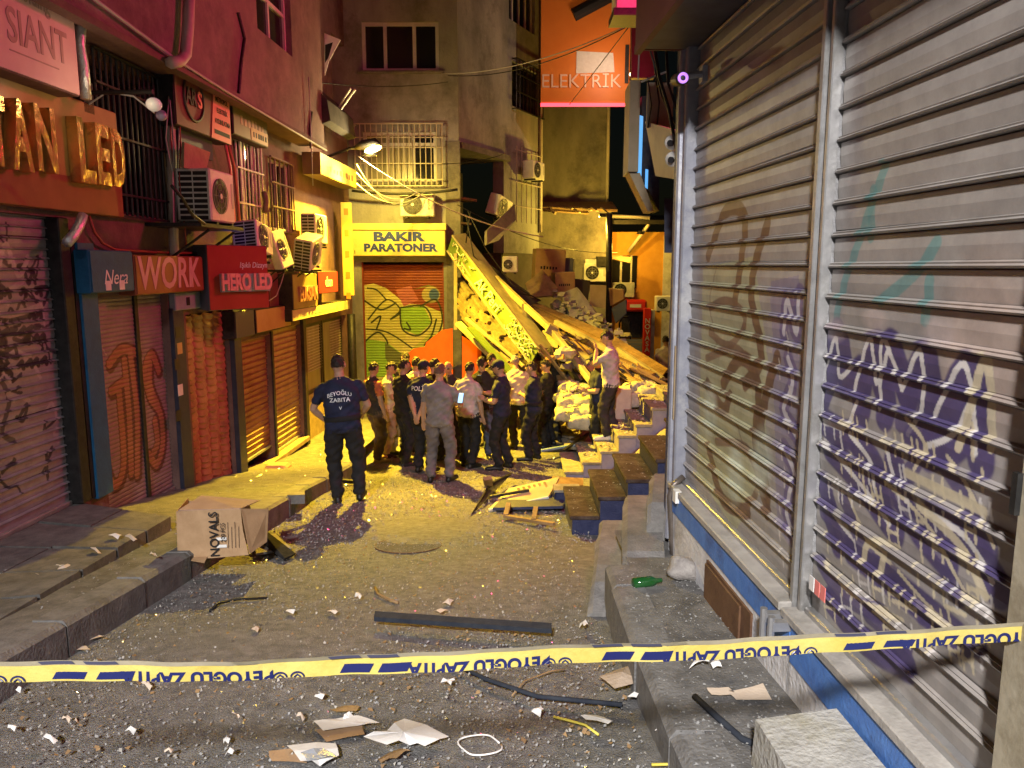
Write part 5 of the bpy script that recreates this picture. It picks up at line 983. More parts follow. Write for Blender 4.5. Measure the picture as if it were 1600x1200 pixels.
grey_sheet = M('bent_tin', (.25, .24, .22), (.36, .34, .3), rough=.45, metal=.5, scale=6, bump=.3)
for k in range(55):
    t = random.random(); px = 840+t*185; top = np.interp(px, [735, 800, 850, 930, 1035], [470, 500, 520, 555, 590]); bot = np.interp(px, [735, 800, 870, 940, 1035], [550, 570, 585, 588, 592]); py = random.uniform(top, bot)
    d = np.interp(py, [470, 610], [18.2, 14.0])-.3+random.uniform(-.5, .2); p = at(px, py, d); an = random.gauss(-.75, .45); L = random.uniform(.2, .75); v = Vector((math.cos(an), random.uniform(-.6, .3), math.sin(an)))*L/2
    ragged(p-v, p+v, random.uniform(.03, .1), random.uniform(.012, .04), random.choice((wood_pale, wood_brown, wood_brown, wood_brown, dark_metal, grey_sheet)), 'splintered_plank', 'splintered plank or lath lying loose in the wreckage', 'plank', 'splintered planks in the wreckage')
for k in range(14):
    px = random.uniform(850, 1000); py = np.interp(px, [740, 850, 1000], [500, 520, 575])+random.uniform(-15, 40); p = at(px, py, random.uniform(14.6, 16.2)); b = MB(); n = 5; vs = []
    for i in range(n+1):
        for j in range(3): vs.append(p+Vector((i*.09*random.uniform(.8, 1.2), j*.12+random.uniform(-.03, .03), random.uniform(-.07, .07)-i*.06)))
    b.add(vs, [(i*3+j, (i+1)*3+j, (i+1)*3+j+1, i*3+j+1) for i in range(n) for j in range(2)]); tag(b.build('crumpled_sheet', random.choice((grey_sheet, paper, M('dark_matte', (0, 0, 0)), ydust))), 'crumpled torn sheet caught in the wreckage', 'sheet', 'crumpled sheets in the wreckage')
# goods thrown onto the heap
def carton(label, px, py, d, sz, rz=0, tilt=0, mat=cardboard, txt=None):
    p = at(px, py, d); rot = Matrix.Rotation(rz, 3, 'Z') @ Matrix.Rotation(tilt, 3, 'Y'); e = thing('carton', label, 'box', p-Vector((0, 0, sz[2]/2)), 'cartons on the rubble heap')
    part(e, 'body', mat, lambda b: b.box(p, sz, rot, bev=.01)); part(e, 'tape_strip', paper, lambda b: b.box(p+rot @ Vector((0, 0, sz[2]/2)), (sz[0]*.1, sz[1]*.98, .004), rot))
    if txt: part(e, 'print', ink, lambda b: [b.box(p+rot @ Vector((-sz[0]*.3+k*sz[0]*.1, -sz[1]/2-.003, -sz[2]*.12)), (sz[0]*.06, .004, sz[2]*random.uniform(.06, .12)), rot) for k in range(6)])
carton('tall cardboard carton at the top of the heap', 857, 413, 19.6, (.75, .6, .75), .12, .05, txt=1); carton('dark blue grey box on top of the cartons', 886, 416, 19.7, (.36, .4, .42), -.2, .06, M('slate_box', (.09, .1, .14), rough=.6, bump=.05))
carton('lower cardboard carton leaning below the slate box', 879, 441, 19.2, (.5, .5, .5), .2, -.03, txt=1); carton('dark crate behind the plaster slope', 903, 452, 19.4, (.5, .4, .5), .1, .1, M('dark_crate', (.06, .05, .035), rough=.7, bump=.1))
b = MB(); b.slab([at(x, y, d) for x, y, d in ((821, 445, 18.9), (848, 424, 19.1), (872, 452, 18.7), (862, 464, 18.3), (828, 466, 18.3))], .06); tag(b.build('chipboard_sheet', wood_pale), 'mottled chipboard sheet lying under the tall carton', 'board')
b = MB(); b.slab([at(x, y, 18.4) for x, y in ((921, 478), (946, 482), (947, 446), (922, 445))], -.04); tag(b.build('leaning_board', M('yellow_leaning_board', (.52, .42, .15), (.6, .5, .2), rough=.6, scale=5, bump=.1)), 'yellowish board leaning beside the far pole', 'board')
b = MB(); b.slab([at(x, y, d) for x, y, d in ((955, 478, 18.6), (976, 467, 18.2), (975, 452, 18.2), (953, 450, 18.6))], -.03); q = b.build('folded_panel', M('tan_panel', (0, 0, 0))); tag(q, 'tan and slate folded panel right of the far pole', 'panel')
part(q, 'slate_part', M('slate_box', (0, 0, 0)), lambda b: b.slab([at(x, y, d) for x, y, d in ((955, 482, 18.5), (978, 468, 18.1), (978, 490, 18.0), (962, 505, 18.3))], -.03))
e = thing('metal_chair', 'dark metal frame chair tipped in front of the far shop', 'chair', at(975, 530, 19)); 
part(e, 'frame', black_metal, lambda b: b.tube([at(x, y, 19) for x, y in ((968, 540), (968, 505), (972, 496), (982, 495), (985, 502), (985, 530))], .025, 6)); part(e, 'seat', dark_metal, lambda b: b.slab([at(968, 522, 19), at(985, 521, 19), at(987, 527, 18.6), at(968, 528, 18.6)], .03))
# dangling slabs and dark sheets in the torn room
b = MB(); b.slab([at(x, y, d) for x, y, d in ((757, 384, 17.2), (757, 362, 17.4), (800, 322, 18.6), (803, 345, 18.4), (775, 378, 17.4))], .08); tag(b.build('dangling_slab', plaster_far), 'broken plaster slab dangling below the torn floor', 'slab')
b = MB(); b.slab([at(x, y, d) for x, y, d in ((722, 470, 18.0), (760, 410, 18.4), (800, 440, 18.6), (845, 470, 18.4), (820, 480, 17.8), (770, 470, 17.6))], .04); tag(b.build('dark_sheet', M('dark_matte', (0, 0, 0))), 'dark sagging sheet between the fascia and the heap', 'sheet')
for i, (pts, d) in enumerate((([(731, 330), (760, 390), (800, 445), (845, 470)], 16.4), ([(728, 335), (740, 400), (790, 455), (830, 462)], 16.6), ([(735, 330), (728, 380)], 17.0))): cable(('dark cable hanging from the corner column down to the heap', 'second dark cable sagging behind the green fascia', 'short wire hanging inside the torn corner')[i], [at(x, y, d) for x, y in pts], .014, cable_black)
# sandbags
k = 0; ORD = ['leftmost','second from the left','third from the left','fourth from the left','fifth from the left','sixth from the left','seventh from the left','eighth from the left','ninth from the left','tenth from the left','eleventh from the left']
SX = ((888, 605, 14.2, .2, .2), (905, 612, 14.0, .25, .1), (887, 622, 13.9, .22, .4), (921, 611, 13.9, .2, .3), (893, 634, 13.6, .26, .2), (915, 630, 13.6, .26, -.3), (930, 626, 13.7, .22, .2), (886, 648, 13.3, .22, .1), (906, 648, 13.3, .27, .5), (926, 646, 13.2, .25, .1), (911, 660, 13.0, .24, -.2), (976, 616, 13.4, .22, .2), (992, 612, 13.3, .26, .5), (1006, 607, 13.2, .22, .1), (1016, 612, 13.1, .22, -.2), (995, 624, 13.1, .24, .2), (978, 628, 13.1, .2, 0))
for (px, py, d, rx, rz_) in SX:
    rank = sorted(q[0] for q in SX if (q[0] < 950) == (px < 950)).index(px)
    k += 1; sack('rubble_sack', (ORD[rank]+' white rubble sack of the pile left of the stairs') if px < 950 else (ORD[rank]+' white rubble sack heaped behind the upper tiled steps'), at(px, py, d), (rx, rx*.75, rx*.55), plastic_sack, 20+k, group='rubble sacks left of the stairs man' if px < 950 else 'rubble sacks behind the tiled steps', rz=rz_, squash=.8)
b = MB(); b.box(tuple(at(972, 632, 12.95)), (.28, .3, .6), bev=.02); tag(b.build('carton', cardboard_pale), 'pale carton standing behind the legs of the man on the stairs', 'box')
for i in range(7):
    a = gp(random.uniform(880, 925), random.uniform(672, 735))+Vector((-.1, .1, .1)); b = MB(); b.slab([a, a+Vector((random.uniform(.2, .45), random.uniform(-.1, .1), 0)), a+Vector((random.uniform(.2, .4), -.25, -.03)), a+Vector((.0, -.22, random.uniform(-.05, .03)))], .06); tag(b.build('stone_slab', stone_tread), 'flat pale slab lying in the rubble before the sandbags', 'slab', 'slabs before the sandbags')
# overhead wires
cable('pale wire sagging from the street lamp across to the right', catenary(at(560, 245, 15), at(848, 370, 16), .25), .013, cable_grey)
for i, (y0, y1) in enumerate(((262, 318), (275, 300), (292, 300))): cable(('uppermost', 'middle', 'lowest')[i]+' of the slack wires below the street lamp', catenary(at(557, y0-5, 15.2), at(640+i*12, y1, 16.8), .3), .011, cable_grey)
for i, (a, c, s) in enumerate((((690, 115, 17), (985, 38, 13), .2), ((700, 118, 17), (990, 36, 13), .25), ((890, 163, 19.5), (984, 40, 13), .0), ((470, 125, 14), (700, 128, 17), .1), ((690, 256, 17), (790, 240, 18), .06), ((715, 320, 17), (965, 395, 22), .3), ((550, 298, 17), (715, 296, 17), .08))):
    cable(('thin wire crossing in front of the orange sign', 'second thin wire crossing the orange sign', 'diagonal dark wire over the orange sign', 'thin wire across the upper grey wall', 'thin wire over the torn opening', 'wire crossing the far yellow lit wall', 'bundle of wire below the barred window')[i], catenary(at(*a), at(*c), s), .009 if i != 6 else .03, cable_black if i else cable_grey)
e = thing('flag_pole', 'pair of thin white poles jutting from the left building corner', 'pole', at(545, 150, 15))
for a, c in (((523, 185), (555, 140)), ((523, 178), (548, 138))): part(e, 'rod', frame_white, lambda b: b.tube([at(*a, 15), at(*c, 14.6)], .018, 6))
# ================================================================ things lying on the street
def onstreet(px, py, h=.0): p = gp(px, py); p.z += h; return p
# torn carton on the kerb
cp = [at(277, 877, 5.62), at(389, 875, 5.7)]; e = thing('carton', 'torn brown cardboard carton with printed side lying by the left kerb', 'box', (cp[0]+cp[1])/2)
ux = (cp[1]-cp[0]); bw = ux.length; ux.normalize(); ux.z = 0; ux.normalize(); uy = Vector((-ux.y, ux.x, 0)); bh = .37; o = cp[0]+Vector((0, 0, .01))
T = lambda x, y, z: o+ux*x+uy*y+Vector((0, 0, z))
part(e, 'printed_side', cardboard, lambda b: b.slab([T(.0, .02, .02), T(bw*.45, 0, 0), T(bw, 0, .01), T(bw-.04, .03, bh*.55), T(bw-.05, .04, bh), T(bw*.3, .03, bh+.01), T(0, .06, bh)], .006))
part(e, 'back_side', cardboard, lambda b: b.slab([T(0, .4, 0), T(0, .4, bh*.95), T(bw-.05, .4, bh*.8), T(bw, .4, 0)], .006)); part(e, 'end_flap', cardboard, lambda b: b.slab([T(0, .03, .02), T(0, .07, bh), T(0, .4, bh), T(0, .4, 0)], .006))
part(e, 'top_flap', M('violet_brown_flap', (.3, .2, .18), (.36, .25, .22), rough=.8, scale=8, bump=.1), lambda b: b.slab([T(.02, .05, bh+.012), T(bw-.05, .04, bh+.005), T(bw+.02, .45, bh-.06), T(.1, .42, bh+.012)], .006)); part(e, 'open_end', cardboard, lambda b: b.slab([T(bw, .02, .01), T(bw-.05, .05, bh), T(bw+.12, .25, bh*.8), T(bw+.1, .22, .03)], .006))
part(e, 'bottom_flap', cardboard, lambda b: b.slab([T(.02, .0, .01), T(bw*.42, -.1, .005), T(bw*.42, .0, .015), T(.03, .05, .015)], .004))
n = ux.cross(Vector((0, 0, 1))); fo = -.012
text('lettering', 'NOVALS', .095, ink, e, T(bw*.54, -.008, bh*.52), (0, 0, -1) if False else (0, 0, 1), -ux, .002, .012); text('lettering', '200 PCS', .045, ink, e, T(bw*.66, -.006, bh*.55), (0, 0, 1), -ux, .002, .004)
for k in range(4): part(e, 'print_line', ink, lambda b: b.slab([T(bw*(.72+.05*k), -.003, bh*.2), T(bw*(.725+.05*k), -.003, bh*.2), T(bw*(.725+.05*k), .012, bh*(.75-.1*(k % 2))), T(bw*(.72+.05*k), .012, bh*(.75-.1*(k % 2)))], .003))
for z_ in (.22, .38): part(e, 'white_label', paper, lambda b: b.slab([T(bw*.56, -.004, bh*z_), T(bw*.7, -.004, bh*z_), T(bw*.7, .0, bh*(z_+.06)), T(bw*.56, .0, bh*(z_+.06))], .003))
# wreck pieces beside it
def gslab(label, name, cat, pts, th, mat, lift=.02, group=None):
    b = MB(); b.slab([gp(x, y)+Vector((0, 0, lift+(h if h else 0))) for x, y, h in pts], -th); return tag(b.build(name, mat), label, cat, group)
gslab('dark bent metal profile leaning beside the torn carton', 'metal_profile', 'metal scrap', ((398, 850, .2), (462, 868, 0), (445, 876, 0), (402, 858, .1)), .02, M('matte_black_metal', (.02, .02, .022), (.04, .04, .04), rough=.95, scale=14, bump=.2, spec=.05))
gslab('grey broken board under the dark bent profile', 'broken_board', 'board', ((400, 872, 0), (455, 862, .0), (430, 845, .03), (398, 850, .05)), .02, M('grey_board', (.2, .19, .17), (.28, .26, .24), rough=.8, scale=9, bump=.2))
gslab('small concrete block lying on the glass covered street', 'concrete_block', 'block', ((449, 803, .09), (477, 802, .09), (476, 794, .09), (452, 795, .09)), .1, concrete)
p = gp(435, 750); b = MB(); b.box((p.x, p.y, p.z+.13), (.34, .3, .24), bev=.04); tag(b.build('plastic_crate', M('salmon_plastic', (.5, .2, .14), (.56, .26, .18), rough=.5, scale=6, bump=.1)), 'salmon pink plastic box on the left pavement', 'crate')
for i, (a, c, w, m, l) in enumerate((((425, 722), (505, 713), .05, dark_metal, 'dark strip lying on the left pavement'), ((430, 728), (510, 722), .05, black_metal, 'second dark strip on the left pavement'), ((484, 648), (518, 668), .07, wood_pale, 'pale wooden slat leaning near the glazed shop'), ((506, 752), (555, 757), .07, dark_metal, 'dark bar behind the legs of the municipal officer'), ((416, 752), (470, 690), .05, wood_pale, 'long pale lath at the foot of the beige shutter'), ((788, 812), (866, 825), .05, wood_brown, 'brown wooden rail with two stubs on the street'), ((910, 705), (845, 716), .06, M('light_blue_pipe', (.3, .42, .6), rough=.4, bump=0), 'pale blue plastic pipe across the rubble'), ((880, 716), (930, 680), .05, dark_metal, 'dark rod propped behind the pale blue pipe'))):
    A, Bp = gp(*a)+Vector((0, 0, .04)), gp(*c)+Vector((0, 0, .04))
    if i == 2: A.z += .5
    if i in (6, 7): A.z += .1; Bp.z += .1
    b = MB(); b.beam(A, Bp, w, w*.6); q = tag(b.build('strip' if i not in (6,) else 'plastic_pipe', m), l, 'strip')
    if i == 5:
        for t in (.03, .6): part(q, 'stub', wood_brown, lambda b: b.beam(A.lerp(Bp, t), A.lerp(Bp, t)+Vector((.03, .25, .05)), .05, .05))
# the broken door leaf / framed boards
e = thing('broken_door', 'broken cream door leaf lying on wreckage in the street', 'door', gp(820, 790))
q0 = gp(764, 797); dA, dB, dC, dD = at(764, 795, q0.y), at(857, 775, q0.y+.25), at(874, 745, q0.y+.75), at(795, 763, q0.y+.6); q = [dA, dB, dC, dD]
cream_door = M('cream_door', (.5, .36, .17), (.58, .44, .23), rough=.55, scale=6, bump=.1)
part(e, 'leaf', cream_door, lambda b: b.slab([dA, dB, dC, dD], .04)); part(e, 'white_edge', frame_white, lambda b: b.beam(dA-Vector((0, .02, .03)), dB-Vector((0, .02, .03)), .03, .07))
for k in range(6): a = dD.lerp(dC, .25+.1*k).lerp(dA.lerp(dB, .25+.1*k), .2); part(e, 'louvre_slot', wood_brown, lambda b: b.beam(a+Vector((0, 0, .012)), a+Vector((.03, -.14, -.02)), .03, .012))
part(e, 'cross_rail', dark_metal, lambda b: b.beam(dD.lerp(dA, .55)+Vector((-.1, 0, .03)), dD.lerp(dA, .55).lerp(dC.lerp(dB, .55), .55)+Vector((0, 0, .03)), .03, .03))
gslab('dark broken frame under the cream door leaf', 'smashed_casing', 'casing', ((737, 805, 0), (770, 770, .14), (800, 757, .16), (762, 775, .12)), .04, dark_metal); gslab('navy panel shadowed beneath the cream door leaf', 'panel', 'panel', ((770, 800, 0), (880, 800, .02), (885, 778, .1), (800, 780, .1)), .03, stair_blue)
gslab('dark board sticking out right of the door leaf', 'broken_board', 'board', ((860, 778, .08), (910, 768, .04), (910, 763, .1), (862, 768, .16)), .03, wood_brown); b = MB(); p = gp(886, 792); b.box((p.x, p.y+.1, p.z+.06), (.3, .25, .24), bev=.02); tag(b.build('stair_block', [stair_blue]), 'navy painted block with yellowish top at the stair foot', 'block')
part(bpy.data.objects['stair_block'], 'top', stone_tread, lambda b: b.box((p.x, p.y+.1, p.z+.195), (.31, .26, .03)))
gslab('upright wood offcut beside the dark broken frame', 'wood_offcut', 'wood', ((757, 780, .22), (770, 778, .22), (770, 774, .1), (758, 775, .1)), .05, wood_pale)
# long dark profile and curved strips
gslab('long dark grooved profile lying across the road', 'metal_profile', 'metal scrap', ((585, 983, .03), (862, 1000, .02), (862, 994, .035), (587, 977, .045)), .03, M('blue_black_rubber', (.02, .024, .035), (.035, .04, .05), rough=.8, scale=14, bump=.1, spec=.1))
for i, (pts, r, m, l) in enumerate((([(328, 957), (340, 945), (370, 938), (418, 936)], .009, cable_black, 'short curved black strip in the middle of the road'), ([(586, 920), (590, 930), (605, 938), (622, 944)], .01, wood_brown, 'small curved brown strip on the road'), ([(705, 1038), (760, 1065), (840, 1092), (972, 1105)], .012, M('blue_black_rubber', (0, 0, 0)), 'long curved dark rubber strip behind the tape'), ([(865, 1122), (890, 1128), (915, 1135), (935, 1150)], .006, M('yellow_strap', (.6, .5, .08), rough=.5, bump=0), 'thin yellow strap on the road near the kerb'), ([(1018, 1197), (1060, 1196), (1085, 1199)], .006, M('yellow_strap', (0, 0, 0)), 'yellow strap at the bottom edge of the view'), ([(800, 1088), (820, 1065), (860, 1050), (882, 1047)], .004, wood_brown, 'thin brown wire on the road'))):
    cable(l, [gp(x, y)+Vector((0, 0, r)) for x, y in pts], r, m, 'strip', 'curved_strip')
q = [hz(x, y, Rz(3)+.02) for x, y in ((1085, 1088), (1120, 1120), (1160, 1155), (1200, 1172))]; cable('dark rubber strip on the right pavement', q, .014, M('blue_black_rubber', (0, 0, 0)), 'strip', 'curved_strip')
cable('thin white ring strap lying on the road', [gp(750+33*math.cos(t)+4*math.sin(3*t), 1166+16*math.sin(t))+Vector((0, 0, .006)) for t in np.linspace(0, 6.1, 24)], .004, paper, 'strap', 'ring_strap')
# paper and cardboard scraps, each by itself
def scrap(label, name, cat, pts, mat, base=gp, lift=.008, crumple=.0, group=None):
    c = Vector((0, 0, 0)); P = []
    for i, (x, y) in enumerate(pts): P.append(base(x, y)+Vector((0, 0, lift+random.uniform(0, crumple))))
    cen = sum(P, Vector())/len(P)+Vector((0, 0, random.uniform(.2, 1)*crumple)); mids = [P[i].lerp(P[(i+1) % len(P)], random.uniform(.35, .65))+Vector((random.uniform(-.006, .006), random.uniform(-.006, .006), random.uniform(0, crumple*.6))) for i in range(len(P))]
    ring = [v for i in range(len(P)) for v in (P[i], mids[i])]; n = len(ring); b = MB(); b.add(ring+[cen], [(i, (i+1) % n, n) for i in range(n)]); return tag(b.build(name, mat), label, cat, group)
rp = lambda x, y: hz(x, y, Rz(3.0)+.004)
scrap('pale brown cardboard pair at the left end behind the tape', 'cardboard_scrap', 'cardboard', ((75, 993), (100, 987), (125, 991), (163, 996), (130, 1008), (90, 1000)), cardboard_pale, crumple=.012)
scrap('small cardboard flake next to the left tape end', 'cardboard_scrap', 'cardboard', ((112, 1012), (135, 1011), (142, 1017), (110, 1018)), cardboard_pale)
scrap('brown cardboard piece under white sheet left of centre', 'cardboard_scrap', 'cardboard', ((492, 1143), (560, 1130), (570, 1150), (510, 1162)), cardboard); scrap('white torn card on top of the brown piece', 'paper_scrap', 'paper', ((490, 1134), (525, 1128), (560, 1124), (594, 1135), (560, 1140), (505, 1149)), paper, lift=.014, crumple=.01)
scrap('large white folded card sheet in the road foreground', 'paper_scrap', 'paper', ((568, 1164), (605, 1155), (632, 1136), (702, 1158), (664, 1173), (640, 1170), (605, 1176)), paper, lift=.012, crumple=.03)
scrap('brown card under the lowest white papers', 'cardboard_scrap', 'cardboard', ((420, 1176), (470, 1172), (480, 1195), (425, 1192)), cardboard); scrap('white lowest paper cut by the bottom edge', 'paper_scrap', 'paper', ((448, 1171), (525, 1170), (530, 1190), (500, 1205), (470, 1200)), paper, lift=.014, crumple=.02)
scrap('grey blue plastic film over the lowest papers', 'plastic_film', 'film', ((470, 1190), (505, 1182), (528, 1196), (480, 1204)), M('grey_film', (.3, .33, .38), rough=.25, bump=.3, bs=30), lift=.03, crumple=.02)
scrap('crumpled brown paper bag by the right kerb', 'paper_bag', 'paper', ((936, 1068), (985, 1055), (1006, 1075), (960, 1085)), M('kraft_paper', (.34, .26, .19), (.42, .33, .25), rough=.85, scale=9, bump=.4), lift=.03, crumple=.06)
scrap('brown flat scrap with black end in the road', 'cardboard_scrap', 'cardboard', ((517, 1112), (540, 1106), (562, 1107), (556, 1115), (525, 1117)), wood_brown, crumple=.01)
scrap('dull brown scrap below the large white sheet', 'cardboard_scrap', 'cardboard', ((590, 1190), (625, 1178), (642, 1180), (620, 1194), (595, 1197)), wood_brown, crumple=.02)
scrap('white crumpled paper strip right of the white ring', 'paper_scrap', 'paper', ((900, 1124), (930, 1127), (958, 1138), (950, 1142), (915, 1136)), paper, crumple=.03); scrap('crumpled white tissue below the brown bag', 'paper_scrap', 'paper', ((1022, 1158), (1050, 1130), (1056, 1138), (1042, 1160)), paper, crumple=.05)
scrap('white torn tissue on the right pavement', 'paper_scrap', 'paper', ((1076, 1048), (1085, 1038), (1105, 1035), (1108, 1045), (1090, 1044)), paper, rp, crumple=.03); scrap('small white tissue beside the torn one', 'paper_scrap', 'paper', ((1110, 1042), (1122, 1035), (1128, 1046), (1114, 1048)), paper, rp, crumple=.02)
scrap('pale card cut-out on the right pavement', 'cardboard_scrap', 'cardboard', ((1104, 1077), (1138, 1076), (1140, 1083), (1192, 1070), (1206, 1096), (1150, 1096), (1142, 1088), (1112, 1088)), cardboard_pale, rp)
scrap('white scrap by the kerb in mid road', 'paper_scrap', 'paper', ((905, 984), (910, 977), (919, 986), (912, 990)), paper, crumple=.04)
scrap('pale flake near the steel profile', 'paper_scrap', 'paper', ((675, 960), (690, 957), (702, 960), (688, 965)), cardboard_pale, crumple=.03)
SCR = ((20, 1144), (105, 1132), (80, 1163), (265, 1186), (360, 1186), (370, 1128), (470, 1128), (545, 1128), (500, 1095), (700, 1072), (990, 1095), (355, 1165), (205, 1150), (120, 1137), (30, 1083), (230, 1078), (400, 990), (455, 962), (560, 936), (700, 945), (520, 962), (100, 893), (150, 866), (95, 888), (60, 905), (240, 872), (180, 840), (205, 845), (840, 1120), (760, 1050))
NUM = 'leftmost second third fourth fifth sixth seventh eighth ninth tenth eleventh twelfth thirteenth fourteenth fifteenth sixteenth seventeenth eighteenth nineteenth twentieth'.split()+['twenty-'+q for q in 'first second third fourth fifth sixth seventh eighth ninth'.split()]+['rightmost']
for i, (x, y) in enumerate(SCR):
    rk = sorted(SCR).index((x, y))
    w = random.uniform(4, 12); r = random.uniform(-.4, .4); base = (lambda X, Y: hz(X, Y, -.5)) if y < 910 and x < 260 else gp
    scrap('small pale paper scrap, '+NUM[rk]+' from the left among the scattered scraps', 'paper_scrap', 'paper', ((x-w, y+r*w), (x-w*.2, y-3-w*.1), (x+w, y-r*w), (x+w*.4, y+3+w*.15)), random.choice((paper, paper, cardboard_pale)), base, .008, .03, 'scattered paper scraps')
# glitter of broken glass and grit: uncountable
def strew(name, label, n, mat, size, xr, yr, zf, flat=.5, p=1.0, seed=5):
    rn = np.random.default_rng(seed); vs = []; fs = []
    x = rn.uniform(*xr, n); y = yr[0]+(yr[1]-yr[0])*rn.uniform(0, 1, n)**p; s = np.minimum(size*rn.lognormal(0, .5, n), size*2.0)
    for i in range(n):
        a = rn.uniform(0, 6.28); tl = rn.uniform(-flat, flat, 2); z0 = zf(x[i], y[i])+.003+abs(tl).max()*s[i]; b0 = len(vs)
        for k in range(3 if i % 2 else 4):
            t = a+k*(2.09 if i % 2 else 1.57)+rn.uniform(-.35, .35); dx, dy = s[i]*math.cos(t), s[i]*math.sin(t); vs.append((x[i]+dx, y[i]+dy, z0+dx*tl[0]+dy*tl[1]))
        fs.append(tuple(range(b0, len(vs))))
    b = MB(); b.add(vs, fs); o = b.build(name, mat); o['kind'] = 'stuff'; o['label'] = label; o['category'] = 'debris'; return o
gz = lambda x, y: Gs(y)-.0
glassm = M('broken_glass', (.3, .3, .295), rough=.12, bump=0, spec=.9)
strew('broken_glass', 'glittering broken glass strewn over the street', 30000, glassm, .0042, (-2.4, .55), (2.2, 14.5), gz, .55, 1.15)
strew('broken_glass', 'denser glass crumbs in the yellow lit part of the street', 16000, glassm, .006, (-2.4, .75), (6.6, 13.5), gz, .8, 1.0, 15)
strew('broken_glass', 'glass splinters on the left pavement', 3500, glassm, .005, (-3.7, -2.65), (4.2, 13), lambda x, y: Gs(y)+.19, .5, 1, 6); strew('broken_glass', 'glass splinters on the right pavement and concrete', 1500, glassm, .004, (.65, 1.15), (2.2, 4.8), lambda x, y: Rz(y)+.004, .4, 1, 7)
strew('street_grit', 'pale plaster grit strewn over the street', 7000, M('plaster_grit', (.3, .285, .25), (.42, .39, .35) , rough=.9, scale=20, bump=0), .0045, (-2.4, .55), (2.2, 14.5), gz, .8, 1, 8); strew('street_grit', 'dark splinters strewn over the street', 3500, wood_brown, .007, (-2.4, .55), (2.2, 14), gz, .6, 1, 9)
for i in range(6): strew('stair_grit', 'plaster grit on a pale stone stair tread', 70, M('plaster_grit', (0, 0, 0)), .014, (1.12+.265*i, 1.34+.265*i), (11.55, 12.6), lambda x, y: (-1.41, -1.237, -.986, -.816, -.558, -.4)[i], .7, 1, 30+i)
for nm, x0, x1, y0, y1, z, k in (('a', .6, 1.9, 7.3, 8.2, None, 11), ):
    for i in range(4): strew('broken_glass', 'glass crumbs on a brown stair tread', 60, glassm, .006, (.6+.27*i, .85+.27*i), (7.3, 8.2), lambda x, y: (-.846, -.651, -.471, -.266)[i], .4, 1, 12+i)
# manhole
e = thing('manhole_cover', 'round cast iron manhole cover half hidden by glass', 'manhole cover', gp(638, 852)); c = gp(638, 852)+Vector((0, 0, -.003)); nrm = Vector((0, .139, 1)).normalized()
part(e, 'plate', M('cast_iron', (.1, .095, .085), (.16, .15, .14), rough=.9, scale=20, bump=.5, spec=.1), lambda b: b.disc(c, nrm, .3, .012, 28)); part(e, 'ring', rust, lambda b: b.tube([c+Vector((.3*math.cos(t), .3*math.sin(t), -.139*.3*math.sin(t)+.004)) for t in np.linspace(0, 6.283, 33)], .006, 6))
# ================================================================ barrier tape
TP = [(-330, 1040, 1.62), (0, 1031, 1.7), (400, 1028, 1.76), (800, 1011, 1.82), (1200, 991, 1.84), (1625, 971, 1.83)]
def tpt(t):
    i = min(int(t*(len(TP)-1)), len(TP)-2); f = t*(len(TP)-1)-i; f2 = f; q = [a+(b_-a)*f2 for a, b_ in zip(TP[i], TP[i+1])]; return at(q[0], q[1], q[2])
N = 200; cl = [tpt(i/N) for i in range(N+1)]
cl = [sum((cl[min(max(i+k, 0), N)] for k in range(-6, 7)), Vector())/13 for i in range(N+1)]
arc = [0]
for i in range(N): arc.append(arc[-1]+(cl[i+1]-cl[i]).length)
def tape_at(s, v):                      # s along, v downwards
    s = min(max(s, 0), arc[-1]-1e-4); i = int(np.searchsorted(arc, s, side='right')-1); f = (s-arc[i])/(arc[i+1]-arc[i]); p = cl[i].lerp(cl[i+1], f)
    fold = .013+.003*math.sin(s*3.1); wv = .005*math.sin(s*5)+.004*math.sin(s*11+1)+.002*math.sin(s*37)+v*.08*math.sin(s*7.3+.5)
    if v < fold: return p+Vector((0, -.004+wv-(fold-v)*.35, -v))
    return p+Vector((0, wv+(v-fold)*(-.12), -v))
HT = .054; tape = thing('barrier_tape', 'yellow and blue barrier tape stretched low across the road', 'tape', cl[N//2]-Vector((0, 0, HT)))
ty = M('yellow_tape', (.4, .32, .07), (.48, .4, .12), rough=.3, scale=5, bump=.35, bs=22); tb = M('folded_tape_back', (.26, .23, .16), (.34, .3, .22), rough=.35, scale=6, bump=.3, bs=16); tn = M('tape_navy', (.008, .012, .075), rough=.35, bump=0)
def ribbon(b, s0, s1, v0, v1, lift, n=1, slant=0):
    vs = []
    for k in range(n+1):
        s = s0+(s1-s0)*k/n; vs += [tape_at(s+slant, v0)-Vector((0, lift, 0)), tape_at(s, v1)-Vector((0, lift, 0))]
    b.add(vs, [(2*k, 2*k+1, 2*k+3, 2*k+2) for k in range(n)])
part(tape, 'band', ty, lambda b: ribbon(b, 0, arc[-1], .013, HT, 0, 260)); part(tape, 'folded_edge', tb, lambda b: ribbon(b, 0, arc[-1], 0, .0135, .001, 260))
def s_of(px):
    best = min(range(N+1), key=lambda i: abs(800+FP*cl[i].x/(cl[i].y*cP-(cl[i].z-CZ)*sP)-px)); return arc[best]
for px in (78, 150, 527, 593, 938, 1003, 1322, 1382):
    s = s_of(px)
    part(tape, 'navy_block', tn, lambda b: ribbon(b, s, s+.073, .026, HT-.006, .003, 8, .012)); part(tape, 'navy_edge', M('dull_navy', (.06, .06, .1), rough=.4, bump=0), lambda b: ribbon(b, s-.02, s+.055, .0005, .0095, .0035, 8, -.006))
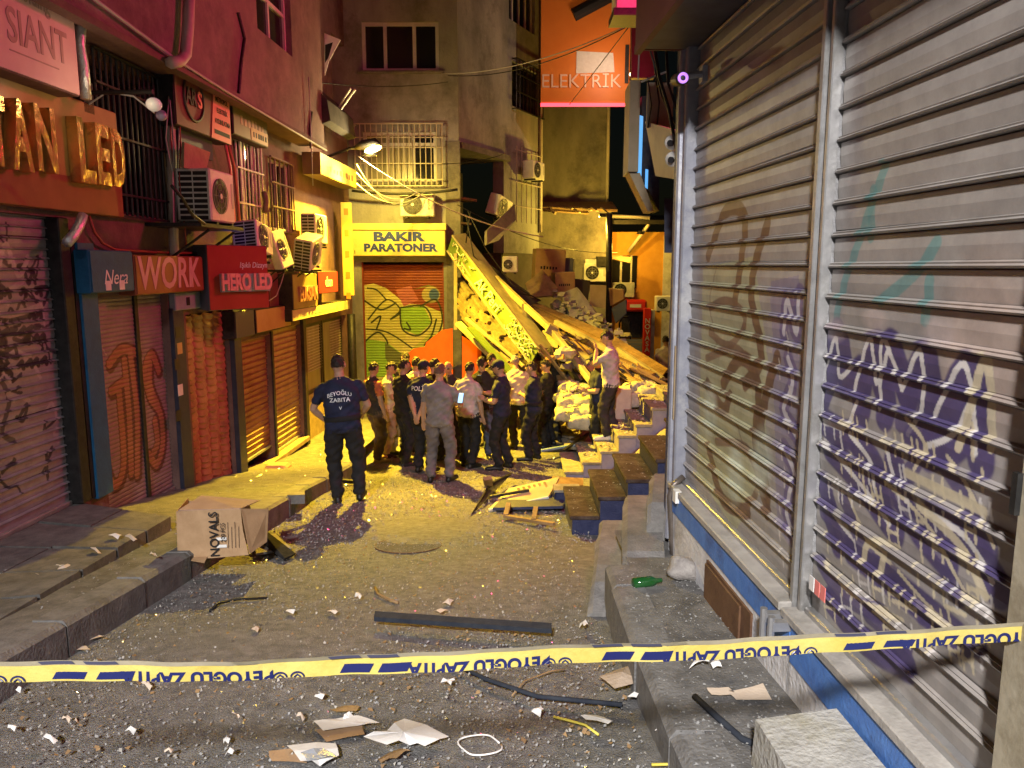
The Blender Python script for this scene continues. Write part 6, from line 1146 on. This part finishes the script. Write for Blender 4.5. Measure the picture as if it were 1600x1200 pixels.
def tape_text(body, s_mid, vtop, size):     # upside down print, its upper half cut by the tape's edge
    c = bpy.data.curves.new('t', 'FONT'); c.body = body; c.size = 1; c.offset = .04; c.align_x = 'CENTER'; t = bpy.data.objects.new('t', c); COL.objects.link(t); me = bpy.data.meshes.new_from_object(t); bpy.data.objects.remove(t)
    bm = bmesh.new(); bm.from_mesh(me); cut = .5
    bmesh.ops.bisect_plane(bm, geom=bm.verts[:]+bm.edges[:]+bm.faces[:], plane_co=(0, cut, 0), plane_no=(0, 1, 0), clear_outer=True)
    for v in bm.verts: v.co = tape_at(s_mid-v.co.x*size, HT-(cut-v.co.y)*size-.001)-Vector((0, .0035, 0))
    bm.to_mesh(me); bm.free(); me.materials.clear(); me.materials.append(tn); o = bpy.data.objects.new('lettering', me); COL.objects.link(o); adopt(o, tape)
    # offset: vertices are world coordinates
    o.location = -wl(tape)
for px in (315, 748, 1140, 1520): tape_text('BEYOĞLU ZABITA', s_of(px), .03, .044)
for px in (12, 455, 868, 1258):
    s = s_of(px)
    for ds in (-.02, .022): part(tape, 'crest', tn, lambda b: b.tube([tape_at(s+ds+.016*math.cos(t), HT-.002-.013*math.sin(t))-Vector((0, .003, 0)) for t in np.linspace(.1, 3.04, 10)], .0022, 5)); part(tape, 'crest_core', tn, lambda b: b.tube([tape_at(s+ds-.008, HT-.003)-Vector((0, .003, 0)), tape_at(s+ds, HT-.009)-Vector((0, .003, 0)), tape_at(s+ds+.008, HT-.003)-Vector((0, .003, 0))], .0022, 5))
b = MB(); hp = [at(1588, 985, 1.96), at(1572, 1040, 1.93), at(1568, 1110, 1.9), at(1580, 1165, 1.9), at(1566, 1230, 1.88)]
vs = []
for i, p in enumerate(hp): vs += [p+Vector((-.012, 0, 0)), p+Vector((.014, -.01, 0))]
b.add(vs, [(2*i, 2*i+1, 2*i+3, 2*i+2) for i in range(len(hp)-1)]); b.build('loose_end', ty, tape)
# ================================================================ people
SK, HR, SH, TR, SO, EX, EY, S2 = range(8)
class Body:
    def __init__(s): s.v = []; s.f = []; s.l = []
    def rings(s, rings, lab):           # closed loft of vertex rings
        n = len(rings[0]); b = len(s.v)
        for i, r in enumerate(rings):
            s.v += [tuple(p) for p in r]; s.l += [lab[i] if isinstance(lab, list) else lab]*n
        m = len(rings)
        for i in range(m-1):
            for k in range(n): s.f.append((b+i*n+k, b+i*n+(k+1) % n, b+(i+1)*n+(k+1) % n, b+(i+1)*n+k))
        s.f.append(tuple(b+k for k in range(n-1, -1, -1))); s.f.append(tuple(b+(m-1)*n+k for k in range(n)))
    def limb(s, pts, rad, lab, n=12, step=.022, flat=1.0, lf=None):
        pts = [Vector(p) for p in pts]; P = []; Rr = []
        for i in range(len(pts)-1):
            k = max(1, int((pts[i+1]-pts[i]).length/step))
            for j in range(k): P.append(pts[i].lerp(pts[i+1], j/k)); Rr.append(rad[i]+(rad[i+1]-rad[i])*j/k)
        P.append(pts[-1]); Rr.append(rad[-1])
        t0, t1 = (P[1]-P[0]).normalized(), (P[-1]-P[-2]).normalized()
        P = [P[0]-t0*Rr[0]*.6, P[0]-t0*Rr[0]*.3]+P+[P[-1]+t1*Rr[-1]*.3, P[-1]+t1*Rr[-1]*.6]; Rr = [Rr[0]*.4, Rr[0]*.8]+Rr+[Rr[-1]*.8, Rr[-1]*.4]
        rings = []; pn = None
        for i, p in enumerate(P):
            t = (P[min(i+1, len(P)-1)]-P[max(i-1, 0)]).normalized()
            if pn is None: pn = (Vector((1, 0, 0))-t*t.x); pn = pn.normalized() if pn.length > .1 else t.cross(Vector((0, 1, 0))).normalized()
            else: pn = (pn-t*pn.dot(t)).normalized()
            b = t.cross(pn); rings.append([p+(pn*math.cos(a)+b*flat*math.sin(a))*Rr[i] for a in np.linspace(0, 2*math.pi, n, endpoint=False)])
        s.rings(rings, [lf(p) for p in P] if lf else lab)
    def ell(s, c, r, lab, n=18, fn=None, rot=None):
        c = Vector(c); rings = []; labs = []
        k = n//2+2; L = []
        b = len(s.v)
        for i in range(1, k):
            a = math.pi*i/k; ring = []
            for j in range(n):
                q = 2*math.pi*j/n; u = Vector((math.sin(a)*math.cos(q), math.sin(a)*math.sin(q), math.cos(a)))
                w = u.copy(); l = lab
                if fn: w, l = fn(u, lab)
                w = Vector((w.x*r[0], w.y*r[1], w.z*r[2]))
                if rot is not None: w = rot @ w
                ring.append(c+w); L.append(l)
            rings.append(ring)
        s.rings(rings, 0); s.l[b:] = L
def ik(a, t, l1, l2, pole):
    a, t = Vector(a), Vector(t); d = t-a; L = min(d.length, (l1+l2)*.995); d.normalize(); t = a+d*L
    x = (l1*l1-l2*l2+L*L)/(2*L); h = math.sqrt(max(l1*l1-x*x, 0)); p = Vector(pole); p = (p-d*p.dot(d)).normalized(); return a+d*x+p*h, t
HANDS = {'down': (.27, .05, .80), 'phone': (.05, .25, 1.12), 'read': (.05, .23, 1.18), 'behind': (.03, -.19, .93), 'mouth': (.04, .2, 1.46), 'hip': (.19, .12, .97), 'fold': (-.1, .23, 1.15), 'front': (.05, .24, .95), 'fwd': (.2, .28, 1.0), 'chest': (.1, .2, 1.28)}
CM = {}
def cloth(name, c, k=1.35, rough=.85, bs=16):
    return M('cloth_'+name, tuple(x*.85 for x in c), tuple(min(x*k, .9) for x in c), rough=rough, scale=6, bump=.35, bs=bs)
skin_m = M('skin', (.4, .24, .17), (.47, .29, .21), rough=.55, scale=12, bump=.05); hair_m = M('dark_hair', (.012, .009, .008), (.03, .022, .018), rough=.6, scale=60, bump=.5, bs=140); greyhair_m = M('grey_hair', (.25, .22, .19), (.36, .33, .3), rough=.6, scale=60, bump=.5, bs=140)
eye_m = M('dark_eye', (.02, .015, .012), rough=.3, bump=0); shoe_b = M('black_shoe', (.012, .012, .013), rough=.45, bump=.1); shoe_w = M('white_shoe', (.6, .58, .55), rough=.6, bump=.1); shoe_t = M('tan_shoe', (.3, .19, .12), rough=.6, bump=.1)
def person(label, pos, H, face, mats, arms=('down', 'down'), spread=.1, step=(0, 0), hair='short', lean=0, nod=0, turn=0, sleeve=.55, fat=1.1, cap=False, sleeve_lab=SH, long=False, group='people gathered in the street', seed=0, vest=False):
    k = H/1.75; B = Body(); rnd = random.Random(seed+int(H*1000)+len(label)); lean += rnd.uniform(-1, 4); nod += rnd.uniform(-4, 10); turn += rnd.uniform(-18, 18); ln = math.tan(R(lean)); sway = rnd.uniform(-.03, .03)
    sh = lambda x, y, z: Vector((x+sway*max(0, min(1, (z-.85)/.3))*(1-.8*max(0, z-1.1)), y+max(0, z-.9)*ln, z+x*sway*.5))       # forward lean above the hips
    hipx = .09*fat
    for s in (-1, 1):
        fy = step[0 if s < 0 else 1]; fx = s*spread; an = Vector((fx, fy-.03, .09)); hip = Vector((s*hipx, 0, .92))
        kn, an = ik(hip, an, .435, .42, (s*.25, 1, 0))
        B.limb([hip, hip.lerp(kn, .35), kn, kn.lerp(an, .35), an.lerp(kn, .06)], [.1*fat, .096*fat, .08*fat, .078, .074], TR, 16, lf=lambda q: SH if q.z > .93 else TR)
        to = Vector((fx+s*.05, fy+.17, .035)); he = Vector((fx-s*.005, fy-.07, .04))
        B.limb([he, he.lerp(to, .45)+Vector((0, 0, .012)), to], [.042, .045, .036], SO, 12); B.limb([Vector((an.x, an.y, .12)), Vector((fx, fy-.04, .05))], [.045, .045], SO, 10)
    def tor(rows, lab):
        rg = []
        for z, rx, ry, oy in rows: rg.append([sh(rx*math.copysign(abs(math.cos(a))**.82, math.cos(a)), oy+ry*math.copysign(abs(math.sin(a))**.82, math.sin(a)), z) for a in np.linspace(0, 2*math.pi, 34, endpoint=False)])
        B.rings(rg, lab)
    f = fat
    tor([(.84, .12*f, .09*f, -.005), (.88, .165*f, .112*f, -.01), (.94, .172*f, .118*f, -.012), (1.0, .166*f, .112*f, 0), (1.03, .16*f, .11*f, 0)], [TR, SH, SH, SH, SH])
    lo = .885 if not vest else .9
    rows = [(lo, .17*f, .118*f, -.005), (lo+.012, .183*f, .13*f, -.004), (.98, .178*f, .125*f, 0), (1.06, .17*f, .12*f, .005), (1.14, .176*f, .125*f, .006), (1.22, .188*f, .13*f, .004), (1.3, .2*(f*.5+.5), .13*f, .0), (1.37, .205*(f*.5+.5), .122, -.006), (1.42, .19, .105, -.012), (1.455, .14, .082, -.016), (1.485, .085, .066, -.012), (1.505, .066, .058, -.01)]
    rows2 = []
    for r0, r1 in zip(rows[:-1], rows[1:]):
        m_ = max(1, int((r1[0]-r0[0])/.022))
        rows2 += [tuple(a+(b_-a)*j/m_ for a, b_ in zip(r0, r1)) for j in range(m_)]
    tor(rows2+[rows[-1]], SH)
    if vest: tor([(1.005, .186*f, .135*f, 0), (1.015, .19*f, .139*f, 0), (1.05, .19*f, .139*f, 0), (1.06, .18*f, .13*f, 0)], EX)
    nk = sh(0, -.01, 1.48); nz = sh(0, .012, 1.57); B.limb([nk, nz], [.058, .054], SK, 14)
    hc = sh(0, .03, 1.635); Hm = Matrix.Rotation(R(turn), 3, 'Z') @ Matrix.Rotation(R(-nod-lean*.6), 3, 'X')
    def headf(u, lab):
        w = u.copy(); l = SK
        if u.z < 0: w.x *= 1+.3*u.z; w.y *= 1+.08*u.z; 
        if u.z < -.2 and u.y > 0: w.y += .1*(-u.z-.2)
        hairy = {'short': u.z > .42-.12*u.y or (u.y < -.05 and u.z > -.35) or (u.y < .12 and u.z > .02), 'bald': False, 'sides': (u.y < -.1 and -.35 < u.z < .25), 'long': u.z > .4-.1*u.y or (u.y < .1)}[hair]
        if hairy: l = HR; w *= 1.09
        return w, l
    B.ell(hc, (.076, .097, .118), SK, 22, headf, Hm)
    hp = lambda x, y, z: hc+Hm @ Vector((x, y, z))
    B.limb([hp(0, .088, .02), hp(0, .108, -.018), hp(0, .1, -.026)], [.009, .016, .014], SK, 8, .012)
    for s in (-1, 1):
        B.ell(hp(s*.078, -.004, -.005), (.012, .022, .032), SK, 8, rot=Hm); B.ell(hp(s*.03, .086, .012), (.013, .009, .008), EY, 8, rot=Hm); B.limb([hp(s*.014, .094, .03), hp(s*.046, .083, .03)], [.006, .006], HR, 6, .012)
    B.limb([hp(-.022, .088, -.058), hp(0, .096, -.056), hp(.022, .088, -.058)], [.006, .009, .006], S2 if False else SK, 6, .012)
    if hair == 'long': B.limb([hp(0, -.07, .03), hp(0, -.085, -.1), hp(0, -.08, -.17)], [.07, .07, .05], HR, 12)
    if cap:
        B.ell(hp(0, -.005, .035), (.09, .112, .1), EX, 20, lambda u, l: (Vector((u.x, u.y, max(u.z, -.1))), l), Hm); B.limb([hp(-.05, .09, .055), hp(0, .16, .045), hp(.05, .09, .055)], [.018, .022, .018], EX, 8, .02, .5)
    for i, s in ((0, -1), (1, 1)):
        a = arms[i]; t = HANDS[a] if isinstance(a, str) else a; tg = sh(t[0]*s, t[1], t[2]); S = sh(s*.188*(f*.4+.6), -.012, 1.405)
        pole = {'down': (s*.5, -1, 0), 'behind': (s*1, -.6, 0), 'mouth': (s*.5, .1, -1), 'hip': (s*1, -.5, 0)}.get(a if isinstance(a, str) else '', (s*.8, -.5, -.9))
        E, Wr = ik(S, tg, .285, .255, pole)
        B.limb([S, S.lerp(E, .5), E, E.lerp(Wr, .35), Wr], [.052, .045, .041, .042, .028], SK, 14, lf=lambda q: sleeve_lab if (q-S).length < (sleeve+.12)*.285+.012 or long else SK)
        if long: B.limb([S, E, E.lerp(Wr, .9)], [.062, .053, .041], sleeve_lab, 12)
        else: B.limb([S+Vector((-s*.02, 0, .0)), S.lerp(E, .25), S.lerp(E, sleeve+.12)], [.062, .064, .06], sleeve_lab, 14)
        d = (Wr-E).normalized(); d = (d+Vector((0, .15, -.1))).normalized(); side = d.cross(Vector((0, 1, 0)) if abs(d.y) < .8 else Vector((0, 0, 1))).normalized(); nr = side.cross(d)
        if a in ('phone', 'read', 'mouth', 'fold', 'chest'): d = (d+Vector((0, .3, .5))).normalized() if a != 'fold' else d
        pe = Wr+d*.085; B.limb([Wr, Wr+d*.04, pe], [.027, .038, .036], SK, 12, .02, .6)
        for j, (ofs, fl) in enumerate(((-.027, .07), (-.009, .08), (.009, .077), (.027, .062))):
            r0 = pe+side*ofs-d*.01; c = -nr if nr.y < 0 else nr
            cu = .6 if a in ('phone', 'read', 'mouth', 'behind', 'fold') else .3
            B.limb([r0, r0+d*fl*.5, r0+d*fl*(1-cu*.3)+c*fl*cu*.5], [.0098, .0095, .008], SK, 6, .02)
        th = Wr+d*.03+side*.03*(-s); B.limb([th, th+d*.03+side*.02*(-s), th+d*.06+side*.02*(-s)], [.013, .012, .009], SK, 6, .02)
    me = bpy.data.meshes.new('src'); me.from_pydata([tuple(Vector(v)*k) for v in B.v], [], B.f); o = bpy.data.objects.new('src', me); COL.objects.link(o)
    md = o.modifiers.new('r', 'REMESH'); md.mode = 'VOXEL'; md.voxel_size = .0105; dg = bpy.context.evaluated_depsgraph_get(); ev = o.evaluated_get(dg); out = bpy.data.meshes.new_from_object(ev); bpy.data.objects.remove(o)
    kd = kdtree.KDTree(len(B.v))
    for i, v in enumerate(B.v): kd.insert(Vector(v)*k, i)
    kd.balance()
    n = len(out.vertices); co = np.empty(n*3, np.float32); out.vertices.foreach_get('co', co); co = co.reshape(-1, 3); no = np.empty(n*3, np.float32); out.vertices.foreach_get('normal', no); no = no.reshape(-1, 3)
    lv = np.array([B.l[kd.find(c)[1]] for c in co]); ph = [rnd.uniform(0, 6) for _ in range(6)]
    wr = .007*np.sin(co[:, 2]*34+co[:, 0]*21+ph[0]+2*np.sin(co[:, 1]*14+ph[1]))+.006*np.sin(co[:, 2]*61-co[:, 0]*38+ph[2])*np.sin(co[:, 1]*30+ph[3])+.004*np.sin(co[:, 2]*19+co[:, 1]*40+ph[4])
    wr[~np.isin(lv, (SH, TR, S2))] = 0; wr[(lv == HR)] = .006*np.sin(co[lv == HR][:, 0]*110+ph[1])*np.sin(co[lv == HR][:, 2]*90+ph[5])+.004*np.sin(co[lv == HR][:, 1]*160+ph[2]); co += no*wr[:, None]; out.vertices.foreach_set('co', co.ravel())
    vi = np.empty(len(out.loops), np.int32); out.loops.foreach_get('vertex_index', vi); ls = np.empty(len(out.polygons), np.int32); out.polygons.foreach_get('loop_start', ls)
    out.materials.clear()
    for m in mats: out.materials.append(m)
    out.polygons.foreach_set('material_index', lv[vi[ls]].astype(np.int32)); out.polygons.foreach_set('use_smooth', [True]*len(out.polygons)); out.update(); out.name = 'person'
    ob = bpy.data.objects.new('person', out); COL.objects.link(ob); ob.location = pos; ob.rotation_euler = (R(rnd.gauss(0, 1.2)), R(rnd.gauss(0, 1.6)), R(face+rnd.gauss(0, 5))); tag(ob, label, 'person', group); return ob
def backprint(ob, body, size, z, mat, arch=0, bold=.012, front=False, x0=0):
    me = ob.data; bv = bvhtree.BVHTree.FromPolygons([v.co for v in me.vertices], [p.vertices for p in me.polygons])
    c = bpy.data.curves.new('t', 'FONT'); c.body = body; c.size = size; c.offset = bold*size; c.align_x = 'CENTER'; c.resolution_u = 2; t = bpy.data.objects.new('t', c); COL.objects.link(t); m2 = bpy.data.meshes.new_from_object(t); bpy.data.objects.remove(t)
    for v in m2.vertices:
        X, Z = v.co.x+x0, z+v.co.y-arch*v.co.x**2
        h = bv.ray_cast(Vector((X, -1, Z)), Vector((0, 1, 0))); v.co = Vector((X, (h[0].y if h[0] else -.13)-.007, Z))
    m2.materials.clear(); m2.materials.append(mat); o = bpy.data.objects.new('lettering', m2); COL.objects.link(o); o.parent = ob; return o
def mt(sh, tr, so=shoe_b, ex=None, s2=None, hr=hair_m): return [skin_m, hr, sh, tr, so, ex or shoe_b, eye_m, s2 or sh]
navy = cloth('navy', (.012, .016, .045)); blackc = cloth('black', (.012, .012, .014)); dtr = cloth('dark_trousers', (.013, .013, .016)); greyt = cloth('grey_violet', (.2, .18, .19)); greyp = cloth('grey_trousers', (.13, .115, .125)); whitec = cloth('white', (.6, .57, .53)); beigep = cloth('beige_trousers', (.28, .22, .15)); jeans = cloth('jeans', (.06, .08, .13)); orangec = cloth('rust_orange', (.42, .13, .06)); brownp = cloth('brown_trousers', (.09, .06, .045)); creamc = cloth('cream', (.52, .46, .34)); pinkw = cloth('pinkish_white', (.42, .37, .39)); darkj = cloth('charcoal', (.03, .026, .028))
refl = M('reflective_print', (.75, .78, .85), rough=.35, bump=0)
F = lambda px, py: gp(px, py)-Vector((0, 0, .004))
def at_d(px, d): p = at(px, 600, d); return Vector((p.x, d, Gs(d)-.015*abs(p.x+.9)))
p = person('municipal officer seen from behind in navy vest with white back lettering', F(546, 784), 1.79, -2, mt(navy, dtr, ex=blackc), (('hip'), (.22, .24, 1.0)), .125, (0, .05), fat=1.14, vest=True)
backprint(p, 'BEYOĞLU', .064, 1.345, refl, 1.6); backprint(p, 'ZABITA', .07, 1.262, refl, 0); backprint(p, 'V', .05, 1.17, refl, 0)
person('young man in black top with rust orange sleeves beside the municipal officer', at_d(589, 12.9), 1.74, -55, mt(darkj, brownp, shoe_t, s2=orangec), ('down', 'down'), .09, (.05, -.05), sleeve_lab=S2, turn=10)
person('man in pale yellow lit shirt and beige trousers looking at a phone', at_d(607, 13.4), 1.72, -80, mt(creamc, beigep), ('read', 'phone'), .09, (.06, -.06), nod=18)
person('tall man in black T-shirt and dark trousers left of the police officer', at_d(631, 12.55), 1.8, -50, mt(blackc, dtr), ('down', 'down'), .1, (.04, -.05), turn=-15)
person('man in white shirt half hidden behind the tall man in black', at_d(653, 13.9), 1.77, -20, mt(whitec, jeans), ('down', 'down'), hair='short')
p = person('police officer from behind in cap and navy shirt, hands clasped behind', F(664, 738), 1.78, -22, mt(navy, dtr, ex=navy), ('behind', 'behind'), .1, cap=True); backprint(p, 'POLİS', .1, 1.33, refl, 0)
person('dark haired man in black top right behind the police officer', at_d(679, 13.0), 1.78, -30, mt(blackc, dtr), ('down', 'fold'), turn=-10)
person('man in grey T-shirt and grey trousers seen from behind holding a lit phone', F(688, 753), 1.75, -18, mt(greyt, greyp, shoe_b, hr=M('cropped_hair', (.1, .05, .04), (.16, .09, .07), rough=.7, scale=50, bump=.3)), ('down', (.2, .3, 1.08)), .13, (-.02, .05), nod=12, turn=-15, fat=1.1)
person('bald older man standing in the middle of the group', at_d(707, 13.4), 1.72, 150, mt(darkj, dtr, hr=greyhair_m), ('down', 'fold'), hair='sides')
person('man in pinkish white polo and dark trousers turned away right of the grey T-shirt man', F(732, 730), 1.74, -35, mt(pinkw, dtr), ('down', 'down'), .1, (.04, -.04), sleeve=.8, turn=25)
person('man in black T-shirt and jeans facing the viewer with a phone', at_d(752, 13.2), 1.82, 165, mt(blackc, jeans), ('read', 'phone'), .11, nod=20)
person('woman with long dark hair near the graffiti shutter', at_d(636, 15.0), 1.78, -160, mt(darkj, dtr), ('down', 'fold'), hair='long')
person('dark dressed man behind the man in jeans', at_d(768, 14.4), 1.8, 150, mt(darkj, dtr), ('down', 'down'))
p = person('police officer in navy cap facing left and writing on a phone', F(786, 733), 1.79, 82, mt(navy, dtr, ex=navy), ('phone', 'phone'), .1, (.06, -.05), cap=True, nod=8, fat=1.05)
person('man in cream shirt bending forward, seen from behind', at_d(813, 14.2), 1.76, 10, mt(creamc, dtr, hr=greyhair_m), ('fold', 'front'), .1, lean=14, nod=14)
person('officer in navy short sleeves with belt, facing left, arm hanging', F(831, 719), 1.73, 62, mt(navy, dtr, ex=blackc), ('fold', 'down'), .11, (.05, -.05), vest=True)
person('man in black T-shirt facing left with folded hands', at_d(853, 14.3), 1.7, 75, mt(blackc, dtr), ('phone', 'phone'), .09, nod=22)
person('tall dark haired man in black behind the man with folded hands', at_d(867, 14.7), 1.88, 60, mt(blackc, dtr), ('down', 'down'), .1)
person('man in white polo and dark trousers standing on the tiled stairs, hand at mouth', Vector((at(955, 676, 12.3).x, 12.3, -1.235)), 1.78, 82, mt(pinkw, darkj, shoe_w), ('mouth', 'down'), .1, (.08, -.04), fat=1.1)
person('officer in dark cap and uniform just behind the man on the stairs', Vector((at(938, 690, 12.4).x, 12.95, -1.62)), 1.72, 95, mt(navy, dtr, ex=navy), ('phone', 'fold'), cap=True, nod=12)
person('man in white T-shirt walking away at the far right corner', at_d(1042, 18.6)+Vector((0, 0, .1)), 1.76, 5, mt(whitec, brownp), ('down', 'down'), hair='short')
# phones in their hands
def phone(label, px, py, d, lit=False, rz=0, tilt=.6):
    p = at(px, py, d); e = thing('mobile_phone', label, 'phone', p, 'phones held by people'); rot = Matrix.Rotation(R(rz), 3, 'Z') @ Matrix.Rotation(tilt, 3, 'X')
    part(e, 'case', dark_plastic, lambda b: b.box(p, (.075, .01, .155), rot, bev=.004)); part(e, 'screen', M('lit_screen', (.3, .5, .8), bump=0, emit=(.35, .65, 1), es=1.6) if lit else glassy('dark_screen', (.02, .03, .05)), lambda b: b.box(p+rot @ Vector((0, -.006, 0)), (.068, .003, .146), rot))
phone('lit phone in the hand of the man in grey T-shirt', 720, 622, 10.75, True, -15, -.5)
phone('dark phone held by the capped officer', 768, 618, 12.2, False, 40, .9)
phone('dark phone held by the man in jeans', 749, 592, 12.8, True, 170, -.6)
phone('dark phone held by the pale shirted man', 613, 596, 13.2, False, -80, .4)
# ================================================================ lamps
def lamp(name, kind, loc, energy, color, size=.1, rot=None, spot=None, blend=.5):
    l = bpy.data.lights.new(name, kind); l.energy = energy; l.color = color
    if kind in ('POINT', 'SPOT'): l.shadow_soft_size = size
    if kind == 'AREA': l.size = size
    if spot: l.spot_size = R(spot); l.spot_blend = blend
    o = bpy.data.objects.new(name, l); COL.objects.link(o); o.location = loc
    if rot is not None: o.rotation_euler = rot
    return o
def aim(loc, tgt): return (Vector(tgt)-Vector(loc)).to_track_quat('-Z', 'Y').to_euler()
# sodium street lamp
tip = at(583, 229, 15.0); base = LW.p(15.3, .1, tip.z-.15)
e = thing('street_lamp', 'lit yellow sodium street lamp on an arm over the street', 'street lamp', base)
part(e, 'arm', dark_metal, lambda b: b.tube([base, base.lerp(tip, .5)+Vector((0, 0, .06)), tip+Vector((-.3, 0, -.02))], .028, 8), True)
part(e, 'housing', dark_metal, lambda b: b.tube([tip+Vector((-.34, .02, -.02)), tip+Vector((-.2, .02, .03)), tip+Vector((.05, 0, .06)), tip+Vector((.14, 0, .03))], [.04, .09, .1, .03], 10), True)
part(e, 'glowing_bulb', M('sodium_bulb', (1, .8, .3), bump=0, emit=(1, .66, .12), es=45), lambda b: b.ball(tip+Vector((0, -.02, -.05)), (.17, .08, .06), rot=Matrix.Rotation(R(-16), 3, 'Y')), True)
L0 = tip+Vector((-.12, .28, -.06)); o = lamp('sodium_light', 'SPOT', L0, 13500, (1, .64, .03), .038, aim(L0, L0+Vector((.25, -.58, -.775))), 142, 1.0); adopt(o, e)
o = lamp('sodium_spill', 'SPOT', L0+Vector((.2, -.1, -.14)), 620, (1, .68, .05), .07, aim((0, 0, 0), (.15, .74, -.65)), 122, 1.0); adopt(o, e)
o = lamp('sodium_glow', 'POINT', tip+Vector((.05, -.15, -.16)), 150, (1, .8, .34), .07); adopt(o, e)
part(e, 'shade', dark_metal, lambda b: b.tube([L0+Vector((0, 0, .2)), L0+Vector((0, 0, -.066))], .135, 24, cap=False))  # unseen skirt added round the light to keep it off shutters and foreground
# warm white lamp on the wall behind the camera
lp2 = Vector((-1.4, -6.0, 6.6)); e = thing('street_lamp', 'street lamp on the right wall behind the viewer', 'street lamp', RW.p(-6, 0, 6.4))
part(e, 'arm', dark_metal, lambda b: b.tube([RW.p(-6, 0, 6.4), RW.p(-6, .5, 6.6), lp2+Vector((.1, 0, .1))], .03, 8)); part(e, 'housing', dark_metal, lambda b: b.tube([lp2+Vector((.3, 0, .14)), lp2+Vector((0, 0, .14)), lp2+Vector((-.3, 0, .1))], [.05, .12, .06], 10))
L1_ = lp2-Vector((0, 0, .06)); o = lamp('wall_light', 'SPOT', L1_, 11500, (1, .96, .93), .3, aim(L1_, (.5, 1.6, 0)), 63, 1.0); adopt(o, e)
# red lit sign on the house behind the near right shop
e = thing('light_box_sign', 'red lit sign high on the dark right house', 'sign', W2.p(9.8, 0, 4.4))
part(e, 'box', dark_metal, lambda b: b.wbox(W2, 8.9, 10.9, 4.4, 5.1, 0, .2)); part(e, 'lit_face', M('red_led_face', (.8, .1, .1), bump=0, emit=(1, .05, .09), es=2), lambda b: b.wbox(W2, 8.93, 10.87, 4.43, 5.07, .2, .21))
l = lamp('red_light', 'AREA', W2.p(9.9, .24, 4.75), 370, (1, .04, .17), 1.0); l.rotation_euler = aim(W2.p(9.9, .2, 4.75), (-4, 10.0, 1.6)); adopt(l, e)
# small lamp on the orange annex
p = at(1000, 366, 23.2); e = thing('wall_lamp', 'small lamp under the annex eave lighting the orange wall', 'lamp', p)
part(e, 'shade', dark_metal, lambda b: b.tube([p+Vector((0, 0, .1)), p], [.05, .12], 10)); o = lamp('annex_light', 'POINT', p+Vector((-.5, -.6, -.3)), 130, (1, .55, .06), .06); adopt(o, e)
l = lamp('spot_light', 'POINT', tipS+Vector((-.05, -.45, -.05)), 4.5, (1, .75, .45), .05); adopt(l, sp)
# little lamp beside the orange sign
p = at(986, 116, 19.55); e = thing('sign_lamp', 'tiny lit lamp at the right edge of the orange sign', 'lamp', p)
part(e, 'bulb', M('warm_bulb', (1, .9, .6), bump=0, emit=(1, .8, .4), es=6), lambda b: b.ball(p, .045, 10)); part(e, 'arm', dark_metal, lambda b: b.beam(p+Vector((.02, .05, 0)), p+Vector((.3, .3, 0)), .03, .03))
o = lamp('sign_light', 'POINT', p+Vector((-.5, -.75, .1)), 70, (1, .62, .4), .05); adopt(o, e)
# lamp on the far pole, turned to the broken wall
p = at(951, 342, 21); e = thing('pole_lamp', 'lamp head on the far pole before the yellow lit wall', 'street lamp', p)
part(e, 'head', dark_metal, lambda b: b.box(p+Vector((-.1, .12, .1)), (.3, .2, .1), bev=.02)); o = lamp('pole_light', 'POINT', p+Vector((-.35, .35, -.02)), 260, (1, .66, .08), .06); adopt(o, e)
